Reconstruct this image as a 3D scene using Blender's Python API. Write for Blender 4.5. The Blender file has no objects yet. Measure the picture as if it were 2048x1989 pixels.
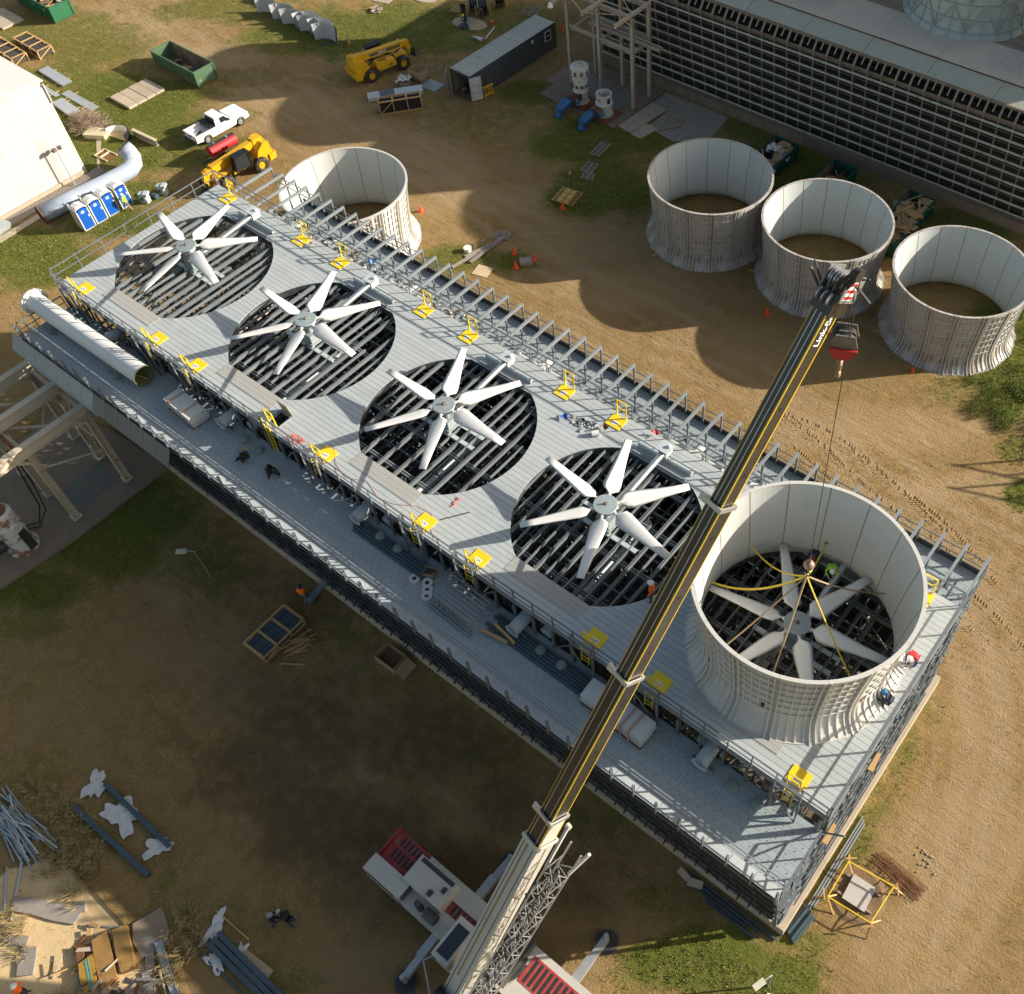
import bpy, bmesh, math, random
import numpy as np
from mathutils import Vector, Matrix
random.seed(7)
rng = np.random.RandomState(7)
R_ = math.radians
scene = bpy.context.scene
COL = scene.collection
# ---------------------------------------------------------------- camera
ROT = [[0.797801, 0.6027777, -0.0131393], [0.4612211, -0.6241908, -0.6306036], [-0.3883152, 0.4970361, -0.7759938]]
cd = bpy.data.cameras.new('camera')
cam = bpy.data.objects.new('camera', cd)
COL.objects.link(cam)
r0, r1, r2 = [Vector(v) for v in ROT]
m = Matrix((r0, -r1, -r2)).transposed().to_4x4()
m.translation = Vector((52.456, -22.067, 54.380))
cam.matrix_world = m
cd.sensor_width = 36.0
cd.sensor_fit = 'HORIZONTAL'
cd.lens = 2042.3 / 2048 * 36.0
cd.shift_x = (1024 - 1279.47) / 2048
cd.shift_y = (886.84 - 994.5) / 2048
cd.clip_end = 2000
scene.camera = cam
# ---------------------------------------------------------------- light
SUN_EL, SUN_AZ = 21.7, 42.2          # azimuth counted from +X towards +Y
w = bpy.data.worlds.new('World'); scene.world = w; w.use_nodes = True
nt = w.node_tree; bg = nt.nodes['Background']
sky = nt.nodes.new('ShaderNodeTexSky'); sky.sky_type = 'NISHITA'; sky.sun_disc = False
sky.sun_elevation = R_(SUN_EL); sky.sun_rotation = R_(90 - SUN_AZ)
sky.air_density = 1.0; sky.dust_density = 2.2; sky.ozone_density = 1.0
# warm multiply on the sky colour, takes the blue cast out of the shade
tint = nt.nodes.new('ShaderNodeMix'); tint.data_type = 'RGBA'; tint.blend_type = 'MULTIPLY'; tint.inputs['Factor'].default_value = 1.0
tint.inputs['B'].default_value = (1.07, 1.0, .87, 1); nt.links.new(sky.outputs['Color'], tint.inputs['A'])
nt.links.new(tint.outputs['Result'], bg.inputs['Color']); bg.inputs['Strength'].default_value = 0.092
ld = bpy.data.lights.new('sun', 'SUN'); ld.energy = 5.0; ld.angle = R_(0.53); ld.color = (1.0, 0.92, 0.80)
sun = bpy.data.objects.new('sun', ld); COL.objects.link(sun)
sdir = Vector((math.cos(R_(SUN_AZ)) * math.cos(R_(SUN_EL)), math.sin(R_(SUN_AZ)) * math.cos(R_(SUN_EL)), math.sin(R_(SUN_EL))))
sun.rotation_euler = sdir.to_track_quat('Z', 'Y').to_euler(); sun.location = (60, 60, 60)
vs = scene.view_settings
vs.view_transform = 'Standard'; vs.look = 'None'; vs.gamma = 1.0; vs.use_curve_mapping = False
vs.exposure = 0.88
# ---------------------------------------------------------------- helpers
class MB:
    def __init__(s): s.v = []; s.f = []; s.mi = []; s.cur = 0
    def add(s, vs_, fs):
        o = len(s.v); s.v += [tuple(v) for v in vs_]; s.f += [tuple(i + o for i in f) for f in fs]; s.mi += [s.cur] * len(fs); return s
    def box(s, x0, x1, y0, y1, z0, z1):
        return s.add([(x0,y0,z0),(x1,y0,z0),(x1,y1,z0),(x0,y1,z0),(x0,y0,z1),(x1,y0,z1),(x1,y1,z1),(x0,y1,z1)],
                     [(3,2,1,0),(4,5,6,7),(0,1,5,4),(1,2,6,5),(2,3,7,6),(3,0,4,7)])
    def obox(s, c, sz, rz=0, rx=0, ry=0):
        mt = Matrix.Rotation(rz,3,'Z') @ Matrix.Rotation(ry,3,'Y') @ Matrix.Rotation(rx,3,'X'); c = Vector(c)
        hx, hy, hz = sz[0]/2, sz[1]/2, sz[2]/2
        p = [c + mt @ Vector(t) for t in ((-hx,-hy,-hz),(hx,-hy,-hz),(hx,hy,-hz),(-hx,hy,-hz),(-hx,-hy,hz),(hx,-hy,hz),(hx,hy,hz),(-hx,hy,hz))]
        return s.add(p, [(3,2,1,0),(4,5,6,7),(0,1,5,4),(1,2,6,5),(2,3,7,6),(3,0,4,7)])
    def bar(s, p, q, w_, h_=None, up=(0,0,1), w2=None, h2=None):
        h_ = w_ if h_ is None else h_; w2 = w_ if w2 is None else w2; h2 = h_ if h2 is None else h2
        p = Vector(p); q = Vector(q); d = (q - p).normalized(); u = Vector(up)
        if abs(d.dot(u)) > .98: u = Vector((1,0,0))
        sx = d.cross(u).normalized(); uz = sx.cross(d)
        vs_ = []
        for c, a, b in ((p, w_, h_), (q, w2, h2)):
            for i, j in ((-1,-1),(1,-1),(1,1),(-1,1)): vs_.append(c + sx*(i*a/2) + uz*(j*b/2))
        return s.add(vs_, [(0,1,2,3),(7,6,5,4),(0,4,5,1),(1,5,6,2),(2,6,7,3),(3,7,4,0)])
    def ibeam(s, p, q, w_, h_, t=.02, up=(0,0,1)):
        p = Vector(p); q = Vector(q); d = (q - p).normalized(); u = Vector(up)
        sx = d.cross(u).normalized(); uz = sx.cross(d)
        s.bar(p + uz*(h_-t)/2, q + uz*(h_-t)/2, w_, t, up); s.bar(p - uz*(h_-t)/2, q - uz*(h_-t)/2, w_, t, up)
        return s.bar(p, q, t, h_-2*t-.001, up)
    def cyl(s, p, q, r, n=12, r2=None, caps=True, inner=None):
        p = Vector(p); q = Vector(q); r2 = r if r2 is None else r2; d = (q - p).normalized()
        u = Vector((0,0,1)) if abs(d.z) < .9 else Vector((1,0,0)); a = d.cross(u).normalized(); b = d.cross(a)
        cs = [(math.cos(2*math.pi*i/n), math.sin(2*math.pi*i/n)) for i in range(n)]
        vs_ = [p + (a*c + b*e)*r for c, e in cs] + [q + (a*c + b*e)*r2 for c, e in cs]
        fs = [(i, i+n, (i+1)%n+n, (i+1)%n) for i in range(n)]
        if caps and inner is None: fs += [tuple(range(n)), tuple(range(2*n-1, n-1, -1))]
        s.add(vs_, fs)
        if inner:
            k = inner
            vi = [p + (a*c + b*e)*(r*k) for c, e in cs] + [q + (a*c + b*e)*(r2*k) for c, e in cs]
            s.add(vi, [(i, (i+1)%n, (i+1)%n+n, i+n) for i in range(n)])
            s.add([vs_[i] for i in range(n)] + [vi[i] for i in range(n)], [(i, (i+1)%n, (i+1)%n+n, i+n) for i in range(n)])
            s.add([vs_[i+n] for i in range(n)] + [vi[i+n] for i in range(n)], [(i+n, (i+1)%n+n, (i+1)%n, i) for i in range(n)])
        return s
    def tube(s, pts, r, n=8, rs=None):
        pts = [Vector(p) for p in pts]; k = len(pts); rings = []
        for i, p in enumerate(pts):
            d = (pts[min(i+1, k-1)] - pts[max(i-1, 0)]).normalized()
            u = Vector((0,0,1)) if abs(d.z) < .95 else Vector((1,0,0)); a = d.cross(u).normalized(); b = d.cross(a)
            rr = rs[i] if rs else r
            rings.append([p + (a*math.cos(2*math.pi*j/n) + b*math.sin(2*math.pi*j/n))*rr for j in range(n)])
        vs_ = [v for rg in rings for v in rg]
        fs = [(i*n+j, (i+1)*n+j, (i+1)*n+(j+1)%n, i*n+(j+1)%n) for i in range(k-1) for j in range(n)]
        fs += [tuple(range(n)), tuple((k-1)*n + j for j in range(n-1, -1, -1))]
        return s.add(vs_, fs)
    def lathe(s, prof, n=24, c=(0,0,0), a0=0, a1=2*math.pi, closed=True):
        full = abs(a1 - a0 - 2*math.pi) < 1e-6; m_ = n if full else n + 1; vs_ = []
        for i in range(m_):
            a = a0 + (a1-a0)*i/n
            for r, z in prof: vs_.append((c[0] + r*math.cos(a), c[1] + r*math.sin(a), c[2] + z))
        k = len(prof); fs = []
        for i in range(n):
            j = (i+1) % m_
            for t in range(k-1): fs.append((i*k+t, j*k+t, j*k+t+1, i*k+t+1))
        return s.add(vs_, fs)
    def prism(s, poly, z0, z1):
        n = len(poly); ar = sum(poly[i][0]*poly[(i+1)%n][1] - poly[(i+1)%n][0]*poly[i][1] for i in range(n))
        if ar < 0: poly = poly[::-1]
        vs_ = [(x, y, z0) for x, y in poly] + [(x, y, z1) for x, y in poly]
        return s.add(vs_, [tuple(range(n-1, -1, -1)), tuple(range(n, 2*n))] + [(i, (i+1)%n, (i+1)%n+n, i+n) for i in range(n)])
    def prism_x(s, poly, x0, x1):      # polygon in (y, z) pushed along x
        n = len(poly); vs_ = [(x0, y, z) for y, z in poly] + [(x1, y, z) for y, z in poly]
        return s.add(vs_, [tuple(range(n-1, -1, -1)), tuple(range(n, 2*n))] + [(i, (i+1)%n, (i+1)%n+n, i+n) for i in range(n)])
    def prism_y(s, poly, y0, y1):      # polygon in (x, z) pushed along y
        n = len(poly); vs_ = [(x, y0, z) for x, z in poly] + [(x, y1, z) for x, z in poly]
        return s.add(vs_, [tuple(range(n)), tuple(range(2*n-1, n-1, -1))] + [(i, i+n, (i+1)%n+n, (i+1)%n) for i in range(n)])
    def hexa(s, lo, hi):               # 4 lower and 4 upper points
        return s.add(list(lo) + list(hi), [(3,2,1,0),(4,5,6,7),(0,1,5,4),(1,2,6,5),(2,3,7,6),(3,0,4,7)])
    def data(s, name, mat, smooth=False):
        me = bpy.data.meshes.new(name); me.from_pydata(s.v, [], s.f)
        for mm in (mat if isinstance(mat, (list, tuple)) else [mat]): me.materials.append(mm)
        if any(s.mi): me.polygons.foreach_set('material_index', s.mi)
        if smooth: me.polygons.foreach_set('use_smooth', [True]*len(me.polygons))
        me.update()
        return me
    def build(s, name, mat, parent=None, smooth=False, loc=None):
        return ob(name, s.data(name, mat, smooth), parent, loc)
def ob(name, data, parent=None, loc=None, rz=0, rot=None):
    o = bpy.data.objects.new(name, data); COL.objects.link(o)
    if parent is not None: o.parent = parent
    if loc is not None: o.location = loc
    if rot is not None: o.rotation_euler = rot
    elif rz: o.rotation_euler = (0, 0, rz)
    return o
def thing(name, label, cat, loc=(0,0,0), rz=0, group=None, data=None, rot=None):
    o = ob(name, data, None, loc, rz, rot); o['label'] = label; o['category'] = cat
    if group: o['group'] = group
    return o
def copy_tree(o, parent=None):
    c = o.copy(); COL.objects.link(c)
    c.parent = parent
    for ch in [x for x in KIDS(o)]: copy_tree(ch, c)
    return c
def KIDS(o): return list(o.children)
def dup(root, loc, rz=0, label=None, group=None, rot=None, scale=None):
    r = copy_tree(root); r.location = loc; r.rotation_euler = rot if rot else (0, 0, rz)
    if scale: r.scale = (scale,)*3
    if label: r['label'] = label
    if group: r['group'] = group
    return r
def kind(o, k): o['kind'] = k; return o
def smooth_by(o): 
    for p in o.data.polygons: p.use_smooth = True
# ---------------------------------------------------------------- materials
MC = {}
def M(name, col, rough=.6, metal=0., var=.12, sc=1.5, bump=0., bsc=20., dirt=None, dsc=.8, dth=.55, spec=.5, streak=False, emit=None, gen=False):
    if name in MC: return MC[name]
    mt = bpy.data.materials.new(name); mt.use_nodes = True; n = mt.node_tree; N = n.nodes; L = n.links
    b = N['Principled BSDF']; b.inputs['Roughness'].default_value = rough; b.inputs['Metallic'].default_value = metal
    b.inputs['Specular IOR Level'].default_value = spec
    tc = N.new('ShaderNodeTexCoord'); gm = N.new('ShaderNodeNewGeometry')
    vec = gm.outputs['Position'] if gen else tc.outputs['Object']
    mp = N.new('ShaderNodeMapping'); L.new(vec, mp.inputs['Vector'])
    if streak: mp.inputs['Scale'].default_value = (1, 1, .15)
    nz = N.new('ShaderNodeTexNoise'); nz.inputs['Scale'].default_value = sc; nz.inputs['Detail'].default_value = 6; nz.inputs['Roughness'].default_value = .65
    L.new(mp.outputs['Vector'], nz.inputs['Vector'])
    oi = N.new('ShaderNodeObjectInfo')
    ad = N.new('ShaderNodeMath'); ad.operation = 'MULTIPLY_ADD'; ad.inputs[1].default_value = .35; L.new(oi.outputs['Random'], ad.inputs[0]); L.new(nz.outputs['Fac'], ad.inputs[2])
    mr = N.new('ShaderNodeMapRange'); mr.inputs['From Min'].default_value = .35; mr.inputs['From Max'].default_value = 1.0
    mr.inputs['To Min'].default_value = 1 - var; mr.inputs['To Max'].default_value = 1 + var; L.new(ad.outputs[0], mr.inputs['Value'])
    mx = N.new('ShaderNodeVectorMath'); mx.operation = 'SCALE'; mx.inputs[0].default_value = col[:3]; L.new(mr.outputs['Result'], mx.inputs['Scale'])
    out = mx.outputs['Vector']
    if dirt:
        n2 = N.new('ShaderNodeTexNoise'); n2.inputs['Scale'].default_value = dsc; n2.inputs['Detail'].default_value = 8; n2.inputs['Roughness'].default_value = .7
        L.new(mp.outputs['Vector'], n2.inputs['Vector'])
        rp = N.new('ShaderNodeMapRange'); rp.inputs['From Min'].default_value = dth; rp.inputs['From Max'].default_value = dth + .09; L.new(n2.outputs['Fac'], rp.inputs['Value'])
        mi = N.new('ShaderNodeMix'); mi.data_type = 'RGBA'; L.new(rp.outputs['Result'], mi.inputs['Factor']); L.new(out, mi.inputs['A']); mi.inputs['B'].default_value = (*dirt, 1)
        out = mi.outputs['Result']
    L.new(out, b.inputs['Base Color'])
    if bump:
        n3 = N.new('ShaderNodeTexNoise'); n3.inputs['Scale'].default_value = bsc; n3.inputs['Detail'].default_value = 4; L.new(vec, n3.inputs['Vector'])
        bp = N.new('ShaderNodeBump'); bp.inputs['Strength'].default_value = bump; bp.inputs['Distance'].default_value = .05; L.new(n3.outputs['Fac'], bp.inputs['Height']); L.new(bp.outputs['Normal'], b.inputs['Normal'])
    if emit: b.inputs['Emission Color'].default_value = (*emit, 1); b.inputs['Emission Strength'].default_value = 3
    MC[name] = mt; return mt
def white(): return M('white_paint', (.78,.77,.74), .35, var=.05)
m_board = M('deck_board_frp', (.40,.43,.435), .5, var=.09, sc=1.1, dirt=(.45,.465,.46), dsc=.45, dth=.60)
m_board2 = M('deck_board_tan', (.36,.355,.33), .6, var=.04)
m_lboard = M('lower_board_frp', (.31,.355,.37), .5, var=.08, sc=1.0, dirt=(.30,.34,.36), dsc=.6, dth=.64)
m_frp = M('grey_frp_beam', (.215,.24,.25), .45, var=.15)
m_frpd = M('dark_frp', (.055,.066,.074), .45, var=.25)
m_black = M('black_fill', (.008,.009,.010), .9, var=.3)
m_rail = M('rail_grey', (.125,.145,.16), .45, var=.12)
m_yel = M('safety_yellow', (.80,.56,.015), .5, var=.08, dirt=(.6,.42,.04), dsc=2., dth=.66)
m_white = white()
m_blade = M('fan_blade_frp', (.72,.71,.68), .38, var=.05, sc=.6)
m_hub = M('hub_galvanised', (.30,.35,.36), .5, .2, var=.2, sc=5, dirt=(.20,.14,.09), dsc=6, dth=.66)
m_galv = M('galvanised', (.42,.46,.48), .42, .6, var=.18, sc=4)
m_galvp = M('pale_galvanised', (.46,.52,.53), .5, .1, var=.1, sc=2)
m_wood = M('pine', (.48,.30,.12), .7, var=.22, sc=6)
m_woodg = M('grey_wood', (.27,.235,.20), .8, var=.25, sc=4)
m_concrete = M('concrete', (.22,.165,.115), .85, var=.2, sc=1.2, bump=.2, dirt=(.22,.17,.12), dsc=.7, dth=.58, gen=True)
m_conc_l = M('light_concrete', (.42,.345,.255), .85, var=.15, sc=1.5, dirt=(.25,.19,.13), dsc=1.2, dth=.62, gen=True)
m_blk = M('black_plastic', (.012,.012,.013), .5)
m_tyre = M('tyre_rubber', (.025,.023,.021), .8, dirt=(.10,.075,.05), dsc=3, dth=.5)
m_red = M('red_paint', (.45,.03,.035), .4, dirt=(.2,.03,.03), dsc=3, dth=.62)
m_orange = M('cone_orange', (.85,.10,.02), .5)
m_tely = M('machine_yellow', (.66,.36,.01), .38, var=.1, dirt=(.33,.19,.03), dsc=1.6, dth=.62)
m_glass = M('dark_glass', (.02,.025,.03), .08, spec=.8)
m_blue = M('potty_blue', (.01,.10,.45), .4, var=.06)
m_pipeb = M('blue_pipe', (.02,.12,.30), .45, var=.2, dirt=(.03,.05,.12), dsc=2)
m_rust = M('rust', (.16,.065,.028), .85, var=.4, sc=3)
m_steel_old = M('old_steel_tan', (.40,.33,.25), .7, var=.15, sc=2., dirt=(.25,.12,.05), dsc=1.6, dth=.60)
m_steel_old2 = M('old_steel_ll', (.55,.47,.35), .65, var=.14, sc=1.5, dirt=(.28,.15,.06), dsc=1.3, dth=.60)
m_plastic = M('white_sheet', (.58,.57,.54), .4, var=.1)
m_darkbar = M('dark_blue_grey_steel', (.055,.085,.105), .45, var=.15)
m_ply = M('plywood', (.42,.32,.20), .7, var=.12, sc=3)
m_card = M('cardboard', (.35,.235,.13), .8, var=.15, sc=4)
m_skin = M('skin', (.42,.24,.16), .6)
def px_rand(a, b): return a + (b-a)*random.random()
def text_mesh(body, size, mat, name='lettering', bold=.0, ext=.004):
    cu = bpy.data.curves.new(name, 'FONT'); cu.body = body; cu.size = size; cu.extrude = ext; cu.align_x = 'CENTER'; cu.align_y = 'CENTER'; cu.offset = bold
    to = bpy.data.objects.new(name, cu); COL.objects.link(to); bpy.context.view_layer.update()
    me = bpy.data.meshes.new_from_object(to.evaluated_get(bpy.context.evaluated_depsgraph_get()))
    bpy.data.objects.remove(to); me.materials.clear(); me.materials.append(mat); me.name = name
    return me
m_black_t = M('print_black', (.03,.03,.04), .6, var=0)
m_white_t = M('print_white', (.8,.8,.8), .5, var=0)
# ================================================================ GROUND
GRASS=[(-43.5,9.5,9.1,6.6,10.2,-6.4,0.9),(-39.1,16.8,6.6,4.7,4.9,-3.5,0.95),(-54.7,20.0,6.7,4.8,5.1,-3.3,0.55),(-33.2,17.0,4.5,3.3,3.9,-2.9,0.7),(-26.2,-1.4,4.9,3.7,3.8,-2.4,0.75),(-28.1,15.9,4.1,2.9,3.1,-2.4,0.6),(-45.5,21.9,3.7,2.6,3.1,-2.2,0.4),(-32.7,38.2,10.9,7.9,4.0,-3.6,0.75),(-33.5,27.2,6.4,4.6,1.7,-1.5,0.35),(-47.9,32.3,7.0,5.0,2.1,-1.7,0.55),(-21.4,42.7,3.7,2.7,1.6,-1.7,0.6),(-18.2,49.8,4.6,3.3,2.5,-2.9,0.5),(-19.6,39.4,2.8,2.1,1.3,-1.3,0.3),(-9.4,34.2,4.5,3.3,1.6,-1.7,0.3),(-9.2,41.0,2.7,1.9,1.4,-1.6,0.75),(-9.0,36.5,4.5,3.3,2.1,-2.4,0.35),(-0.1,38.1,4.4,3.2,2.4,-2.9,0.75),(2.7,41.1,6.7,4.8,1.7,-2.1,0.75),(6.2,34.5,4.2,3.0,2.5,-3.3,0.8),(4.7,30.8,2.7,2.0,1.3,-1.5,0.8),(10.7,48.8,2.2,1.6,1.3,-2.0,0.7),(17.9,45.7,8.8,6.4,2.2,-3.6,0.75),(5.2,43.9,2.2,1.6,2.3,-3.1,0.6),(32.4,45.4,3.9,2.8,1.7,-3.4,0.8),(40.1,37.3,2.1,1.6,1.3,-2.8,1.0),(43.5,32.3,1.7,1.3,1.2,-2.6,1.0),(40.9,32.9,2.1,1.5,0.9,-1.8,0.8),(40.1,29.8,2.3,1.7,0.8,-1.7,0.4),(46.1,27.4,1.1,0.8,0.7,-1.6,0.6),(46.1,24.3,2.6,1.9,0.3,-0.8,0.2),(48.1,24.3,1.3,0.9,0.7,-1.5,0.8),(2.7,19.8,3.0,2.2,1.5,-1.5,0.65),(5.0,21.5,2.0,1.4,1.2,-1.3,0.7),(2.5,16.7,1.6,1.1,0.8,-0.9,0.4),(27.5,31.5,3.7,2.7,1.1,-1.9,0.1),(2.4,-10.6,3.0,2.2,2.4,-1.7,0.8),(2.5,-14.5,3.1,2.3,2.3,-1.5,0.75),(1.9,-19.1,3.0,2.3,1.9,-1.2,0.8),(6.8,-10.8,3.7,2.7,2.8,-2.1,0.45),(9.7,-11.0,1.0,0.7,1.2,-0.9,0.5),(4.1,-20.5,2.2,1.7,1.2,-0.7,0.5),(7.0,-23.6,1.2,0.9,1.4,-0.8,0.3),(20.0,-9.1,2.9,2.2,1.2,-1.1,0.35),(24.5,-9.4,2.8,2.1,1.3,-1.3,0.3),(32.2,-9.2,2.7,1.9,1.1,-1.3,0.3),(39.0,-8.9,2.3,1.7,1.1,-1.4,0.45),(36.8,-9.2,1.3,0.9,0.9,-1.0,0.3),(44.1,-10.1,2.4,1.8,0.8,-1.1,0.4),(12.2,-25.6,2.0,1.5,1.5,-0.9,0.3),(17.9,-25.0,2.0,1.4,1.4,-1.0,0.25),(23.7,-24.8,1.8,1.3,1.5,-1.2,0.35),(31.4,-24.2,1.7,1.3,0.7,-0.6,0.4),(26.3,-23.5,1.2,1.0,1.1,-0.9,0.2),(46.1,-12.0,2.2,1.6,0.7,-0.9,0.9),(47.8,-10.2,2.4,1.8,0.8,-1.1,0.8),(50.6,-9.5,1.7,1.3,0.6,-1.1,0.8),(49.8,-11.0,2.3,1.7,0.5,-0.7,0.8),(44.7,-14.2,1.2,0.9,0.4,-0.5,0.4),(50.5,-7.6,1.4,1.0,0.5,-0.8,0.6),(49.9,-2.7,1.2,0.9,0.8,-1.3,0.6),(49.8,-4.6,1.3,0.9,0.8,-1.2,0.6),(49.8,1.8,1.3,1.0,1.0,-1.9,0.4),(49.6,4.5,0.9,0.6,0.8,-1.6,0.5),(49.9,6.9,0.9,0.6,0.5,-1.1,0.4),(50.0,-0.7,0.8,0.6,0.6,-1.2,0.5),(4.6,25.1,2.0,1.4,0.8,-1.0,0.2),(12.5,51.1,2.2,1.6,1.3,-2.0,0.5),(-25.0,5.8,3.8,2.8,2.2,-1.5,0.8),(-28.9,-1.0,2.7,1.9,2.8,-1.8,0.9),(-26.2,9.2,2.1,1.5,1.8,-1.3,0.7),(-22.9,19.6,2.2,1.6,1.2,-1.0,0.2),(-25.0,19.0,2.6,1.9,1.8,-1.4,0.6),(-29.2,21.9,2.3,1.6,1.3,-1.1,0.5),(10.1,22.3,1.3,0.9,0.8,-0.9,0.0)]
LIGHT=[(-52.7,26.3,6.1,4.4,3.5,-2.4,0.8),(-39.0,26.6,5.3,3.8,3.0,-2.3,0.9),(-26.4,24.9,6.1,4.5,3.2,-2.7,0.9),(-17.4,25.5,5.5,4.0,2.8,-2.6,0.8),(-8.5,27.3,6.1,4.5,2.5,-2.5,0.8),(-0.5,27.0,5.2,3.8,2.2,-2.4,0.7),(7.7,26.5,5.0,3.6,2.0,-2.4,0.6),(-27.6,34.8,6.1,4.4,0.9,-0.7,0.5),(-24.8,42.6,5.0,3.6,0.8,-0.8,0.5),(16.6,25.6,6.3,4.6,1.7,-2.3,0.6),(28.2,26.0,6.0,4.4,1.6,-2.5,0.5),(39.0,24.4,5.5,4.1,1.2,-2.4,0.7),(45.5,23.3,4.2,3.1,0.7,-1.5,0.8),(47.8,14.2,3.6,2.7,1.5,-3.1,0.5),(52.5,9.6,2.3,1.7,2.5,-5.3,0.6),(55.1,1.2,3.0,2.3,2.1,-4.4,0.7),(55.4,-4.0,2.9,2.2,1.2,-2.3,0.6),(42.7,-15.5,2.3,1.8,0.6,-0.8,0.5),(8.7,-14.0,1.0,0.7,3.4,-2.6,0.5),(15.8,-15.8,2.8,2.1,1.5,-1.2,0.35),(11.4,-17.1,2.9,2.1,1.9,-1.4,0.3),(10.6,-21.7,3.5,2.6,1.9,-1.2,0.3),(16.1,-11.6,1.4,1.1,1.5,-1.3,0.2),(22.2,-20.2,2.2,1.6,1.7,-1.3,0.2),(33.1,-21.2,3.0,2.2,1.3,-1.3,0.35),(29.7,19.8,3.3,2.5,1.5,-2.3,0.3),(19.0,19.2,3.6,2.7,1.8,-2.4,0.3),(32.6,32.5,4.5,3.3,0.8,-1.4,0.2)]
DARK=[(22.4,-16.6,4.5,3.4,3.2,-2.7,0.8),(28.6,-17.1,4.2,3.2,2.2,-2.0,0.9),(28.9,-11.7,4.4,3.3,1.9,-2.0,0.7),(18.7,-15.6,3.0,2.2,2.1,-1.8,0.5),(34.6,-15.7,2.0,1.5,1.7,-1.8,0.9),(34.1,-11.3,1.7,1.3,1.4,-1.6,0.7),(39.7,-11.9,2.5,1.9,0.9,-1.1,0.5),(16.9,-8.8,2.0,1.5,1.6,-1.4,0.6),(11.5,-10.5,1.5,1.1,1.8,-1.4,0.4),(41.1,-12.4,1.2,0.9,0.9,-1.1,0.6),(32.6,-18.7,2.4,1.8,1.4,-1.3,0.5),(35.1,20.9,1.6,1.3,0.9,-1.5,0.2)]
SAND=[(19.0,-30.4,1.8,1.4,2.3,-1.4,1.0),(21.2,-28.7,1.8,1.3,2.2,-1.5,1.0),(18.5,-28.1,1.9,1.4,1.0,-0.6,1.0),(22.8,-28.4,1.2,0.9,1.2,-0.8,1.0),(17.5,-28.9,1.2,1.0,1.3,-0.8,1.0),(25.0,-29.3,1.1,0.9,0.7,-0.5,0.8),(22.8,-30.6,2.2,1.6,0.8,-0.5,1.0)]
TRACK=[[(31.6,20.7),(35.2,20.0),(40.8,18.3),(45.5,17.4),(48.8,16.2)],[(33.0,21.1),(36.1,21.2),(41.0,20.0),(45.7,18.5),(49.2,17.5)],[(30.3,21.4),(33.2,20.7),(37.0,19.6)],[(37.1,20.8),(42.3,19.5),(45.8,18.2)],[(42.5,15.2),(45.3,15.0),(47.8,14.2),(50.2,12.6)],[(14.0,18.2),(20.2,17.6),(23.2,18.6)],[(31.4,32.3),(36.8,32.4),(41.9,32.4)],[(21.7,-16.0),(27.0,-16.3),(31.5,-16.2)],[(23.1,-14.2),(28.3,-14.6),(31.8,-14.7)],[(20.5,21.6),(28.1,22.2),(34.8,21.3),(41.0,20.5),(49.4,20.8)],[(-11.9,27.6),(-1.9,26.0),(10.0,24.4),(22.0,24.7)],[(-11.7,25.0),(-0.4,23.8),(9.5,21.8)],[(-28.1,28.9),(-14.6,26.6),(-6.4,27.1),(4.7,27.5)],[(-54.1,30.5),(-40.9,28.7),(-28.4,26.6)],[(-55.3,28.2),(-41.4,26.0)],[(-29.0,36.1),(-26.9,41.1),(-24.7,47.7)],[(-15.4,43.6),(-17.2,49.4)],[(48.5,14.7),(51.2,12.5),(53.5,9.6)],[(46.8,13.5),(50.7,10.2),(53.1,6.4),(54.4,0.7),(54.6,-5.1)],[(49.8,13.5),(53.6,8.6),(55.7,1.6),(55.8,-4.2)],[(46.8,22.8),(48.9,22.4)]]
TREAD=[[(31.6,20.7),(35.2,20.0),(40.8,18.3),(45.5,17.4),(48.8,16.2)],[(33.0,21.1),(36.1,21.2),(41.0,20.0),(45.7,18.5),(49.2,17.5)],[(30.3,21.4),(33.2,20.7),(37.0,19.6)],[(37.1,20.8),(42.3,19.5),(45.8,18.2)],[(42.5,15.2),(45.3,15.0),(47.8,14.2),(50.2,12.6)],[(34.1,18.6),(36.8,17.9),(39.2,17.1)],[(48.2,15.4),(50.3,14.8),(52.8,13.7)],[(42.6,19.7),(45.5,18.9),(48.2,17.6),(49.9,16.6)]]
SANDP=[(15.0,-30.7),(16.3,-28.7),(17.4,-27.4),(18.9,-27.2),(21.1,-27.2),(22.6,-27.4),(24.2,-27.5),(28.4,-28.6),(20.9,-34.2)]
def vnoise(x, y, s, seed):
    r = np.random.RandomState(seed); g = r.rand(256, 256)
    fx = x/s; fy = y/s; ix = np.floor(fx).astype(int); iy = np.floor(fy).astype(int); fx = fx-ix; fy = fy-iy
    fx = fx*fx*(3-2*fx); fy = fy*fy*(3-2*fy)
    a = g[ix%256, iy%256]; b = g[(ix+1)%256, iy%256]; c = g[ix%256, (iy+1)%256]; d = g[(ix+1)%256, (iy+1)%256]
    return a*(1-fx)*(1-fy) + b*fx*(1-fy) + c*(1-fx)*fy + d*fx*fy
def fbm(x, y, s, seed): return sum(vnoise(x+13.7*k, y-7.1*k, s/2**k, seed+k)/2**k for k in range(4))/1.875
def blobfield(x, y, L, soft=.35):
    out = np.zeros_like(x)
    wob = (fbm(x, y, 6, 3)-.5)*1.1 + (fbm(x, y, 2.2, 9)-.5)*.7
    for cx, cy, ax, ay, bx, by, amt in L:
        det = ax*by - ay*bx
        if abs(det) < 1e-3: continue
        dx = x-cx; dy = y-cy; u = (dx*by - dy*bx)/det; v = (ax*dy - ay*dx)/det
        d = np.sqrt(u*u+v*v) + wob
        out = np.maximum(out, amt*np.clip((1+soft-d)/(2*soft), 0, 1))
    return out
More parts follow.
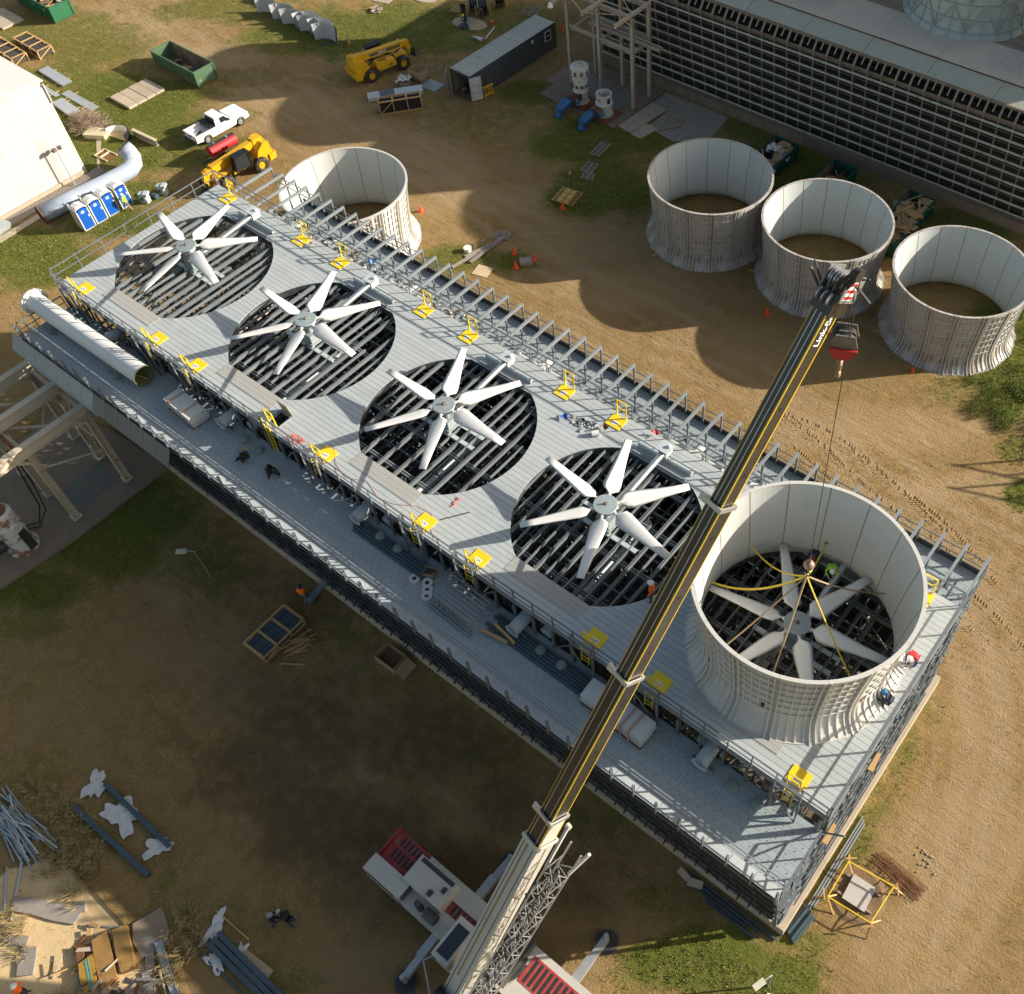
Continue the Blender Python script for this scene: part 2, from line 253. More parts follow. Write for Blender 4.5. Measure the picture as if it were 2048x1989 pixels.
def polydist(x, y, pts):
    best = np.full_like(x, 1e9)
    for (x0, y0), (x1, y1) in zip(pts[:-1], pts[1:]):
        dx = x1-x0; dy = y1-y0; t = np.clip(((x-x0)*dx + (y-y0)*dy)/(dx*dx+dy*dy+1e-9), 0, 1)
        best = np.minimum(best, np.hypot(x-x0-t*dx, y-y0-t*dy))
    return best
xs = np.concatenate([np.array([-900,-500,-250,-140,-100,-85]), np.arange(-74, 66, .42), np.array([75,90,120,200,500,900])])
ys = np.concatenate([np.array([-900,-500,-200,-100,-65]), np.arange(-46, 92, .42), np.array([100,130,200,500,900])])
gx, gy = np.meshgrid(xs, ys, indexing='ij')
def inpoly(x, y, P):
    r = np.zeros(x.shape, bool)
    for (x0, y0), (x1, y1) in zip(P, P[1:]+P[:1]):
        c = ((y0 > y) != (y1 > y)) & (x < (x1-x0)*(y-y0)/(y1-y0+1e-12)+x0); r ^= c
    return r.astype(float)
a_grass = blobfield(gx, gy, GRASS); a_light = blobfield(gx, gy, LIGHT); a_dark = blobfield(gx, gy, DARK); a_sand = inpoly(gx + (fbm(gx,gy,1.5,8)-.5)*1.2, gy + (fbm(gx,gy,1.5,18)-.5)*1.2, SANDP)
tr = np.zeros_like(gx)
for t in TRACK:
    d = polydist(gx + (fbm(gx, gy, 3, 5)-.5)*.8, gy + (fbm(gx, gy, 3, 6)-.5)*.8, t)
    tr = np.maximum(tr, np.clip(1.15 - d/.75, 0, 1))
    d2 = np.abs(d-1.9); tr = np.maximum(tr, .8*np.clip(1.1 - d2/.6, 0, 1))
far = np.clip((np.hypot(gx-5, gy-10)-75)/20, 0, 1)
a_grass = np.maximum(a_grass, far*.45)
gz = (fbm(gx, gy, 9, 21)-.5)*.05 - tr*.012 + (fbm(gx, gy, 1.3, 31)-.5)*.025
nx, ny = gx.shape
me = bpy.data.meshes.new('ground')
idx = np.arange(nx*ny).reshape(nx, ny)
quads = np.stack([idx[:-1,:-1], idx[1:,:-1], idx[1:,1:], idx[:-1,1:]], -1).reshape(-1, 4)
me.vertices.add(nx*ny); me.vertices.foreach_set('co', np.stack([gx, gy, gz], -1).ravel())
me.loops.add(quads.size); me.loops.foreach_set('vertex_index', quads.ravel())
me.polygons.add(len(quads)); me.polygons.foreach_set('loop_start', np.arange(len(quads))*4); me.polygons.foreach_set('loop_total', np.full(len(quads), 4))
me.polygons.foreach_set('use_smooth', [True]*len(quads)); me.update(); me.validate()
for nm, arr in (('grass', a_grass), ('light', a_light), ('dark', a_dark), ('sand', a_sand), ('track', tr)):
    at = me.attributes.new(nm, 'FLOAT', 'POINT'); at.data.foreach_set('value', arr.ravel().astype(np.float32))
gm_ = bpy.data.materials.new('ground_soil_and_grass'); gm_.use_nodes = True; N = gm_.node_tree.nodes; L = gm_.node_tree.links
b = N['Principled BSDF']; b.inputs['Roughness'].default_value = .95; b.inputs['Specular IOR Level'].default_value = .15
geo = N.new('ShaderNodeNewGeometry')
def gnoise(s, det=6, rough=.65, stretch=None):
    n = N.new('ShaderNodeTexNoise'); n.inputs['Scale'].default_value = s; n.inputs['Detail'].default_value = det; n.inputs['Roughness'].default_value = rough
    if stretch:
        mp = N.new('ShaderNodeMapping'); mp.inputs['Rotation'].default_value = (0,0,stretch[0]); mp.inputs['Scale'].default_value = stretch[1]; L.new(geo.outputs['Position'], mp.inputs['Vector']); L.new(mp.outputs['Vector'], n.inputs['Vector'])
    else: L.new(geo.outputs['Position'], n.inputs['Vector'])
    return n.outputs['Fac']
def attr(nm): a = N.new('ShaderNodeAttribute'); a.attribute_name = nm; return a.outputs['Fac']
def math_(op, a, b_=None, c=None):
    n = N.new('ShaderNodeMath'); n.operation = op
    for i, v in enumerate((a, b_, c)):
        if v is None: continue
        if isinstance(v, (int, float)): n.inputs[i].default_value = v
        else: L.new(v, n.inputs[i])
    return n.outputs[0]
def rng_(v, a, b_, c=0., d=1.):
    n = N.new('ShaderNodeMapRange'); n.inputs['From Min'].default_value = a; n.inputs['From Max'].default_value = b_; n.inputs['To Min'].default_value = c; n.inputs['To Max'].default_value = d; L.new(v, n.inputs['Value']); return n.outputs['Result']
def mix_(f, A, B):
    n = N.new('ShaderNodeMix'); n.data_type = 'RGBA'
    if isinstance(f, float): n.inputs['Factor'].default_value = f
    else: L.new(f, n.inputs['Factor'])
    for nm, v in (('A', A), ('B', B)):
        if isinstance(v, tuple): n.inputs[nm].default_value = (*v, 1)
        else: L.new(v, n.inputs[nm])
    return n.outputs['Result']
n_big = gnoise(.22, 5); n_mid = gnoise(1.1, 8, .7); n_fine = gnoise(7., 6, .8); n_blade = gnoise(14., 4, .8, (.5, (1,.45,1)))
n_str = gnoise(1.6, 6, .7, (-.35, (.18,1.3,1)))
dry = mix_(rng_(n_mid, .35, .68), (.46,.31,.125), (.26,.17,.07))          # dry matted grass over dirt
dry = mix_(rng_(n_fine, .40, .68), dry, (.20,.13,.052))
dry = mix_(rng_(n_big, .45, .7), dry, (.33,.225,.11))
lightd = mix_(rng_(n_str, .35, .65), (.47,.335,.18), (.35,.235,.115))
c1 = mix_(rng_(math_('ADD', attr('light'), math_('MULTIPLY', math_('SUBTRACT', n_mid, .5), .9)), .25, .85, 0, .85), dry, lightd)
c1 = mix_(rng_(math_('MULTIPLY_ADD', attr('track'), .8, math_('MULTIPLY', math_('SUBTRACT', n_str, .5), 1.2)), .3, .9, 0, .75), c1, (.43,.31,.185))
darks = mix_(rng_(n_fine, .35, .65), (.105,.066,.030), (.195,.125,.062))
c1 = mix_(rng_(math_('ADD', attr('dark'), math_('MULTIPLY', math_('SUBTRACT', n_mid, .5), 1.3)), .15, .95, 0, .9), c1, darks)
green = mix_(rng_(n_blade, .35, .65), (.062,.095,.010), (.16,.18,.03))
green = mix_(rng_(n_mid, .48, .72), green, (.24,.20,.06))
c1 = mix_(rng_(math_('ADD', attr('grass'), math_('ADD', math_('MULTIPLY', math_('SUBTRACT', n_mid, .5), 1.5), math_('MULTIPLY', math_('SUBTRACT', n_fine, .5), .9))), .2, .72, 0, 1.), c1, green)
sandc = mix_(rng_(n_mid, .3, .7), (.66,.49,.27), (.56,.40,.21))
c1 = mix_(rng_(math_('ADD', attr('sand'), math_('MULTIPLY', math_('SUBTRACT', n_mid, .5), .5)), .4, .6), c1, sandc)
L.new(c1, b.inputs['Base Color'])
hh = math_('ADD', math_('MULTIPLY', n_fine, .7), math_('ADD', math_('MULTIPLY', n_blade, .6), math_('ADD', n_mid, math_('MULTIPLY', n_str, .9))))
bp = N.new('ShaderNodeBump'); bp.inputs['Strength'].default_value = .9; bp.inputs['Distance'].default_value = .20; L.new(math_('MULTIPLY', hh, rng_(attr('sand'), .3, .8, 1., .12)), bp.inputs['Height']); L.new(bp.outputs['Normal'], b.inputs['Normal'])
me.materials.append(gm_)
kind(ob('ground', me), 'structure')
# tyre tread ribbons pressed into the dirt
def ribbon(pts, wd, z):
    P = [Vector((x, y, 0)) for x, y in pts]; S = []
    for i in range(len(P)-1):
        p0 = P[max(i-1,0)]; p1 = P[i]; p2 = P[i+1]; p3 = P[min(i+2,len(P)-1)]
        for k in range(12):
            t = k/12; S.append(.5*((2*p1)+(p2-p0)*t+(2*p0-5*p1+4*p2-p3)*t*t+(3*p1-p0-3*p2+p3)*t**3))
    S.append(P[-1]); return S
mtr = MB()
for pts in TREAD:
    S = ribbon(pts, .5, 0); acc = 0; 
    for i in range(len(S)-1):
        d = S[i+1]-S[i]; ln = d.length; dn = d/ln; nn = Vector((-dn.y, dn.x, 0)); k = acc
        while k < ln:
            c = S[i] + dn*k
            if random.random() < .55:
                for sd in (-1, 1):
                    a = c + nn*sd*.03; e = c + nn*sd*(.27+random.random()*.05) - dn*.14
                    zz = .012
                    mtr.bar((a.x,a.y,zz), (e.x,e.y,zz), .035+random.random()*.03, .035)
            k += .21
        acc = k-ln
m_tread = M('churned_soil', (.40,.27,.125), .95, var=.25, sc=3, gen=True)
kind(mtr.build('tyre_tread_marks', m_tread), 'stuff')
# grass tufts
def tufts(n, fn, hmin, hmax, seed, nb=4, spread=.12, wd=.02):
    r = np.random.RandomState(seed); V = []; F = []; C = []
    cnt = 0
    while cnt < n:
        x = r.uniform(-66, 60, 20000); y = r.uniform(-33, 84, 20000); p = fn(x, y); keep = r.rand(20000) < p
        x = x[keep]; y = y[keep]
        for X, Y in zip(x, y):
            if cnt >= n: break
            if -5.9 < X < 50 and -9.9 < Y < 9.3: continue
            cnt += 1; g = r.rand()
            for k in range(nb):
                a = r.uniform(0, 6.283); rr = r.uniform(0, spread); bx = X + rr*math.cos(a); by = Y + rr*math.sin(a)
                h = r.uniform(hmin, hmax); b2 = r.uniform(0, 6.283); ln = h*r.uniform(.3, 1.1); o = len(V)
                V += [(bx-wd*math.sin(b2), by+wd*math.cos(b2), -.02), (bx+wd*math.sin(b2), by-wd*math.cos(b2), -.02), (bx+ln*math.cos(b2), by+ln*math.sin(b2), h)]
                F.append((o, o+1, o+2)); C += [g]*3
    me = bpy.data.meshes.new('grass'); me.from_pydata(V, [], F)
    at = me.attributes.new('hue', 'FLOAT', 'POINT'); at.data.foreach_set('value', np.array(C, np.float32)); me.update(); return me
def grass_mat(name, ca, cb):
    mt = bpy.data.materials.new(name); mt.use_nodes = True; N_ = mt.node_tree.nodes; L_ = mt.node_tree.links
    a = N_.new('ShaderNodeAttribute'); a.attribute_name = 'hue'; mi = N_.new('ShaderNodeMix'); mi.data_type = 'RGBA'; mi.inputs['A'].default_value = (*ca,1); mi.inputs['B'].default_value = (*cb,1)
    L_.new(a.outputs['Fac'], mi.inputs['Factor']); L_.new(mi.outputs['Result'], N_['Principled BSDF'].inputs['Base Color']); N_['Principled BSDF'].inputs['Roughness'].default_value = .9; return mt
gmesh = tufts(42000, lambda x, y: blobfield(x, y, GRASS)**2*.9, .05, .13, 4)
dmesh = tufts(52000, lambda x, y: (1-.75*blobfield(x, y, LIGHT))*(1-.8*blobfield(x, y, DARK))*.8, .04, .12, 14, 3, .14, .018)
dmesh.materials.append(grass_mat('dry_blades', (.46,.32,.13), (.20,.14,.06))); kind(ob('dry_grass', dmesh), 'stuff')
gmesh.materials.append(grass_mat('grass_blades', (.07,.105,.014), (.25,.215,.06))); kind(ob('grass', gmesh), 'stuff')
# ================================================================ NEW COOLING TOWER
H = 12.0; HL = 10.1; XL, XR = -5.47, 49.37; YD = 6.12; YO = 9.62; RO = 4.85; PITCH = 11.0
T = thing('cooling_tower', 'new grey cooling tower under construction with five fan openings in its plank deck', 'cooling tower', (22, 0, 0))
TO = Vector((-22, 0, 0))
def tp(mb, name, mat, parent=None, smooth=False):      # a part of the tower built in world coordinates
    if parent is None: return mb.build(name, mat, T, smooth, TO)
    return mb.build(name, mat, parent, smooth)
# basin
bs = MB()
bs.box(-5.7, 49.72, -8.02, -7.62, 0, .9); bs.box(-5.7, 49.72, 8.3, 8.7, 0, .9)
bs.box(49.32, 49.72, -7.62, 8.3, 0, .9); bs.box(-5.7, -5.3, -7.62, 8.3, 0, .9)
tp(bs, 'basin_curb', m_conc_l)
tp(MB().box(-5.3, 49.32, -7.62, 8.3, .02, .12), 'basin_floor', M('basin_floor_mud', (.14,.11,.07), .5, var=.3, gen=True))
# fan deck: one board per object
fan_deck = tp(MB().box(XL, XR, -YD-.04, -YD+.06, 11.62, 11.945).box(XL, XR, YD-.06, YD+.04, 11.62, 11.945).box(XR-.02, XR+.14, -YD-.04, YD+.04, 11.6, 12.02).box(XL-.1, XL+.02, -YD-.04, YD+.04, 11.62, 11.945), 'fan_deck', m_frp)
BW = .306
def arc_x(y, yc=YD): return math.sqrt(max(RO*RO - y*y, 0))
nb = 0
for r in range(40):
    y0 = -YD + r*BW + .009; y1 = -YD + (r+1)*BW - .009; ym = (y0+y1)/2
    if abs(ym) < 4.29:
        ends = [None] + [i*PITCH for i in range(5)] + [None]
        for k in range(6):
            L_ = [(XL, y0), (XL, y1)] if k == 0 else [(ends[k] + arc_x(y), y) for y in (y0, ym, y1)]
            R2 = [(XR, y1), (XR, y0)] if k == 5 else [(ends[k+1] - arc_x(y), y) for y in (y1, ym, y0)]
            xa = min(p[0] for p in L_); xb = max(p[0] for p in R2)
            if xb - xa < .1: continue
            o = tp(MB().prism(L_ + R2, 11.95, 12.0 - random.random()*.004), 'board', m_board, fan_deck)
            nb += 1
    else:
        cuts = [XL] + [5.5 + 11*k + (2.75 if r % 2 else 0) for k in range(4)] + [XR]
        segs = list(zip(cuts[:-1], cuts[1:]))
        if -5.85 < ym < -4.75:
            segs = [s for a, b_ in segs for s in ([(a, 13.95), (14.75, b_)] if a < 13.95 and b_ > 14.75 else [(a, b_)])]
        for a, b_ in segs:
            tp(MB().box(a + .006, b_ - .006, y0, y1, 11.95, 12.0 - random.random()*.004), 'board', m_board, fan_deck); nb += 1
for i in range(5):      # pale cover plates beside each opening, curb rings
    c = i*PITCH
    cp = MB()
    for k in range(3): cp.box(c-2.33, c+2.33, -4.27-.29*(k+1)+.01, -4.27-.29*k, 12.003, 12.02)
    tp(cp, 'cover_plate', m_board2)
    ring = MB(); n = 48
    for k in range(n):
        a0 = 2*math.pi*k/n; a1 = 2*math.pi*(k+1)/n
        p0 = (c + (RO+.005)*math.cos(a0), max(-4.28, min(4.28, (RO+.005)*math.sin(a0)))); p1 = (c + (RO+.005)*math.cos(a1), max(-4.28, min(4.28, (RO+.005)*math.sin(a1))))
        if math.dist(p0, p1) < .02: continue
        if abs(p0[1]) > 4.27 and abs(p1[1]) > 4.27 and abs(p0[0]-p1[0]) < .02: continue
        ring.add([(p0[0],p0[1],11.5),(p1[0],p1[1],11.5),(p1[0],p1[1],11.949),(p0[0],p0[1],11.949)], [(0,1,2,3)])
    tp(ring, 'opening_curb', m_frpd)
# joists seen through the openings
for i in range(5):
    c = i*PITCH
    for k in range(-8, 9):
        x = c + k*.605; j = MB()
        if k % 2 == 0:
            j.box(x-.06, x-.025, -5.9, 5.9, 11.62, 11.86); j.box(x+.025, x+.06, -5.9, 5.9, 11.62, 11.86)
        else:
            ys = [-5.9, -3.7, -1.3, 1.3, 3.7, 5.9]; a = ys[(k*3+i) % 3]; b_ = ys[3 + (k+i) % 3]
            j.box(x-.035, x+.035, a, b_, 11.68, 11.84)
        tp(j, 'joist', M('joist_grey', (.15,.17,.18), .45, var=.2))
    g = MB()
    for y in (-3.65, -1.22, 1.22, 3.65):
        g.box(c-5.5, c+5.5, y-.1, y-.045, 11.3, 11.56); g.box(c-5.5, c+5.5, y+.045, y+.1, 11.3, 11.56)
    tp(g, 'girder', m_frp)
    g2 = MB()
    for k in range(-8, 8): g2.box(c+(k+.5)*.605-.03, c+(k+.5)*.605+.03, -5.6, 5.6, 10.55, 10.7)
    for y in (-2.44, 0.1, 2.44): g2.box(c-5.5, c+5.5, y-.06, y+.06, 10.9, 11.05)
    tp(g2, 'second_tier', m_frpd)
# inner lattice (too tangled to pick apart)
lt = MB(); xsC = [XL + .1 + 1.827*k for k in range(31)]; ysC = [-5.9, -3.65, -1.22, 1.22, 3.65, 5.9]; lv = [1.6, 3.4, 5.3, 7.3, 9.3, 11.2]
for ix, x in enumerate(xsC):
    for y in ysC:
        lt.bar((x, y, .12), (x, y, 11.3), .09)
    for z in lv[:-1]: lt.bar((x+.07, -6.9, z), (x+.07, 6.9, z), .06, .12)
    for q_ in range(5):
        for l_ in range(4):
            if (ix + q_ + l_) % 3: lt.bar((x-.08, ysC[q_], lv[l_+1]), (x-.08, ysC[q_+1], lv[l_]), .05, .09) if (ix+l_) % 2 else lt.bar((x-.08, ysC[q_+1], lv[l_+1]), (x-.08, ysC[q_], lv[l_]), .05, .09)
for y in ysC:
    for z in lv[1:-1]: lt.bar((XL, y+.08, z+.1), (XR, y+.08, z+.1), .06, .12)
    for k in range(30):
        if k % 2 == 0: lt.bar((xsC[k], y-.09, 11.1), (xsC[k+1], y-.09, 9.2), .05, .08)
        else: lt.bar((xsC[k], y-.09, 9.2), (xsC[k+1], y-.09, 7.2), .05, .08)
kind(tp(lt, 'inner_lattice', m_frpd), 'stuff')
cl = MB()
for k in range(1400):   # loose clips, bolts and brackets that glint on the members
    x = random.uniform(XL+1, XR-.5); y = random.uniform(-5.2, 5.2); z = random.choice(lv[2:5]) + .22
    cl.obox((x, y, z), (.05+random.random()*.16, .05, .05), random.choice((0, 1.57)))
kind(tp(cl, 'clips', m_galvp), 'stuff')
# fill blocks either side, drift and riser pipe
for k in range(9):
    xa = 1.5 + k*5.3; tp(MB().prism_x([(-9.52, 9.84), (-7.85, 1.15), (-7.3, .6), (-6.25, .6), (-6.3, 9.7)], xa, xa + 5.22), 'fill_media', m_black)
    tp(MB().prism_x([(6.3, 9.7), (6.25, .95), (7.9, .95), (9.1, 9.7)], xa, xa + 5.22), 'fill_media', m_black)
for i in range(5):
    c = i*PITCH + (.9 if i < 4 else -.9)
    tp(MB().cyl((c, -6.0, 10.3), (c, 2.2, 10.3), .33, 16).cyl((c, -4.2, 10.3), (c, -4.12, 10.3), .41, 16).cyl((c, 0, 10.3), (c, .08, 10.3), .41, 16), 'riser_pipe', m_galvp, smooth=False)
# lower (hot water) decks
for side in (-1, 1):
    x0 = XL if side < 0 else -1.5
    ld_ = tp(MB().box(x0, XR, side*YO-.06 if side < 0 else side*YO, side*YO if side < 0 else side*YO+.06, 9.85, 10.12 if side < 0 else 10.45).box(x0, XR, side*7.9-.05, side*7.9+.05, 9.8, 10.03), 'distribution_deck', m_frpd)
    for r in range(11):
        a = 6.1 + r*.318; b_ = a + .308
        for k in range(5):
            xa = x0 if k == 0 else 5.5 + 11*(k-1) + (2.4 if r % 2 else -1.2); xb = XR if k == 4 else 5.5 + 11*k + (2.4 if r % 2 else -1.2)
            if xb <= xa: continue
            tp(MB().box(xa+.004, xb-.004, min(side*a, side*b_), max(side*a, side*b_), 10.04, HL - random.random()*.003), 'board', m_lboard, ld_)
    nz_ = MB()
    for ix in range(int((XR-x0)/.46)):
        for r in range(9):
            x = x0 + .3 + ix*.46 + (.23 if r % 2 else 0); y = side*(6.55 + r*.318)
            nz_.cyl((x, y, 10.095), (x, y, 10.106), .028, 6)
    kind(tp(nz_, 'nozzle_plugs', M('plug_dark', (.03,.035,.04), .8), ld_), 'stuff')
# handrails --------------------------------------------------------
def handrail(name, P0, P1, z0, ztop, n, mids=(.5,), pw=.05, mat=m_rail, foot=None, post=None, tw=.06):
    P0 = Vector(P0); P1 = Vector(P1); r = MB(); d = (P1-P0)
    r.bar((P0.x,P0.y,ztop), (P1.x,P1.y,ztop), tw, tw)
    for f_ in mids: r.bar((P0.x,P0.y,z0+(ztop-z0)*f_), (P1.x,P1.y,z0+(ztop-z0)*f_), .045, .045)
    o = tp(r, name, mat)
    pd = MB().box(-pw/2, pw/2, -pw/2, pw/2, (foot if foot is not None else z0), ztop-tw/2-.002).data('post', post or mat)
    for k in range(n+1):
        p = P0 + d*(k/n); ob('post', pd, o, (p.x, p.y, 0))
    return o
handrail('deck_handrail', (XL, -YD-.1), (XR, -YD-.1), 12.0, 13.07, 45, (.52,), .06, foot=11.9)
handrail('deck_handrail', (XL, YD+.1), (XR, YD+.1), 12.0, 13.07, 45, (.52,), .05, foot=11.6)
handrail('end_handrail', (XL-.06, -YD), (XL-.06, YD), 12.0, 13.07, 7, (.5,), .055)
eh = handrail('end_handrail', (XR+.1, -YD), (XR+.1, YD), 12.0, 13.05, 7, (.5,), .07, tw=.13)
lh = handrail('lower_handrail', (XL+.1, -YO+.55), (XR-.05, -YO+.55), 10.1, 11.02, 1, (.45,), .05, mat=m_frp)
es = MB().hexa([(.01,-YO-.0,10.20),(1.2,-YO-.0,10.20),(1.2,-YO+.5,10.12),(.01,-YO+.5,10.12)],[(.01,-YO-.0,10.24),(1.2,-YO-.0,10.24),(1.2,-YO+.5,10.16),(.01,-YO+.5,10.16)]).data('edge_panel', m_board)
er = MB().prism([(.08,-YO+.02),(1.1,-YO+.02),(1.12,-YO+.2),(1.0,-YO+.38),(.78,-YO+.48),(.4,-YO+.48),(.18,-YO+.38),(.06,-YO+.2)], 10.22, 10.26).data('edge_panel', m_board)
for k in range(7, 45): ob('edge_panel', es, T, TO + Vector((XL + .16 + k*1.2138, 0, 0)))
pd = MB().bar((0, 0, 9.9), (0, -.02, 11.25), .08, .09, (0,1,0)).box(-.05, .05, .05, .075, 10.15, 11.2).data('stanchion', m_rail)
for k in range(46): ob('stanchion', pd, lh, (XL + .15 + k*1.2138, -YO-.06, 0))
for xx, zz in ((XR, 10.1), (XL, 10.1)):
    for s_ in (-1, 1):
        if xx == XL and s_ == 1: continue
        handrail('lower_end_handrail', (xx+.05, s_*(YO-.1)), (xx+.05, s_*(YD+.3)), zz, 11.15, 3, (.5,), .055)
# posts between lower and fan deck on the near side
pd = MB().box(-.06, .06, -.05, .05, 10.1, 11.62).data('short_column', m_rail); bd = MB().bar((0, 0, 10.15), (1.15, 0, 11.6), .05, .07).data('brace', m_rail)
pd2 = MB().box(-.04, .04, -.04, .04, 10.1, 11.62).data('short_column', m_rail)
for k in range(46):
    x = XL + .05 + k*1.2138
    ob('short_column', pd, T, TO + Vector((x, -YD-.12, 0)))
    if k % 4 == 1: ob('brace', bd, T, TO + Vector((x, -YD-.13, 0)))
# far side overhead beams
bmd = MB().ibeam((0, YD+.16, 11.9), (0, YO-.02, 11.9), .14, .17, .022).data('overhead_beam', m_frp)
pst = MB().box(-.045, .045, YO-.12, YO-.03, 10.1, 11.81).data('beam_post', m_rail)
pst2 = MB().box(-.045, .045, 8.0, 8.09, 10.1, 11.81).obox((0, 8.05, 10.13), (.34, .22, .05)).data('beam_post', m_rail)
for k in range(45):
    x = 49.32 - k*1.2138
    o = ob('overhead_beam', bmd, T, TO + Vector((x, 0, 0)))
    ob('beam_post', pst, o); 
    if x > -1.5: ob('beam_post', pst2, o)
for z in (10.75, 11.3):
    tp(MB().bar((-4.2, YO+.03, z), (XR, YO+.03, z), .05, .05), 'guard_rail', m_rail)
# near face: raking columns, girts, stubs over the curb
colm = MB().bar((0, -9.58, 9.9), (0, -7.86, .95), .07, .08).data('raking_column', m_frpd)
stub = MB().bar((0, -8.12, .96), (0, -7.4, 1.5), .07, .07).data('curb_stub', m_black)  # short black bars lying across the curb top
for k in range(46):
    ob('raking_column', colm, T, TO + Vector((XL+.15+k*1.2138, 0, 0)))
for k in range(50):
    ob('curb_stub', stub, T, TO + Vector((17.0 + k*.64, random.uniform(-.08,.08), random.uniform(-.02,.12))))
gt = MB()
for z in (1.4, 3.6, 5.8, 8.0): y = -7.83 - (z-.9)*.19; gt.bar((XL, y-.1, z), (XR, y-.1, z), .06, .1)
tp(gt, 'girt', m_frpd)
rr = MB()
for k in range(330):
    x = random.uniform(2, 49); z = random.uniform(1.2, 9.3); y = -7.85 - (z-.9)*.19
    rr.bar((x, y-random.random()*.2, z), (x+random.uniform(-.35,.35), y-random.random()*.3, z+random.uniform(-.5,.5)), .03, .03)
kind(tp(rr, 'wire_ties', m_blk), 'stuff')
# louver apron still fitted at the left
ap = MB().prism_x([(-9.72,10.0),(-10.25,8.95),(-10.3,8.98),(-9.74,10.04)], 0, 1.19).data('louver_sheet', m_lboard)
gs = MB().prism_x([(-9.68,9.75),(-10.2,8.9),(-9.62,8.9)], 0, .04).data('gusset', m_frpd)
ap_gap = ap.copy(); ap_gap.materials.clear(); ap_gap.materials.append(m_rail)  # darker copy painting the shaded open bays beyond the pale sheets
for k in range(13):
    o = ob('louver_sheet', ap if k < 7 else ap_gap, T, TO + Vector((-6.4 + k*1.2138, 0, 0)))
    ob('gusset', gs, o)
ap2 = MB().prism_x([(-9.42,8.9),(-9.95,7.4),(-10.0,7.43),(-9.45,8.95)], 0, 1.19).data('louver_sheet', m_lboard)
for k in range(6): ob('louver_sheet', ap2, T, TO + Vector((-6.2 + k*1.2138, 0, 0)))
# right end frame
ef = MB(); yy = [-9.4, -7.7, -6.1, -4.0, -2.0, 0, 2.0, 4.0, 6.1, 7.7, 9.4]
for a in yy:
    o = tp(MB().bar((XR-.1, a, 11.6 if abs(a) < 6.2 else 9.9), (XR-.1, a*.86, .95), .1, .12), 'end_column', m_rail)
for z, t_ in ((9.9, 9.4), (8.1, 9.2), (6.1, 8.8), (4.2, 8.6), (2.3, 8.3)):
    tp(MB().bar((XR+.02, -t_, z), (XR+.02, t_, z), .11, .13), 'end_beam', m_rail)
    tp(MB().bar((XR-.25, -t_, z-.5), (XR-.25, t_, z-.5), .07, .09), 'end_beam', m_frpd)
for k in range(9):
    for z in (9.9, 6.1, 2.6):
        if (k + int(z)) % 2: tp(MB().bar((XR-.02, yy[k], z), (XR-.02, yy[k+1], z-2.6 if z > 3 else 1.0), .06, .08), 'end_brace', m_rail)
bk = MB()
for k in range(260):
    a = random.uniform(-8.2, 8.2); z = random.choice((9.9, 8.1, 6.1, 4.2, 2.3)) + random.uniform(-.1, .12); bk.obox((XR+.1, a, z), (.08, .12+random.random()*.22, .06), random.uniform(-.3,.3))
kind(tp(bk, 'brackets', m_frp), 'stuff')
for yb in (-1.2, -5.3):
    tp(MB().obox((XR+.18, yb, 8.2), (.3, 1.0, .06), .1), 'plank', m_wood)
# yellow access hatches with gates and ladders
lblm = text_mesh('JCM', .2, m_black_t)
def hatch(x, y, side, open_=False):
    s_ = side
    o = ob('hatch', MB().box(-.46, .46, -.42, .42, 12.004, 12.045).data('hatch', m_yel), T, TO + Vector((x, y, 0)))
    if not open_:
        lp = ob('label_plate', MB().box(-.2, .2, -.13, .13, 12.047, 12.055).data('label_plate', m_white_t), o, (0, -.12*1, 0))
        # lettering joined to the plate
        ob('lettering', lblm, o, (0, -.12, 12.058))
    g = MB(); yg = s_*.47 if s_ > 0 else -.45
    for dx in (-.32, .32): g.bar((dx, yg, 12.0), (dx, yg + s_*.05, 13.15), .06, .06)
    g.bar((-.32, yg+s_*.05, 13.15), (.32, yg+s_*.05, 13.15), .055, .055); g.bar((-.32, yg+s_*.02, 12.6), (.32, yg+s_*.02, 12.6), .05, .05)
    ob('gate', g.data('gate', m_yel), o)
    if s_ < 0:
        l = MB(); 
        for dx in (-.22, .22): l.bar((dx, -.86, 11.0), (dx, -.80, 12.5), .04, .03)
        for k in range(4): l.bar((-.22, -.85, 11.2+.35*k), (.22, -.85, 11.2+.35*k), .03, .03)
        ob('ladder', l.data('ladder', m_yel), o)
        f = MB()
        for dx in (-.62, .62): f.bar((dx, -1.05, 10.15), (dx, -1.05, 13.1), .09, .07); f.bar((dx, -1.05, 13.1), (dx, -.75, 13.1), .07, .07)
        f.bar((-.62, -1.05, 13.1), (.62, -1.05, 13.1), .1, .08); f.bar((-.62, -1.05, 12.5), (.62, -1.05, 12.5), .06, .06); f.bar((-.6, -1.06, 11.9), (.6, -1.06, 10.2), .06, .06)
        ob('ladder_frame', f.data('ladder_frame', m_rail), o)
    return o
for x in (-3.65, 3.67, 7.33, 18.3, 25.66, 29.33, 36.66, 40.33, 47.6): hatch(x, -5.45, -1)
for x in (-3.65, 3.67, 7.33, 14.66, 18.33, 25.66, 29.33, 36.66, 40.33, 47.7): hatch(x, 5.5, 1)
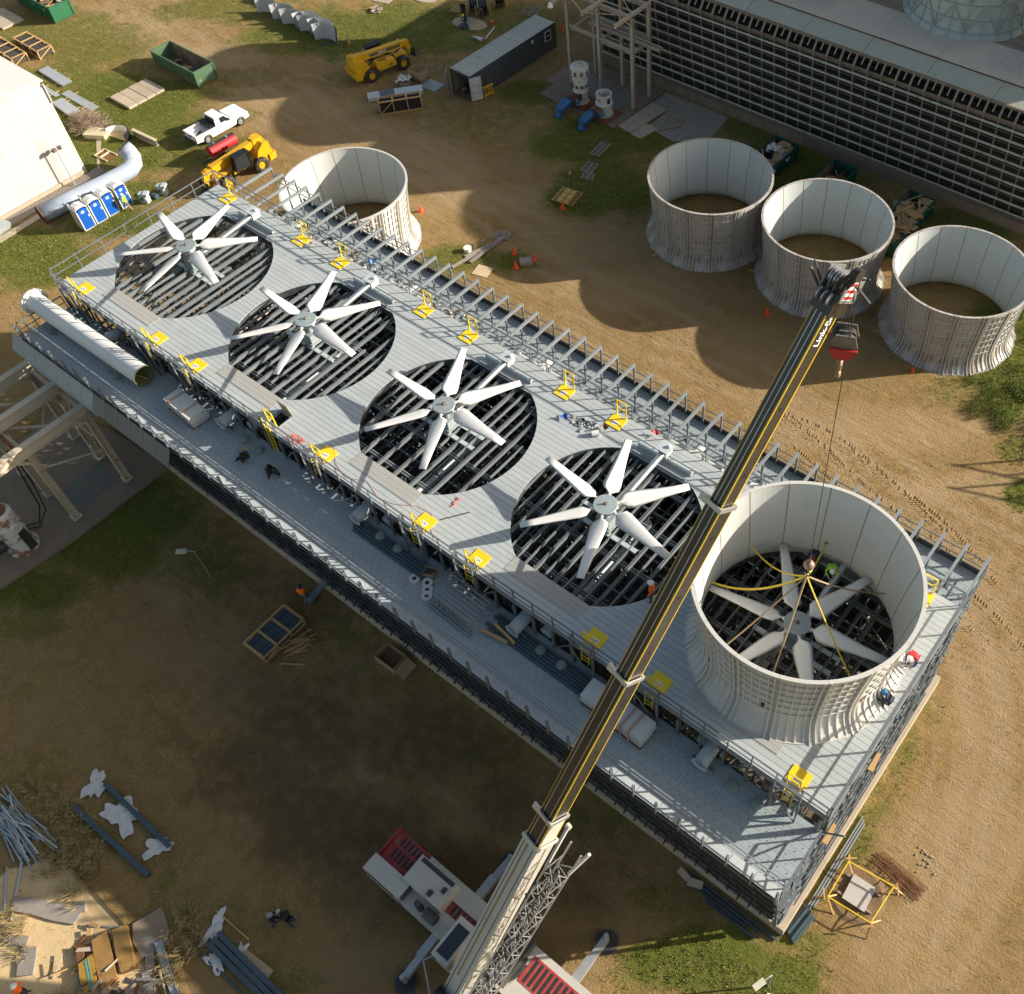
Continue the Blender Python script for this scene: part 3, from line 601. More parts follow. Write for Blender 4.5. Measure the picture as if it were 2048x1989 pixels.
# open hatch with its lid standing up
oh = ob('hatch', MB().box(-.45,.45,-.47,-.42,11.9,12.06).box(-.45,.45,.42,.47,11.9,12.06).box(-.46,-.41,-.42,.42,11.9,12.06).box(.41,.46,-.42,.42,11.9,12.06).data('hatch', m_frp), T, TO + Vector((14.35, -5.3, 0)))
ob('lid', MB().obox((0, .5, 12.47), (.9, .04, .92), 0, .15).obox((0,.46,12.47),(.06,.05,.8),0,.15).data('lid', M('lid_tan', (.35,.33,.25), .6)), oh)
g = MB()
for dx in (-.32, .32): g.bar((dx, -.47, 12.0), (dx, -.5, 13.15), .06, .06)
g.bar((-.32,-.5,13.15),(.32,-.5,13.15),.055,.055); g.bar((-.32,-.48,12.6),(.32,-.48,12.6),.05,.05)
for dx in (-.22,.22): g.bar((dx,-.9,10.1),(dx,-.84,12.9),.05,.04)
for k in range(8): g.bar((-.22,-.88,10.35+.3*k),(.22,-.88,10.35+.3*k),.035,.035)
ob('gate', g.data('gate', m_yel), oh)
# inlet stubs, valves on the lower decks
for i in range(5):
    x = 11*i - .35
    o = tp(MB().cyl((x, -6.95, 10.62), (x, -5.6, 10.62), .34, 18, inner=.92).cyl((x, -7.03, 10.62), (x, -6.95, 10.62), .42, 18, .36, inner=.85), 'inlet_stub', m_galvp)
    tp(MB().box(x-.6, x+.6, -6.75, -6.66, 10.2, 10.28), 'stub_support', m_rail)
    for dx in (1.6, 2.9):
        tp(MB().lathe([(0,.02),(.26,.02),(.28,.12),(.2,.28),(0,.3)], 12, (x+dx, -6.8, 10.1)), 'domed_cap', M('cap_grey_green', (.20,.24,.22), .6))
    xf = 11*i + .3
    tp(MB().cyl((xf-1.6, 7.0, 10.55), (xf+2.0, 7.0, 10.55), .25, 16).cyl((xf+.1, 7.0, 10.5), (xf+.1, 7.9, 10.5), .25, 14), 'header_pipe', M('header_pipe_grey', (.45,.47,.46), .5))
    tp(MB().obox((xf+.3, 6.9, 10.75), (.5, .45, .5), .3).cyl((xf+.6, 6.8, 11.0), (xf+.6, 6.8, 11.22), .15, 10).cyl((xf-1.9, 7, 10.5), (xf-1.62, 7, 10.5), .33, 14), 'valve', m_plastic)
# ================================================================ FANS
def blade_mesh():
    st = [(.66,.10,.07,24),(.80,.18,.07,24),(.90,.46,.06,23),(1.06,.86,.075,20),(1.35,.92,.08,18),(2.0,.78,.07,14),(2.8,.60,.055,11),(3.6,.48,.04,8),(4.30,.385,.028,6)]
    mb = MB(); rings = []
    for r, wd, th, tw in st:
        tw = R_(tw); c, s_ = math.cos(tw), math.sin(tw); ring = []
        for u, v in ((-.5,0),(-.3,.75),(0,1),(.3,.6),(.5,.02),(.3,-.2),(0,-.35),(-.3,-.3)):
            a = u*wd; b_ = v*th*.6 + (.25-u*u)*.10*wd; ring.append((r, a*c - b_*s_ + .04*wd, a*s_ + b_*c))
        rings.append(ring)
    vs_ = [p for rg in rings for p in rg]; n = 8
    fs = [(i*n+j, i*n+(j+1)%n, (i+1)*n+(j+1)%n, (i+1)*n+j) for i in range(len(st)-1) for j in range(n)]
    fs += [tuple(range(n-1,-1,-1)), tuple((len(st)-1)*n + j for j in range(n))]
    mb.add(vs_, fs)
    return mb.data('blade', m_blade, True)
BL = blade_mesh()
cuff = MB().cyl((.5,0,0),(.72,0,0),.085,10).bar((.62,-.11,0),(.62,.11,0),.05,.06).data('blade_cuff', m_plastic)
hubd = MB().lathe([(0,.10),(.05,.10),(.06,.02),(.60,.0),(.62,-.02),(.62,-.06),(.58,-.07),(0,-.07)], 32).data('hub', m_hub, False)
hubl = MB().lathe([(0,-.2),(.50,-.2),(.52,-.24),(.52,-.3),(.3,-.34),(.18,-.5),(.18,-1.0),(0,-1.0)], 24).data('lower_hub', m_hub)
boss = MB().cyl((0,0,.0),(0,0,.16),.05,10).cyl((0,0,.003),(0,0,.03),.11,10).data('shaft_cap', m_rust)
gbx = MB().obox((0,0,-1.25),(.8,.7,.55)).obox((0,0,-1.6),(1.0,.9,.14)).cyl((0,.3,-1.2),(0,.75,-1.2),.16,12).data('gearbox', m_hub)
def channel(x0, x1, y, z, w_=.2): return MB().box(x0, x1, y-w_/2, y+w_/2, z+.12, z+.14).box(x0, x1, y-w_/2, y-w_/2+.02, z, z+.119).box(x0, x1, y+w_/2-.02, y+w_/2, z, z+.119)
trq = channel(-1.9, 2.2, -.42, -1.86, .24).box(-1.9,2.2,.3,.54,-1.74,-1.72).data('torque_channel', m_galvp)
LAB = ['white fan nearest the yellow telehandlers, at the upper left end of the tower', 'white fan second from the upper left, near the raised tan hatch lid',
       'six-blade white fan in the middle opening of the tower deck', 'six-blade white fan in the opening crossed by the black crane boom', 'six-blade fan standing inside the big white fan stack on the deck']
for i, off in enumerate((46, 56, 59, 52, 10)):
    t = thing('fan', LAB[i], 'fan', (11*i, 0, 13.55), group='fans mounted in the tower deck openings')
    for k in range(6):
        b_ = ob('blade', BL, t, (0,0,-.12), R_(off + 60*k)); ob('blade_cuff', cuff, b_)
    ob('hub', hubd, t); ob('lower_hub', hubl, t); ob('shaft_cap', boss, t); ob('gearbox', gbx, t); ob('torque_channel', trq, t)
    s_ = 1
    sh = MB().cyl((0, .8, -1.15), (0, 4.6, -.82), .17, 18).cyl((0,.7,-1.155),(0,.8,-1.15),.2,14).cyl((0,4.6,-.82),(0,4.66,-.82),.2,14)
    ob('drive_shaft', sh.data('drive_shaft', M('polished_tube', (.62,.64,.65), .28, .8, var=.05)), t)
    mo = ob('motor', MB().obox((0,5.0,-.78),(.5,.6,.5)).obox((0,5.0,-.52),(.74,.74,.03)).data('motor', m_galvp), t)
    ob('fan_cover', MB().lathe([(0,.14),(.07,.12),(.11,.07),(.12,0),(0,0)], 12, (.18,5.12,-.5)).data('fan_cover', m_white), mo)
    ob('motor_channel', MB().box(-1.7,1.75,4.84,5.06,-1.42,-1.28).box(-1.7,1.75,4.84,4.87,-1.545,-1.42).data('motor_channel', m_galvp), t)
    ob('motor_channel', MB().box(-1.7,1.75,4.38,4.48,-1.5,-1.42).data('motor_channel', m_frp), t)
# ================================================================ FAN STACKS
PROF = [(5.0,0),(4.93,.05),(4.73,.25),(4.56,.5),(4.45,.8),(4.39,1.15),(4.39,1.7),(4.43,2.3),(4.51,3.1),(4.61,4.0),(4.72,4.8),(4.82,5.5),(4.82,5.56)]
def prof_r(z, P=PROF):
    for (r0_, z0), (r1_, z1) in zip(P[:-1], P[1:]):
        if z <= z1: return r0_ + (r1_-r0_)*(z-z0)/(z1-z0+1e-9)
    return P[-1][0]
def arcrib(mb, z, dep, th, a0, a1, P, n=6):
    r = prof_r(z, P); vs_ = []; fs = []
    for i in range(n+1):
        a = a0 + (a1-a0)*i/n; c, s_ = math.cos(a), math.sin(a)
        for rr, zz in ((r, z-th/2), (r+dep, z-th/2), (r+dep, z+th/2), (r, z+th/2)): vs_.append((rr*c, rr*s_, zz))
    for i in range(n):
        for j in range(3): fs.append((i*4+j, (i+1)*4+j, (i+1)*4+j+1, i*4+j+1))
    mb.add(vs_, fs)
def vrib(mb, a, dep, wd, P, z0=0, z1=99):
    pts = [(r, z) for r, z in P if z0 <= z <= z1]; vs_ = []; fs = []
    for r, z in pts:
        h = wd/2/r
        for rr, aa in ((r, a-h), (r+dep, a-h), (r+dep, a+h), (r, a+h)): vs_.append((rr*math.cos(aa), rr*math.sin(aa), z))
    for i in range(len(pts)-1):
        for j in range(3): fs.append((i*4+j, (i+1)*4+j, (i+1)*4+j+1, i*4+j+1))
    k = (len(pts)-1)*4; fs.append((k, k+1, k+2, k+3)); mb.add(vs_, fs)
def stack_panel(name, mat, P=PROF, da=15., horiz=(1.45,2.1,2.75,3.4,4.05,4.7,5.3), nv=4, rim=True, inner_mat=None, slot=False, rib_mat=None):
    mb = MB(); d = R_(da) - .0012; n = 7
    mb.cur = 1; mb.lathe([(r-.035, z) for r, z in P], n, a0=-d, a1=d)
    mb.cur = 0; mb.lathe(P, n, a0=-d, a1=d)
    if rim: mb.lathe([(P[-1][0]-.035,P[-1][1]),(P[-1][0]-.04,P[-1][1]+.02),(P[-1][0]+.13,P[-1][1]+.02),(P[-1][0]+.13,P[-1][1]-.07),(P[-1][0],P[-1][1]-.07)], n, a0=-d, a1=d)
    mb.lathe([(P[0][0]-.035,.0),(P[0][0]+.06,0),(P[0][0]+.06,.03),(P[0][0]-.02,.03)], n, a0=-d, a1=d)
    mb.cur = 2
    for s_ in (-1, 1): vrib(mb, s_*(d-.025), .15, .05, P)
    mb.cur = 0 if False else 2
    for k in range(nv): vrib(mb, -d + 2*d*(k+1)/(nv+1), .075, .045, P)
    for z in horiz: arcrib(mb, z, .075, .05, -d+.01, d-.01, P)
    if slot: pass
    return mb.data(name, [mat, inner_mat or mat, rib_mat or mat], False)
def stack(name, label, cat, loc, rot, mat, inner, seam, P=PROF, group='fan stacks', n=16, **kw):
    t = thing(name, label, cat, loc, rot, group=group)
    da = 180./n; pm = stack_panel('panel', mat, P, da, inner_mat=inner, **kw)
    sm = MB()
    pts = [(r-.038, z) for r, z in P]
    for i in range(len(pts)-1): sm.bar((pts[i][0],0,pts[i][1]), (pts[i+1][0],0,pts[i+1][1]), .012, .035, (0,1,0))
    sd = sm.data('seam', seam)
    for k in range(n):
        ob('panel', pm, t, None, 2*math.pi*k/n); ob('seam', sd, t, None, 2*math.pi*(k+.5)/n)
    return t
m_st = M('stack_frp_white', (.54,.53,.49), .5, var=.05, sc=.8, dirt=(.38,.34,.29), dsc=.9, dth=.66)
m_str = M('stack_rib_white', (.60,.59,.55), .5, var=.05)
m_sti = M('stack_inner_frp', (.52,.53,.50), .45, var=.05, sc=.5)
m_stg = M('stack_frp_grey', (.45,.43,.40), .55, var=.10, sc=.8, dirt=(.31,.23,.18), dsc=.7, dth=.52)
m_stgr = M('stack_rib_grey', (.52,.52,.49), .55, var=.08, dirt=(.30,.22,.17), dsc=.9, dth=.62)
m_stgi = M('stack_inner_grey', (.47,.50,.49), .5, var=.06, sc=.4)
m_seam = M('seam_rusty', (.16,.09,.05), .8, var=.3); m_seam2 = M('seam_brown', (.22,.13,.08), .8, var=.3)
stack('fan_stack', 'large white ribbed fan stack standing on the right end of the tower deck', 'fan stack', (44, 0, 12.005), R_(7), m_st, m_sti, m_seam2, rib_mat=m_str)
stack('fan_stack', 'grey ribbed fan stack on the ground farthest left of the row by the old tower', 'fan stack', (16.2, 34.05, .0), R_(3), m_stg, m_stgi, m_seam, rib_mat=m_stgr)
stack('fan_stack', 'grey ribbed fan stack middle of the row of three, behind the crane head', 'fan stack', (26.3, 34.8, .0), R_(19), m_stg, m_stgi, m_seam, rib_mat=m_stgr)
stack('fan_stack', 'pale ribbed fan stack at the right end of the row, edged by bright green grass', 'fan stack', (36.95, 35.5, .0), R_(11), m_stg, m_stgi, m_seam, rib_mat=m_stgr)
stack('fan_stack', 'sunlit white fan stack on the ground behind the overhead beams of the tower', 'fan stack', (-6.25, 16.2, .0), R_(25), m_st, m_sti, m_seam2, rib_mat=m_str)
# small timber props under the ground stacks
for cx, cy, a, lb in ((16.2,34.05,-1.9,'timber wedge under the foot of the left ground stack'),(26.3,34.8,-1.2,'timber wedge under the right side of the middle ground stack'),(36.95,35.5,-2.4,'timber wedge under the left side of the right ground stack'),(26.3,34.8,-2.6,'timber wedge under the left side of the middle ground stack')):
    thing('timber_prop', lb, 'timber', (cx+5.2*math.cos(a), cy+5.2*math.sin(a), .04), a, group='timber props under the stacks', data=MB().box(-.35,.35,-.06,.06,-.04,.07).data('timber_prop', m_wood))
# ================================================================ MOBILE CRANE
CR = thing('mobile_crane', 'large mobile crane with a black and yellow telescopic boom reaching over the tower', 'crane', (38.5, -17.1, 0))
CO = Vector((-38.5, 17.1, 0))
def cp_(mb, name, mat, parent=None, smooth=False):
    return mb.build(name, mat, CR, smooth, CO) if parent is None else mb.build(name, mat, parent, smooth)
m_cw = M('crane_cream', (.50,.48,.42), .45, var=.08, sc=.8, dirt=(.34,.27,.20), dsc=.8, dth=.6)
m_cred = M('crane_red', (.36,.045,.045), .5, var=.2, dirt=(.30,.14,.10), dsc=1.4, dth=.55)
m_boomb = M('boom_black', (.030,.026,.021), .30, var=.3, sc=.7, dirt=(.085,.07,.05), dsc=.5, dth=.62)
m_boomy = M('boom_yellow', (.62,.42,.03), .4, var=.15)
m_cdark = M('crane_dark_steel', (.05,.05,.048), .5, .3, var=.3, sc=4)
m_csil = M('crane_silver', (.45,.46,.46), .35, .6, var=.2)
cp_(MB().box(33.9, 45.2, -18.35, -17.35, 1.15, 1.95).box(33.9, 45.0, -16.75, -15.85, 1.15, 1.95).box(31.6, 45.6, -17.6, -16.6, .7, 1.3), 'chassis', m_cw)
for b6 in ((31.6, 33.74, -17.44, -15.8, 1.42, 1.5),(31.5,31.58,-18.4,-15.75,1.2,1.75),(36.2, 39.0, -17.35, -16.75, 1.7, 1.78),(41.0, 46.2, -17.5, -16.2, 1.9, 1.97)): cp_(MB().box(*b6), 'red_walkway', m_cred)
gr = MB()
for k in range(9):
    x = 31.75+k*.27
    if not (k in (0,8)): gr.box(x, x+.15, -17.1, -16.55, 1.502, 1.512); gr.box(x, x+.15, -16.4, -15.9, 1.502, 1.512)
    gr.box(36.4+k*.28, 36.55+k*.28, -17.28, -16.82, 1.782, 1.79)
for k in range(16): gr.box(41.2+k*.3, 41.36+k*.3, -17.4, -16.3, 1.972, 1.98)
kind(cp_(gr, 'step_grating', m_cdark), 'stuff')
cp_(MB().box(31.75, 34.2, -18.35, -17.45, 1.0, 2.55), 'carrier_cab', m_cw)
cp_(MB().box(34.205, 34.24, -18.25, -17.55, 1.9, 2.5).box(32.0, 33.8, -18.37, -18.352, 1.85, 2.4), 'window', m_glass)
hd = cp_(MB().box(33.75, 36.15, -17.55, -16.15, 1.52, 2.75), 'engine_hood', m_cw)
cp_(MB().box(33.9,36.0,-16.42,-16.2,2.752,2.765).box(35.2,35.45,-17.4,-17.1,2.752,2.83).box(35.7,35.9,-16.9,-16.6,2.752,2.85), 'hood_panel', m_cdark, None)
cp_(MB().cyl((35.2,-17.95,1.95),(35.2,-17.95,2.9),.17,14).cyl((35.6,-17.95,2.3),(36.3,-17.95,2.3),.26,14), 'exhaust', M('exhaust_steel',(.10,.09,.08),.5,.6))
for k, x in enumerate((32.6, 34.6, 38.6, 40.0, 43.8, 45.0)):
    for y in (-18.05, -16.05):
        wh = cp_(MB().cyl((x, y-.18, .62), (x, y+.18, .62), .62, 22), 'wheel', m_tyre)
        cp_(MB().cyl((x, y+(.185 if y>-17 else -.185), .62), (x, y+(.2 if y>-17 else -.2), .62), .34, 14), 'rim', m_csil, wh)
for sx, py, by in ((36.8,-13.4,-15.8),(36.4,-20.6,-18.3),(43.0,-13.4,-15.8),(43.0,-20.6,-18.3)):
    arm = cp_(MB().bar((sx, (by*2-17.1*1)/1 if False else by + (.6 if by<-17 else -.6), 1.0), (sx, py+(.1 if by<-17 else -.1), .78), .34, .36).box(sx-.21, sx+.21, min(by, (by+py)/2), max(by, (by+py)/2), .78, 1.2).cyl((sx,py,.3),(sx,py,1.25),.13,12), 'outrigger', m_csil)
    cp_(MB().cyl((sx,py,.13),(sx,py,.2),.42,28).cyl((sx,py,.2),(sx,py,.28),.25,20), 'outrigger_pad', m_cdark, arm)
    cp_(MB().cyl((sx,py,.02),(sx,py,.128),.58,28), 'ground_mat', M('mat_dark', (.06,.06,.055), .8), arm)
# superstructure
sb = cp_(MB().cyl((39.9,-17.1,1.95),(39.9,-17.1,2.3),1.1,28).box(39.0,40.8,-18.2,-15.9,2.3,2.9).box(38.85,40.3,-21.5,-18.2,2.2,3.2), 'turntable', m_cdark)
cp_(MB().box(38.2,41.0,-22.6,-21.3,1.9,3.6), 'counterweight', m_cw)
cp_(MB().cyl((38.8,-20.4,3.55),(40.2,-20.4,3.55),.42,20).cyl((38.8,-20.4,3.55),(38.86,-20.4,3.55),.6,20).cyl((40.14,-20.4,3.55),(40.2,-20.4,3.55),.6,20), 'winch', m_cdark)
cp_(MB().box(37.6,38.6,-19.2,-17.2,2.3,4.1), 'operator_cab', m_cw)
cp_(MB().box(37.58,37.599,-19.0,-17.4,3.0,3.9).box(37.8,38.5,-17.199,-17.18,3.0,3.9).box(37.75,38.45,-19.0,-17.5,4.101,4.12), 'window', m_glass)
cp_(MB().bar((37.4,-19.6,3.6),(38.2,-18.2,3.6),.06,.06).bar((37.4,-19.6,3.6),(38.9,-20.6,3.6),.06,.06).bar((37.4,-19.6,2.4),(37.4,-19.6,3.6),.05,.05), 'guard_frame', m_csil)
BB = Vector((39.5,-19.1,4.0)); BT = Vector((43.5,-1.3,34.1)); BD = (BT-BB).normalized(); BLn = (BT-BB).length
BX = BD.cross(Vector((0,0,1))).normalized(); BZ = BX.cross(BD)
def bp_(t, x, z): return BB + BD*(BLn*t) + BX*x + BZ*z
def bbox(mb, t0, t1, x0, x1, z0, z1, w1=1.0):
    lo = [bp_(t0,x0,z0), bp_(t0,x1,z0), bp_(t0,x1,z1), bp_(t0,x0,z1)]; hi = [bp_(t1,x0*w1,z0*w1), bp_(t1,x1*w1,z0*w1), bp_(t1,x1*w1,z1*w1), bp_(t1,x0*w1,z1*w1)]
    return mb.add(lo+hi, [(0,1,2,3),(7,6,5,4),(0,4,5,1),(1,5,6,2),(2,6,7,3),(3,7,4,0)])
secs = [(-.03,.288,.88,1.0,m_cw),(.288,.331,.76,.90,m_boomb),(.331,.553,.68,.82,m_boomb),(.553,.778,.59,.73,m_boomb),(.778,.995,.50,.64,m_boomb)]
boom = None
for i, (t0, t1, w_, h_, mt) in enumerate(secs):
    mb = MB(); bbox(mb, t0, t1, -w_/2, w_/2, -h_/2, h_/2)
    bbox(mb, t0, t1, -w_/2+.1, w_/2-.1, -h_/2-.14, -h_/2)
    o = cp_(mb, 'boom_section', mt)
    if i == 0: boom = o
    ln = MB()
    bbox(ln, t0, t1, -w_/2+.12, -w_/2+.15, h_/2, h_/2+.012); bbox(ln, t0, t1, w_/2-.2, w_/2-.17, h_/2, h_/2+.012)
    cp_(ln, 'top_ridge', m_csil if i else m_cdark, o)
    if i:
        y = MB(); bbox(y, t0, t1, w_/2-.035, w_/2+.012, h_/2-.03, h_/2+.015); bbox(y, t0, t1, -w_/2-.02, -w_/2+.0, h_/2-.04, h_/2+.02); bbox(y, t0, t1, w_/2, w_/2+.012, -h_/2, -h_/2+.05)
        cp_(y, 'yellow_stripe', m_boomy, o)
    else:
        y = MB(); bbox(y, .02, t1, -.12, -.06, h_/2, h_/2+.03); cp_(y, 'hydraulic_hose', M('hose_ochre', (.28,.2,.06), .6), o)
    if i < 4:
        c = MB(); e = .0025
        bbox(c, t1-e, t1+e, -w_/2-.06, w_/2+.06, h_/2, h_/2+.08); bbox(c, t1-e, t1+e, -w_/2-.06, w_/2+.06, -h_/2-.08, -h_/2); bbox(c, t1-e, t1+e, -w_/2-.06, -w_/2, -h_/2, h_/2); bbox(c, t1-e, t1+e, w_/2, w_/2+.06, -h_/2, h_/2)
        if i: bbox(c, t1-e*2, t1+e*1.2, -w_/2-.35, -w_/2-.05, h_/2-.06, h_/2+.03)
        cp_(c, 'boom_collar', m_csil if i else m_cw, o)
    if i == 1:
        s_ = MB(); bbox(s_, t0+.001, t1-.003, w_/2+.001, w_/2+.01, -h_/2+.05, h_/2-.06); cp_(s_, 'side_panel', m_cw, o)
    hs = MB()
    for k in range(3 if i else 2):
        tt = t0 + (t1-t0)*(k+.5)/3; bbox(hs, tt, tt+.004, w_/2-.02, w_/2+.006, -.1, .06)
    cp_(hs, 'pin_hole', m_blk, o)
# lettering on the side of the last section
txt = text_mesh('Link-Belt', .36, m_white_t, bold=.006)
tt = ob('lettering', txt, CR)
mm = Matrix((BD, BZ, BX)).transposed().to_4x4(); mm.translation = CO + bp_(.972, .50/2+.012, -.0)
tt.matrix_basis = mm
# boom head
hb = MB(); bbox(hb, .985, 1.004, -.36, .36, -.45, .42); hd_ = cp_(hb, 'boom_head', m_boomb)
pl = MB(); bbox(pl, .998, 1.022, .36, .42, -.5, .36); bbox(pl, .998, 1.022, -.42, -.36, -.5, .36); bbox(pl,1.0,1.02,.02,.06,-.5,.34); bbox(pl,1.0,1.02,-.2,-.16,-.5,.34); cp_(pl, 'side_plate', M('head_grey', (.16,.165,.16), .45), hd_)
st = MB()
for k in range(3): bbox(st, 1.002+k*.006, 1.005+k*.006, .421, .43, -.2, .22)
cp_(st, 'hazard_stripe', m_red, hd_)
st = MB(); bbox(st, 1.001, 1.0185, .4205, .4255, -.21, .23); cp_(st, 'hazard_panel', m_white_t, hd_)
sv = MB()
for x in (-.3,-.22,-.1,.0,.12,.22): sv.cyl(bp_(1.014,x,.08), bp_(1.014,x+.05,.08), .27, 20)
for x in (-.25,-.05,.15): sv.cyl(bp_(.998,x,.42), bp_(.998,x+.05,.42), .2, 18)
cp_(sv, 'sheave', m_csil, hd_)
ns = MB(); ns.bar(bp_(1.01,.3,.2), bp_(1.03,.75,.75), .1,.16); ns.bar(bp_(1.01,.1,.3), bp_(1.03,.6,.78), .07,.1); ns.cyl(bp_(1.03,.62,.78), bp_(1.03,.84,.78), .2, 18); ns.bar(bp_(1.0,-.2,.45), bp_(1.03,.65,.95), .03,.05); ns.bar(bp_(1.0,-.4,.3),bp_(1.012,-.85,.5),.06,.06); ns.bar(bp_(1.0,-.4,.1),bp_(1.02,-.8,.6),.04,.04); ns.bar(bp_(1.015,.4,-.1),bp_(1.008,1.0,-.25),.07,.07); ns.bar(bp_(1.02,.42,.2),bp_(1.03,1.0,.5),.04,.04)
cp_(ns, 'auxiliary_nose', m_cdark, hd_)
# stowed lattice jib beside the base section
J0 = bp_(-.02, 1.05, -.25); J1 = bp_(.305, 1.35, -.15)
jd = (J1-J0).normalized(); jx = jd.cross(Vector((0,0,1))).normalized(); jz = jx.cross(jd); jl = (J1-J0).length
jm = MB(); co = [(-.34,-.4),(.34,-.4),(.34,.4),(-.34,.4)]
def jp(t, c): return J0 + jd*(jl*t) + jx*c[0] + jz*c[1]
for c in co: jm.cyl(jp(0,c), jp(1 if c[1] < 0 else .93,c), .042, 8)
n = 15
for k in range(n):
    a, b_ = k/n*.93, (k+1)/n*.93
    for i in range(4):
        c0, c1 = co[i], co[(i+1)%4]
        if k % 2: c0, c1 = c1, c0
        jm.cyl(jp(a,c0), jp(b_,c1), .024, 6); 
    jm.cyl(jp(a,co[0]), jp(a,co[1]), .02, 6); jm.cyl(jp(a,co[2]), jp(a,co[3]), .02, 6)
jo = cp_(jm, 'lattice_jib', m_csil)
cp_(MB().bar(jp(.9,(-.34,.4)), jp(1.1,(-.5,.2)), .11,.14).bar(jp(.9,(.34,-.3)), jp(1.04,(.6,-.4)), .11,.14).cyl(jp(1.1,(-.6,.2)),jp(1.1,(-.4,.2)),.12,12), 'jib_lug', m_cw, jo)
jr = MB()
for k in range(26):
    t = random.random()*.85; c = random.choice(co); jr.tube([jp(t,(c[0]*.6,c[1]+.12)), jp(t+.06,(c[0]*.2,c[1]+.2)), jp(t+.12,(c[0]*.5,c[1]+.1))], .018, 5)
for k in range(40):
    t = random.random()*.9; jr.obox(jp(t,(random.uniform(-.5,.2),random.uniform(-.2,.5))), (.1+random.random()*.2,.08,.08), random.random()*3)
cp_(jr, 'jib_fittings', m_cdark, jo)
# hook block, ropes, ball and slings
HBp = Vector((43.95,-1.0,32.15))
hk = thing('hook_block', 'heavy grey and red hook block hanging under the crane head', 'hook block', HBp, 2.0)
ob('cheek_plate', MB().prism_x([(-.25,-.35),(.25,-.35),(.42,.1),(.3,.55),(-.3,.55),(-.42,.1)], -.3,-.25).prism_x([(-.25,-.35),(.25,-.35),(.42,.1),(.3,.55),(-.3,.55),(-.42,.1)], .25,.3).prism_x([(-.2,-.3),(.2,-.3),(.3,.1),(.2,.5),(-.2,.5)], -.03,.03).data('cheek_plate', M('block_grey', (.20,.20,.18), .5, .3)), hk)
ob('weight', MB().prism_x([(-.25,-.35),(.25,-.35),(.44,.05),(-.44,.05)], .3,.4).prism_x([(-.25,-.35),(.25,-.35),(.44,.05),(-.44,.05)], -.4,-.3).data('weight', m_red), hk)
sv = MB()
for x in (-.22,-.13,.06,.16): sv.cyl((x,0,.15),(x+.06,0,.15),.36,20)
ob('sheave', sv.data('sheave', m_cdark), hk)
ob('swivel', MB().cyl((0,0,-.35),(0,0,-.6),.12,14).data('swivel', m_cdark), hk)
ob('hook', MB().tube([(0,0,-.55),(0,0,-.75),(.2,0,-.95),(.24,0,-1.15),(.1,0,-1.35),(-.12,0,-1.35),(-.27,0,-1.15),(-.25,0,-1.0)], .07, 10, rs=[.08,.09,.09,.1,.1,.09,.07,.03]).tube([(0,0,-.55),(0,0,-.75),(-.2,0,-.95),(-.24,0,-1.15)], .06, 10, rs=[.08,.09,.08,.05]).data('hook', M('hook_tan', (.33,.24,.13), .5, .3), True), hk)
rp = MB()
for x in (-.18,-.06,.1,.2): rp.cyl(tuple(bp_(1.014,x+.2,-.1)), (HBp.x+x*.9, HBp.y, HBp.z+.3), .013, 6)
cp_(rp, 'hoist_rope', m_cdark)
BALL = Vector((43.95,.05,18.25)); apex = Vector((43.95,.02,17.45))
cp_(MB().cyl(tuple(bp_(1.03,.73,.6)), tuple(BALL), .016, 6), 'whip_rope', m_cdark)
bl = thing('hook_ball', 'rusty brown hook ball hanging inside the big white fan stack', 'hook ball', BALL)
ob('ball', MB().lathe([(0,.26),(.1,.24),(.2,.14),(.24,0),(.2,-.14),(.1,-.24),(0,-.26)], 18).data('ball', M('ball_brown', (.28,.17,.13), .5, .2), True), bl)
ob('hook', MB().tube([(0,0,-.22),(0,0,-.45),(.12,0,-.6),(.1,0,-.75),(-.03,0,-.82),(-.14,0,-.72)], .035, 8).data('hook', m_cdark), bl)
ob('rope_socket', MB().cyl((0,0,.2),(0,0,.6),.05,8,r2=.03).data('rope_socket', m_rust), bl)
m_sly = M('sling_yellow', (.66,.48,.05), .6); m_slt = M('sling_tan', (.33,.23,.13), .7)
slw = ['yellow sling drooping to the upper left inside the white fan stack', 'short yellow sling rising to the wall behind the hook ball', 'brown sling running right to the inner wall of the white fan stack', 'yellow sling falling to the lower right across a fan blade', 'brown sling hanging straight down from the hook ball to the near rim', 'brown sling falling to the lower left across two fan blades', 'thick yellow sling sagging far left from the hook ball']
for i, (a, z, m_) in enumerate(((151,13.5,m_sly),(104,13.7,m_sly),(56,13.4,m_slt),(-22,13.6,m_sly),(-78,13.6,m_slt),(-118,13.6,m_slt),(-173,13.3,m_sly))):
    e = Vector((44+4.44*math.cos(R_(a)), 4.44*math.sin(R_(a)), z+.2)); pts = []
    sag = (.75,.45,.35,.15,.1,.15,.9)[i]
    for k in range(15):
        t = k/14; p = apex.lerp(e, t); p.z -= sag*4*t*(1-t); pts.append(p - apex)
    sl = thing('sling', slw[i], 'sling', apex, data=MB().tube(pts, .04 if i != 6 else .055, 6).data('sling', m_), group='slings lifting the fan stack')
    ob('shackle', MB().obox(tuple(e-apex), (.16,.16,.2), R_(a)).data('shackle', m_rust), sl)
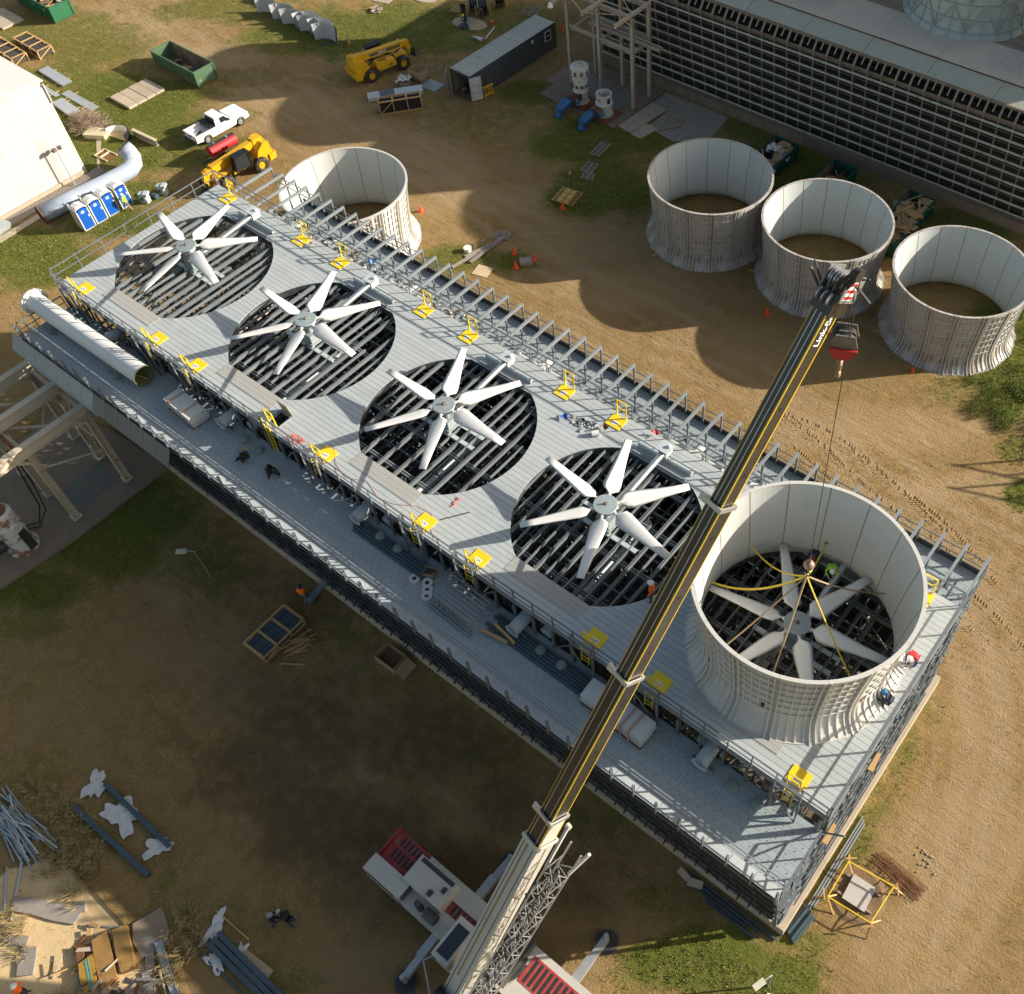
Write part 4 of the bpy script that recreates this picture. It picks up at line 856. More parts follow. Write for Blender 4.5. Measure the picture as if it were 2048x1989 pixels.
# ================================================================ OLD TOWER (behind, upper right)
OX0, OX1, OY, OH = -7.5, 42.9, 49.3, 10.9
OT = thing('old_cooling_tower', 'long weathered old cooling tower with a black louver grid face and ribbed roof', 'cooling tower', (18, 49, 0))
OO = Vector((-18, -49, 0))
def op_(mb, name, mat, parent=None): return mb.build(name, mat, OT, False, OO) if parent is None else mb.build(name, mat, parent)
m_oroof = M('old_corrugated_roof', (.60,.53,.45), .6, var=.06, sc=.6, dirt=(.50,.43,.36), dsc=.5, dth=.6)
m_oside = M('old_eave_panel', (.42,.42,.345), .6, var=.1)
m_ogrid = M('old_louver_rail', (.38,.39,.32), .7, var=.2, dirt=(.16,.12,.08), dsc=1.6, dth=.55)
m_opost = M('old_louver_post', (.22,.17,.12), .8, var=.25)
op_(MB().box(OX0-.3, OX1+.3, OY-.5, OY+.1, 0, .95), 'basin_wall', m_concrete)
for k in range(36): op_(MB().box(OX0+k*1.4, OX0+k*1.4+.09, OY-.56, OY-.5, .05, .9), 'wall_rib', m_concrete)
op_(MB().prism_x([(OY+1.0,.9),(OY+.1,9.3),(OY+.6,9.3),(OY+3.6,9.3),(OY+3.6,.9)], OX0, OX1), 'fill_media', M('old_fill_dark', (.012,.013,.013), .9, var=.5))
nl = 9
def fy(z): return OY + .25 - (z-.9)/8.6*1.35
for k in range(nl):
    z = 1.0 + k*.98
    op_(MB().bar((OX0, fy(z)-.08, z), (OX1, fy(z)-.08, z), .10, .16, (0,.3,1)), 'louver_rail', m_ogrid)
    op_(MB().bar((OX0, fy(z)+.35, z+.3), (OX1, fy(z)+.35, z+.3), .04, .05), 'inner_rail', m_opost)
pdm = MB().bar((0, fy(.9), .9), (0, fy(9.6), 9.6), .07, .1).data('louver_post', m_opost)
nps = 41
for k in range(nps): ob('louver_post', pdm, OT, OO + Vector((OX0 + .1 + k*(OX1-OX0-.2)/(nps-1), .02, 0)))
bkt = MB().bar((-.05,fy(9.6)-.02,9.5),(-.05,fy(9.6)+.6,10.35),.05,.12).bar((.05,fy(9.6)-.02,9.5),(.05,fy(9.6)+.6,10.35),.05,.12).data('eave_bracket', M('bracket_tan', (.36,.31,.23), .7))
fin = MB().bar((0,fy(9.6)+.1,9.75),(0,fy(9.6)+.55,10.2),.09,.08).data('eave_fin', M('bracket_tan', (.36,.31,.23), .7))
for k in range(nps): 
    x = OX0 + .1 + k*(OX1-OX0-.2)/(nps-1); ob('eave_bracket', bkt, OT, OO + Vector((x,0,0)))
    if k < nps-1: ob('eave_fin', fin, OT, OO + Vector((x+.62,0,0)))
for k in range(5): op_(MB().bar((OX0, fy(9.6)+.25+k*.05, 9.35-k*.12), (OX1, fy(9.6)+.25+k*.05, 9.35-k*.12), .05, .07), 'eave_slat', m_opost)
op_(MB().bar((OX0, fy(9.6)+.6, 10.3), (OX1, fy(9.6)+.6, 10.3), .16, .2), 'eave_beam', m_opost)
def corr(x0, x1, P0, P1, pitch=.2, amp=.028):   # corrugated sheet; ridges run from P0(y,z) to P1(y,z)
    mb = MB(); n = int((x1-x0)/pitch*2); vs_ = []; 
    dy = P1[0]-P0[0]; dz = P1[1]-P0[1]; l = math.hypot(dy, dz); ny, nz = -dz/l, dy/l
    for i in range(n+1):
        x = x0 + (x1-x0)*i/n; a = amp if i % 2 else -amp
        vs_ += [(x, P0[0]+ny*a, P0[1]+nz*a), (x, P1[0]+ny*a, P1[1]+nz*a)]
    return mb.add(vs_, [(2*i, 2*i+2, 2*i+3, 2*i+1) for i in range(n)])
ey = fy(9.6)+.62
for k in range(9):
    w_ = (OX1-OX0)/9; xa = OX0 + k*w_
    op_(corr(xa, xa+w_-.01, (ey-.05, 10.35), (ey+1.9, 10.95), .11, .012), 'eave_sheet', m_oside)
    op_(corr(xa, xa+w_-.01, (ey+1.86, 11.02+random.random()*.02), (ey+6.3, 11.1+random.random()*.02), .22, .028), 'roof_sheet', m_oroof)
    op_(MB().box(xa, xa+w_-.02, ey+1.82, ey+1.86, 10.9, 11.0), 'eave_trim', m_rust)
m_od = M('old_deck_wood', (.30,.235,.19), .85, var=.3, sc=2)
for k in range(44):
    op_(MB().box(OX0, OX1, ey+6.3+k*.3, ey+6.3+k*.3+.28, 10.9, 10.96+random.random()*.015), 'deck_plank', m_od)
op_(MB().box(OX0+.3, OX1-.3, ey+1, 69, 1, 10.3), 'core', M('old_core_dark', (.03,.028,.025), .9))
OPROF = [(5.35,0),(5.25,.1),(5.02,.5),(4.88,1.0),(4.80,1.7),(4.78,2.6),(4.82,3.8),(4.90,5.2),(5.0,6.6),(5.1,7.7)]
m_os = M('old_stack_green_grey', (.45,.49,.46), .6, var=.1, sc=.7, dirt=(.36,.34,.24), dsc=.6, dth=.6)
m_osi = M('old_stack_rib', (.36,.40,.385), .6, var=.1)
def old_stack(x, label):
    t = thing('old_fan_stack', label, 'fan stack', (x, 58.9, 11.0), .1, group='stacks on the old tower roof')
    mb = MB().lathe(OPROF, 48).lathe([(r-.05,z) for r,z in OPROF], 48).lathe([(5.05,7.7),(5.05,7.78),(5.25,7.78),(5.25,7.6),(5.1,7.6)], 48)
    ob('shell', mb.data('shell', m_os, True), t)
    for z in (.55, 1.5, 2.7, 3.9, 5.2, 6.5):
        rb = MB(); arcrib(rb, z, .13, .1, 0, 2*math.pi, OPROF, 48); ob('hoop', rb.data('hoop', m_osi), t)
    for k in range(24):
        rb = MB(); a = k*math.pi/12; vrib(rb, a, .1, .07, OPROF)
        for z0, z1 in ((.55,2.7),(2.7,5.2),(5.2,7.4)):
            a2 = a + math.pi/12; s_ = 1 if k % 2 else -1
            aa, ab = (a, a2) if s_ > 0 else (a2, a)
            r0_, r1_ = prof_r(z0,OPROF)+.06, prof_r(z1,OPROF)+.06
            rb.bar((r0_*math.cos(aa), r0_*math.sin(aa), z0), (r1_*math.cos(ab), r1_*math.sin(ab), z1), .08, .08)
        ob('rib', rb.data('rib', m_osi), t)
    return t
old_stack(24.7, 'green grey ribbed stack with diagonal bracing on the old tower roof, the one in view')
for x, nm in ((.6,'first'),(12.65,'second'),(36.75,'last')): old_stack(x, 'braced green grey stack on the old tower roof, %s from the left, above the frame' % nm)
# ================================================================ STEEL FRAME BY THE OLD TOWER
SF = thing('pump_gantry', 'open tan steel pipe frame standing over the pumps beside the old tower', 'steel frame', (-2.5, 45.7, 0))
SO = Vector((2.5, -45.7, 0))
def sp_(mb, name, mat=None, parent=None): return mb.build(name, mat or m_steel_old, SF, False, SO)
cols = [(.7,44.3),(-3.2,44.4),(-6.9,44.5),(.6,46.9),(-2.6,46.95),(-5.9,47.0)]
tops = [9.0,8.9,8.9,9.0,8.9,8.9]
for (x,y), h in zip(cols, tops):
    sp_(MB().ibeam((x,y,.2),(x,y,h),.3,.3,.03,(0,1,0)), 'column'); 
for a, b_ in (((.7,44.3),(-6.9,44.5)),((.6,46.9),(-5.9,47.0))):
    sp_(MB().ibeam((a[0],a[1],9.1),(b_[0],b_[1],9.1),.2,.32,.03), 'top_beam'); sp_(MB().ibeam((a[0],a[1],5.9),(b_[0],b_[1],5.9),.2,.32,.03), 'middle_beam')
for x in (.65,-3.0,-6.4):
    sp_(MB().ibeam((x,47.1,9.32),(x,41.9,9.32),.2,.34,.03), 'cantilever_beam'); sp_(MB().ibeam((x,47.0,5.75),(x,44.4,5.75),.2,.3,.03), 'cross_beam')
    sp_(MB().bar((x,44.3,8.2),(x,43.5,9.1),.12,.12), 'knee_brace')
for z, y in ((5.95,45.4),(5.95,45.8)): sp_(MB().ibeam((2.9,y,z+.3),(-5.2,y+.1,z+.3),.16,.26,.03), 'runway_beam')
sp_(MB().bar((-6.9,44.4,9.2),(-3.0,42.2,9.3),.08,.08), 'roof_brace'); sp_(MB().bar((-2.6,46.9,9.2),(.6,44.4,9.3),.08,.08), 'roof_brace')
sp_(MB().bar((-3.0,42.2,9.35),(.65,44.1,9.35),.06,.06), 'roof_brace')
thing('floodlight', 'white floodlight on the end of the top cantilever beam of the tan steel frame', 'floodlight', (-6.4,41.8,9.2), data=MB().lathe([(0,.2),(.12,.18),(.2,-.05),(.26,-.22),(.24,-.24),(0,-.2)],14).data('floodlight', m_white))
# pads & slabs
kind(MB().prism([(-8.2,41.2),(1.0,40.9),(1.2,48.3),(-8.2,48.6)], .02, .14).build('concrete_pad', m_concrete), 'structure')
kind(MB().prism([(-3.1,43.2),(-.6,43.1),(-.5,46.2),(-3.0,46.3)], .14, .15).build('sump_cover', M('sump_green_grey', (.16,.17,.14), .7, var=.2, gen=True)), 'structure')
kind(MB().prism([(-6.6,44.8),(-3.4,44.7),(-3.4,46.6),(-6.6,46.7)], .14, .15).build('sump_cover', MC['sump_green_grey']), 'structure')
kind(MB().prism([(1.05,41.5),(2.6,41.3),(3.2,46.2),(1.3,46.3)], .0, .07).build('concrete_path', m_conc_l), 'structure')
kind(MB().prism([(2.7,41.2),(3.9,41.1),(4.3,43.2),(2.8,43.4)], .0, .05).build('concrete_path', m_conc_l), 'structure')
m_gravel = M('gravel_grey', (.27,.23,.19), .9, var=.35, sc=9, bump=.4, bsc=14, gen=True)
kind(MB().prism([(3.3,43.0),(6.5,42.5),(9,44.8),(8.5,48.6),(1.4,48.6),(1.3,46.4),(3.3,46.2)], .0, .03).build('gravel_patch', m_gravel), 'structure')
kind(MB().prism([(-9.2,43.3),(-6.9,43.2),(-7.0,46.2),(-9.3,46.3)], .0, .1).build('concrete_pad', M('wood_pad_brown', (.25,.17,.12), .8, gen=True)), 'structure')
def pump(x, y, hh, label, full):
    t = thing('vertical_pump', label, 'pump', (x, y, .14))
    mg = M('pump_green_white', (.50,.52,.45), .55, var=.15, dirt=(.20,.36,.25), dsc=1.8, dth=.52); mw = M('pump_white', (.58,.56,.50), .55, var=.12, dirt=(.32,.17,.10), dsc=2.2, dth=.58)
    ob('base_plate', MB().box(-1.2,1.2,-1.1,1.1,0,.12).data('base_plate', m_rust), t)
    if full:
        ob('pedestal', MB().lathe([(0,.12),(.75,.12),(.75,.2),(.62,.22),(.62,1.3),(.74,1.32),(.74,1.4),(.62,1.42)],24).data('pedestal', mw), t)
        ob('motor_body', MB().lathe([(.62,1.42),(.66,1.42),(.66,2.35),(.72,2.4),(.72,2.5),(.66,2.52),(.66,3.0),(.86,3.05),(.86,3.7),(.8,3.78),(0,3.8)],28).data('motor_body', mw), t)
        ob('motor_cap', MB().lathe([(.34,3.8),(.34,3.95),(.24,3.98),(.22,3.9),(0,3.9)],20).data('motor_cap', mg), t)
        v = MB()
        for k in range(9):
            a = k*.7; v.obox((.665*math.cos(a),.665*math.sin(a),1.9),(.03,.28,.3),a); v.obox((.87*math.cos(a),.87*math.sin(a),3.3),(.03,.2,.42),a)
        v.obox((.63*math.cos(-1.0),.63*math.sin(-1.0),1.0),(.05,.35,.8),-1.0)
        ob('vent_grille', v.data('vent_grille', M('vent_brown', (.10,.075,.055), .8)), t)
    else:
        ob('pedestal', MB().lathe([(0,.12),(.85,.12),(.85,.2),(.72,.22),(.72,1.15),(.8,1.2)],24).data('pedestal', mg), t)
        ob('motor_body', MB().lathe([(.8,1.2),(.82,1.22),(.82,1.3),(.72,1.35),(.72,2.1),(.76,2.15),(.76,2.2),(.62,2.2),(.60,1.4),(0,1.4)],28).data('motor_body', mw), t)
        ob('shaft', MB().cyl((0,0,1.4),(0,0,1.9),.09,10).data('shaft', m_rust), t)
        ob('nameplate', MB().box(-.2,.2,-.74,-.72,1.75,1.85).data('nameplate', m_black_t), t); ob('vent_grille', MB().obox((.70,-.2,1.7),(.04,.3,.5),-.3).data('vent_grille', m_cdark), t)
    ob('flange', MB().cyl((-.1,-.6,.75),(-.2,-1.15,.75),.46,20).cyl((-.2,-1.15,.75),(-.21,-1.25,.75),.58,20).cyl((-.22,-1.3,.75),(-.23,-1.38,.75),.58,20).data('flange', m_rust), t)
    ob('blue_elbow', MB().tube([(-.22,-1.35,.75),(-.3,-1.9,.75),(-.36,-2.3,.65),(-.4,-2.65,.4),(-.41,-2.85,.0),(-.41,-2.9,-.4)], .44, 18).data('blue_elbow', m_pipeb, True), t)
    ob('valve_body', MB().cyl((.4,-1.1,.55),(.4,-1.1,.95),.17,10).obox((.35,-1.1,.5),(.5,.25,.2),.4).data('valve_body', M('valve_blue', (.10,.22,.33), .5)), t)
    return t
pump(-4.0, 42.4, 3.8, 'tall white and green vertical pump with a motor on top, beside the dark container', True)
pump(-1.0, 42.1, 2.2, 'short open-topped cream pump on a green base with a blue elbow', False)
# ================================================================ WHITE BUILDING (left)
WB = thing('white_building', 'large white metal building with patched wall panels at the left edge', 'building', (-33, 0, 0))
def wb_(mb, name, mat, parent=None): return mb.build(name, mat, WB, False, Vector((33,0,0)))
m_wb = M('building_white', (.49,.485,.47), .5, var=.02, sc=.5); m_wb2 = M('building_white_patch', (.415,.41,.395), .5, var=.02, sc=.5); m_wb3 = M('building_roof', (.62,.60,.57), .45, var=.03)
EX, EY, EH = -32.8, 8.3, 8.85
def gable(y): return EH + (EY-y)*.11
for k in range(22):        # wall panels, each a thing of its own size
    y1 = EY - k*.92; y0 = y1-.915
    zs = [0.35]; 
    while zs[-1] < gable(y1)-.6: zs.append(min(zs[-1] + random.choice((2.4,3.2,4.1)), 99))
    for a, b_ in zip(zs[:-1], zs[1:]+[]):
        top0 = min(b_, gable(y0)); top1 = min(b_, gable(y1)); th = random.random()*.006
        mt = m_wb2 if ((k//3 + int(a)) % 3 == 0 and k > 1) else m_wb
        wb_(MB().hexa([(EX-.04,y0,a+.003),(EX+th,y0,a+.003),(EX+th,y1,a+.003),(EX-.04,y1,a+.003)], [(EX-.04,y0,top0),(EX+th,y0,top0),(EX+th,y1,top1),(EX-.04,y1,top1)]), 'wall_panel', mt)
wb_(MB().add([(EX-.06,EY,0),(EX-.06,-12,0),(EX-.06,-12,gable(-12)),(EX-.06,EY,gable(EY)),(-62,EY,0),(-62,-12,0),(-62,-12,gable(-12)),(-62,EY,gable(EY))],[(0,1,2,3),(4,7,6,5),(0,3,7,4),(1,5,6,2)]), 'wall', m_wb)
wb_(MB().hexa([(-62,EY+.25,gable(EY)-.02),(EX+.15,EY+.25,gable(EY)-.02),(EX+.15,-12,gable(-12)-.02),(-62,-12,gable(-12)-.02)],[(-62,EY+.25,gable(EY)+.1),(EX+.15,EY+.25,gable(EY)+.1),(EX+.15,-12,gable(-12)+.1),(-62,-12,gable(-12)+.1)]), 'roof', m_wb3)
wb_(MB().box(EX-.05,EX+.12,-12,EY+.1,0,.34), 'footing', m_conc_l); wb_(MB().box(EX+.0,EX+.03,EY+.0,EY+.09,.4,EH-.3).cyl((EX+.1,EY+.12,EH-.2),(EX+.1,EY+.12,EH-1.9),.06,8), 'downpipe', m_wb3)
lp = thing('lamp_post', 'small dark lamp post in front of the white building wall', 'lamp', (-31.9, 6.6, 0))
ob('pole', MB().cyl((0,0,0),(0,0,3.6),.05,10).data('pole', m_wb2), lp); ob('lamp_head', MB().obox((0,-.2,3.7),(.3,.35,.25),.4).obox((0,.3,3.7),(.3,.35,.25),-.3).data('lamp_head', M('lamp_brown', (.12,.09,.08), .6)), lp)
kind(MB().prism([(-31.2,-11),(-31.5,9.4),(-32.6,9.5),(-32.5,-11)], 0, .04).build('gravel_strip', m_gravel), 'structure')
kind(MB().prism([(-29.9,-8),(-30.5,9.6),(-31.1,9.6),(-30.7,-8)], 0, .05).build('concrete_path', m_conc_l), 'structure')
kind(MB().prism([(-33.1,9.6),(-32.2,9.2),(-36.2,12.2),(-37,12.2)], 0, .05).build('concrete_path', m_conc_l), 'structure')
# ================================================================ OLD FRAME LOWER LEFT
kind(MB().prism([(.95,-7.9),(1.0,-15.2),(.4,-20.5),(-2.6,-20.6),(-9,-20),(-9.5,-9.5),(-5,-8.3)], .0, .18).build('concrete_pad', m_concrete), 'structure')
sg = M('sump_dark', (.11,.12,.10), .6, var=.3, gen=True)
for p in ([(-3.2,-10.6),(-.8,-10.6),(-.8,-11.9),(-3.2,-11.9)],[(-3.2,-12.1),(-.8,-12.1),(-.8,-13.6),(-3.2,-13.6)]): kind(MB().prism(p, .18, .19).build('sump_cover', sg), 'structure')
LF = thing('steel_gantry', 'heavy cream steel frame with rust stains on the concrete slab at the left edge', 'steel frame', (-2, -12, 0)); LO = Vector((2,12,0))
def lf_(mb, name, mat=None): return mb.build(name, mat or m_steel_old2, LF, False, LO)
for x in (-.5,-3.6,-6.6):
    for y in (-10.2,-14.1):
        lf_(MB().ibeam((x,y,.3),(x,y,6.7),.42,.42,.04,(0,1,0)).box(x-.3,x+.3,y-.3,y+.3,.18,.34), 'column')
    lf_(MB().ibeam((x,-9.9,7.1),(x,-20.5,7.1),.46,.8,.04), 'main_beam')
    lf_(MB().bar((x,-14.1,5.9),(x,-15.1,6.8),.2,.2), 'knee_brace'); lf_(MB().bar((x,-10.2,5.9),(x,-11.0,6.8),.2,.2), 'knee_brace')
lf_(MB().ibeam((.0,-10.1,6.7),(-7.5,-10.1,6.7),.18,.3,.03), 'tie_beam'); lf_(MB().ibeam((-.5,-14.1,6.4),(-7.5,-14.1,6.4),.18,.3,.03), 'tie_beam')
lf_(MB().bar((-.5,-10.9,6.5),(-3.6,-13.7,6.5),.14,.12), 'diagonal_brace'); lf_(MB().bar((-3.6,-10.9,6.5),(-6.6,-13.7,6.5),.14,.12), 'diagonal_brace'); lf_(MB().bar((-.5,-13.3,6.45),(-3.6,-11.2,6.45),.1,.1), 'diagonal_brace')
lf_(MB().bar((-.6,-10.5,4.9),(-3.5,-10.5,4.9),.12,.16), 'tie_beam'); lf_(MB().bar((-.5,-10.3,3.4),(-.5,-14,5.2),.08,.1), 'diagonal_brace')
lf_(MB().cyl((-4.0,-14.4,7.5),(-.9,-14.4,6.0),.1,10), 'rusty_pipe', m_rust)
t = thing('rusty_pump', 'peeling white and rust brown vertical pump on the slab at the left edge', 'pump', (-1.2, -17.4, .18))
mpw = M('peeling_paint', (.52,.53,.50), .7, var=.2, dirt=(.22,.10,.04), dsc=1.8, dth=.5)
ob('pump_body', MB().lathe([(0,0),(.95,0),(.95,.15),(.75,.2),(.75,1.6),(.85,1.7),(.85,2.6),(.78,2.7),(.78,3.5),(.6,3.7),(0,3.75)],28).data('pump_body', mpw), t)
ob('pump_cap', MB().lathe([(0,3.95),(.2,3.95),(.22,3.75),(.6,3.72)],20).data('pump_cap', m_rust), t)
ob('side_duct', MB().cyl((-.4,-.7,.7),(-.4,-2.2,.7),.4,14).obox((.75,.3,1.1),(.2,.5,1.8),0).data('side_duct', m_cdark), t)
hs = thing('black_hose', 'black hoses looping down from the cream steel frame beside the rusty pump', 'hose', (-2.6,-14.6,.2), data=MB().tube([(0,0,5.8),(.3,-.3,3.5),(.6,-.6,1.2),(.7,-1.2,.15),(.2,-1.9,.08),(-.8,-2.2,.08)],.05,7).tube([(.2,.1,5.8),(.7,-.1,3.2),(1.0,-.5,1.0),(1.0,-1.4,.1),(.4,-2.1,.08)],.05,7).data('black_hose', m_blk))
# ================================================================ VEHICLES
def wheel(parent, x, y, r, wd, rimmat, side, rr=.5):
    wh = ob('wheel', MB().cyl((0,-wd/2,0),(0,wd/2,0),r,26).data('wheel', rimmat), parent, (x,y,r))
    ty = MB().lathe([(r*rr+.02,-wd/2),(r*.93,-wd/2-.01),(r,-wd/2+.05),(r,wd/2-.05),(r*.93,wd/2+.01),(r*rr+.02,wd/2)], 26)
    wh.data = MB().lathe([(0,-.02),(r*rr*.35,-.05),(r*rr*.5,0),(r*rr*.8,.03),(r*rr,-.02 if wd<.3 else .0),(r*rr+.03,wd*.4)], 20).data('wheel', rimmat)
    wh.rotation_euler = (R_(-90) if side > 0 else R_(90), 0, 0)
    t_ = ob('tyre', ty.data('tyre', m_tyre, True), wh)
    if wd > .3:
        lg = MB()
        for k in range(18):
            a = k*math.pi/9
            for s_ in (-1,1): lg.bar((r*math.cos(a), r*math.sin(a), s_*wd*.02), ((r+.03)*math.cos(a+.18), (r+.03)*math.sin(a+.18), s_*wd*.5), .05, .06)
        ob('tread', lg.data('tread', m_tyre), wh)
    ob('rim_disc', MB().cyl((0,0,-.06 if wd<.3 else -.02),(0,0,wd*.30),r*rr*.98,18).cyl((0,0,wd*.3),(0,0,wd*.3+.04),r*.16,10).data('rim_disc', rimmat), wh)
    return wh
pk = thing('pickup_truck', 'white single-cab pickup truck with a black toolbox, parked on the grass', 'truck', (-28.3, 19.35, 0), R_(88))
mw_ = M('truck_white', (.80,.80,.79), .22, var=.02)
body = MB()
# lower body with wheel arches
def arch(xc, r, z0, n=8): return [(xc + r*math.cos(math.pi*(1-k/n)), z0 + r*math.sin(math.pi*k/n)) for k in range(n+1)]
prof = [(-2.85,.55)] + arch(-1.75,.46,.45) + [(-1.2,.38),(1.2,.38)] + arch(1.85,.46,.45) + [(2.7,.45),(2.82,.6),(2.80,.95),(2.6,1.08),(1.3,1.14),(1.0,1.17),(-.55,1.17),(-.55,1.15),(-2.85,1.15)]
body.prism_y(prof, -.97, -.86); body.prism_y(prof, .86, .97)
body.prism_y([(1.0,.55),(2.7,.55),(2.8,.95),(2.6,1.08),(1.9,1.15),(1.0,1.2)], -.86, .86)     # hood
body.box(-2.82,-2.74,-.86,.86,.6,1.15).box(-2.74,1.0,-.86,.86,.52,.66).box(-.62,-.55,-.86,.86,.66,1.17)
body.box(-2.6,-1.0,-.86,-.66,.66,.86).box(-2.6,-1.0,.66,.86,.66,.86)
b0 = ob('body', body.data('body', mw_), pk)
cabm = MB(); cabm.hexa([(-.6,-.93,1.16),(1.05,-.93,1.16),(1.05,.93,1.16),(-.6,.93,1.16)], [(-.45,-.74,1.78),(.45,-.74,1.80),(.45,.74,1.80),(-.45,.74,1.78)])
ob('cab', cabm.data('cab', mw_), pk)
gl = MB()
gl.hexa([(.62,-.80,1.2),(1.10,-.80,1.2),(1.10,.80,1.2),(.62,.80,1.2)], [(.46,-.66,1.735),(.52,-.66,1.735),(.52,.66,1.735),(.46,.66,1.735)])
gl.hexa([(-.62,-.76,1.22),(-.60,-.76,1.22),(-.60,.76,1.22),(-.62,.76,1.22)], [(-.51,-.62,1.7),(-.40,-.62,1.7),(-.40,.62,1.7),(-.51,.62,1.7)])
for s_ in (-1,1): gl.hexa([(-.05,s_*.935-.01,1.22),(.85,s_*.935-.01,1.22),(.85,s_*.935+.01,1.22),(-.05,s_*.935+.01,1.22)], [(-.02,s_*.80-.01,1.66),(.48,s_*.80-.01,1.66),(.48,s_*.80+.01,1.66),(-.02,s_*.80+.01,1.66)])
ob('window', gl.data('window', m_glass), pk)
ob('toolbox', MB().box(-1.12,-.66,-.9,.9,1.0,1.24).box(-1.14,-.64,-.92,.92,1.24,1.30).data('toolbox', m_blk), pk)
ob('bumper', MB().box(-3.0,-2.86,-.9,.9,.42,.62).data('bumper', m_cdark), pk); ob('bumper', MB().box(2.8,2.93,-.95,.95,.4,.62).data('bumper', m_csil), pk)
for y in (-.9,.9): ob('tail_light', MB().box(-2.875,-2.84,y-.07,y+.07,.75,1.08).data('tail_light', m_red), pk); ob('headlight', MB().box(2.78,2.86,y-.2 if y>0 else y-.02,y+.02 if y>0 else y+.2,.78,.95).data('headlight', m_galv), pk)
ob('number_plate', MB().box(-2.865,-2.845,-.18,.18,.86,1.0).data('number_plate', m_black_t), pk)
for y in (-1.08,1.08): ob('mirror', MB().obox((.75,y,1.28),(.1,.2,.16)).data('mirror', m_blk), pk)
ob('bed_item', MB().obox((-1.9,.1,.72),(.7,.12,.1),.4).obox((-1.5,-.3,.72),(.5,.1,.1),-.3).data('bed_item', m_cdark), pk)
for x in (-1.75,1.85):
    for s_ in (-1,1): wheel(pk, x, s_*.85, .39, .26, m_galv, s_, .62)
def telehandler(label, loc, rz, boomtext, lift):
    t = thing('telehandler', label, 'telehandler', loc, rz, group='yellow telehandlers')
    y_ = m_tely
    ob('chassis', MB().box(-2.5,2.6,-.45,.45,.65,1.15).prism_y([(-3.0,.75),(-1.9,.6),(-1.6,1.2),(-1.9,1.9),(-2.5,2.35),(-3.05,2.3),(-3.15,1.3)],-.95,.95).box(1.3,2.5,-.6,.6,.8,1.35).data('chassis', y_), t)
    ob('counterweight', MB().prism_y([(-3.35,.6),(-2.7,.55),(-2.7,1.15),(-3.4,1.25)],-1.1,1.1).data('counterweight', y_), t)
    eh_ = ob('engine_cover', MB().prism_y([(-.9,.85),(1.0,.85),(1.0,1.35),(.7,1.5),(-1.0,1.72),(-1.1,1.3)],-1.2,-.5).data('engine_cover', y_), t)
    g = MB()
    for k in range(6): g.obox((-.75+.16*k,-.85,1.69-.018*k*1.0),(.06,.42,.03))
    ob('grille', g.data('grille', m_blk), eh_)
    tx = ob('lettering', text_mesh('JCB', .3, m_black_t, bold=.01), eh_, (.35,-1.206,1.1)); tx.rotation_euler = (R_(90),0,0)
    cb = ob('cab_frame', MB().bar((-.9,.5,1.1),(-.8,.6,2.5),.09,.09).bar((-.9,1.2,1.1),(-.8,1.15,2.5),.09,.09).bar((.75,.5,1.0),(.45,.6,2.5),.09,.09).bar((.75,1.2,1.0),(.45,1.15,2.5),.09,.09).box(-.95,.55,.5,1.22,2.48,2.58).data('cab_frame', m_blk), t)
    ob('window', MB().hexa([(-.88,.54,1.2),(.68,.54,1.2),(.68,1.16,1.2),(-.88,1.16,1.2)],[(-.78,.62,2.46),(.42,.62,2.46),(.42,1.12,2.46),(-.78,1.12,2.46)]).data('window', m_glass), cb)
    P0 = Vector((-2.6,-.05,2.25)); P1 = Vector((2.35,-.05,1.95+lift)); 
    bm_ = ob('boom', MB().bar(P0, P1, .52, .62).bar(P0+Vector((-.35,0,-.05)), P0+Vector((.6,0,0)), .66, .72).data('boom', y_), t)
    ob('inner_boom', MB().bar(P1, P1+(P1-P0).normalized()*.55, .42, .5).bar(P1+Vector((-.3,0,.01)), P1+Vector((-.05,0,0)), .6,.72).data('inner_boom', y_), bm_)
    e = P1+(P1-P0).normalized()*.5
    ob('boom_head', MB().bar(e+Vector((0,0,.15)), e+Vector((.35,0,-1.15)), .34,.5).data('boom_head', y_), bm_)
    dd = (P1-P0).normalized(); c = P0.lerp(P1,.55)+Vector((0,-.264,0))
    dp = ob('decal', MB().bar(P0.lerp(P1,.28)+Vector((0,-.263,0)), P0.lerp(P1,.95)+Vector((0,-.263,0)), .008, .3).data('decal', M('decal_dark', (.10,.10,.095), .5)), bm_)
    tx = ob('lettering', text_mesh(boomtext, .24, m_white_t, bold=.008), dp, c + Vector((0,-.008,0))); tx.rotation_euler = (R_(90), -math.atan2(dd.z, dd.x), 0)
    ob('lift_cylinder', MB().cyl((-1.6,-.3,1.3),(-.1,-.1,1.85),.09,10).cyl((1.2,0,1.2),(2.3,0,1.6+lift*.7),.08,10).data('lift_cylinder', m_cdark), t)
    f = ob('fork_carriage', MB().box(e.x+.45,e.x+.55,-.65,.65,e.z-1.5,e.z-1.42).box(e.x+.45,e.x+.55,-.65,.65,e.z-.75,e.z-.67).box(e.x+.45,e.x+.54,-.65,-.55,e.z-1.5,e.z-.5).box(e.x+.45,e.x+.54,.55,.65,e.z-1.5,e.z-.5).box(e.x+.3,e.x+.48,-.25,.25,e.z-1.4,e.z-.8).data('fork_carriage', m_blk), t)
    for y in (-.45,.35): ob('fork', MB().box(e.x+.5,e.x+1.75,y,y+.12,e.z-1.6,e.z-1.55).box(e.x+.5,e.x+.56,y,y+.12,e.z-1.6,e.z-.7).data('fork', m_cdark), f)
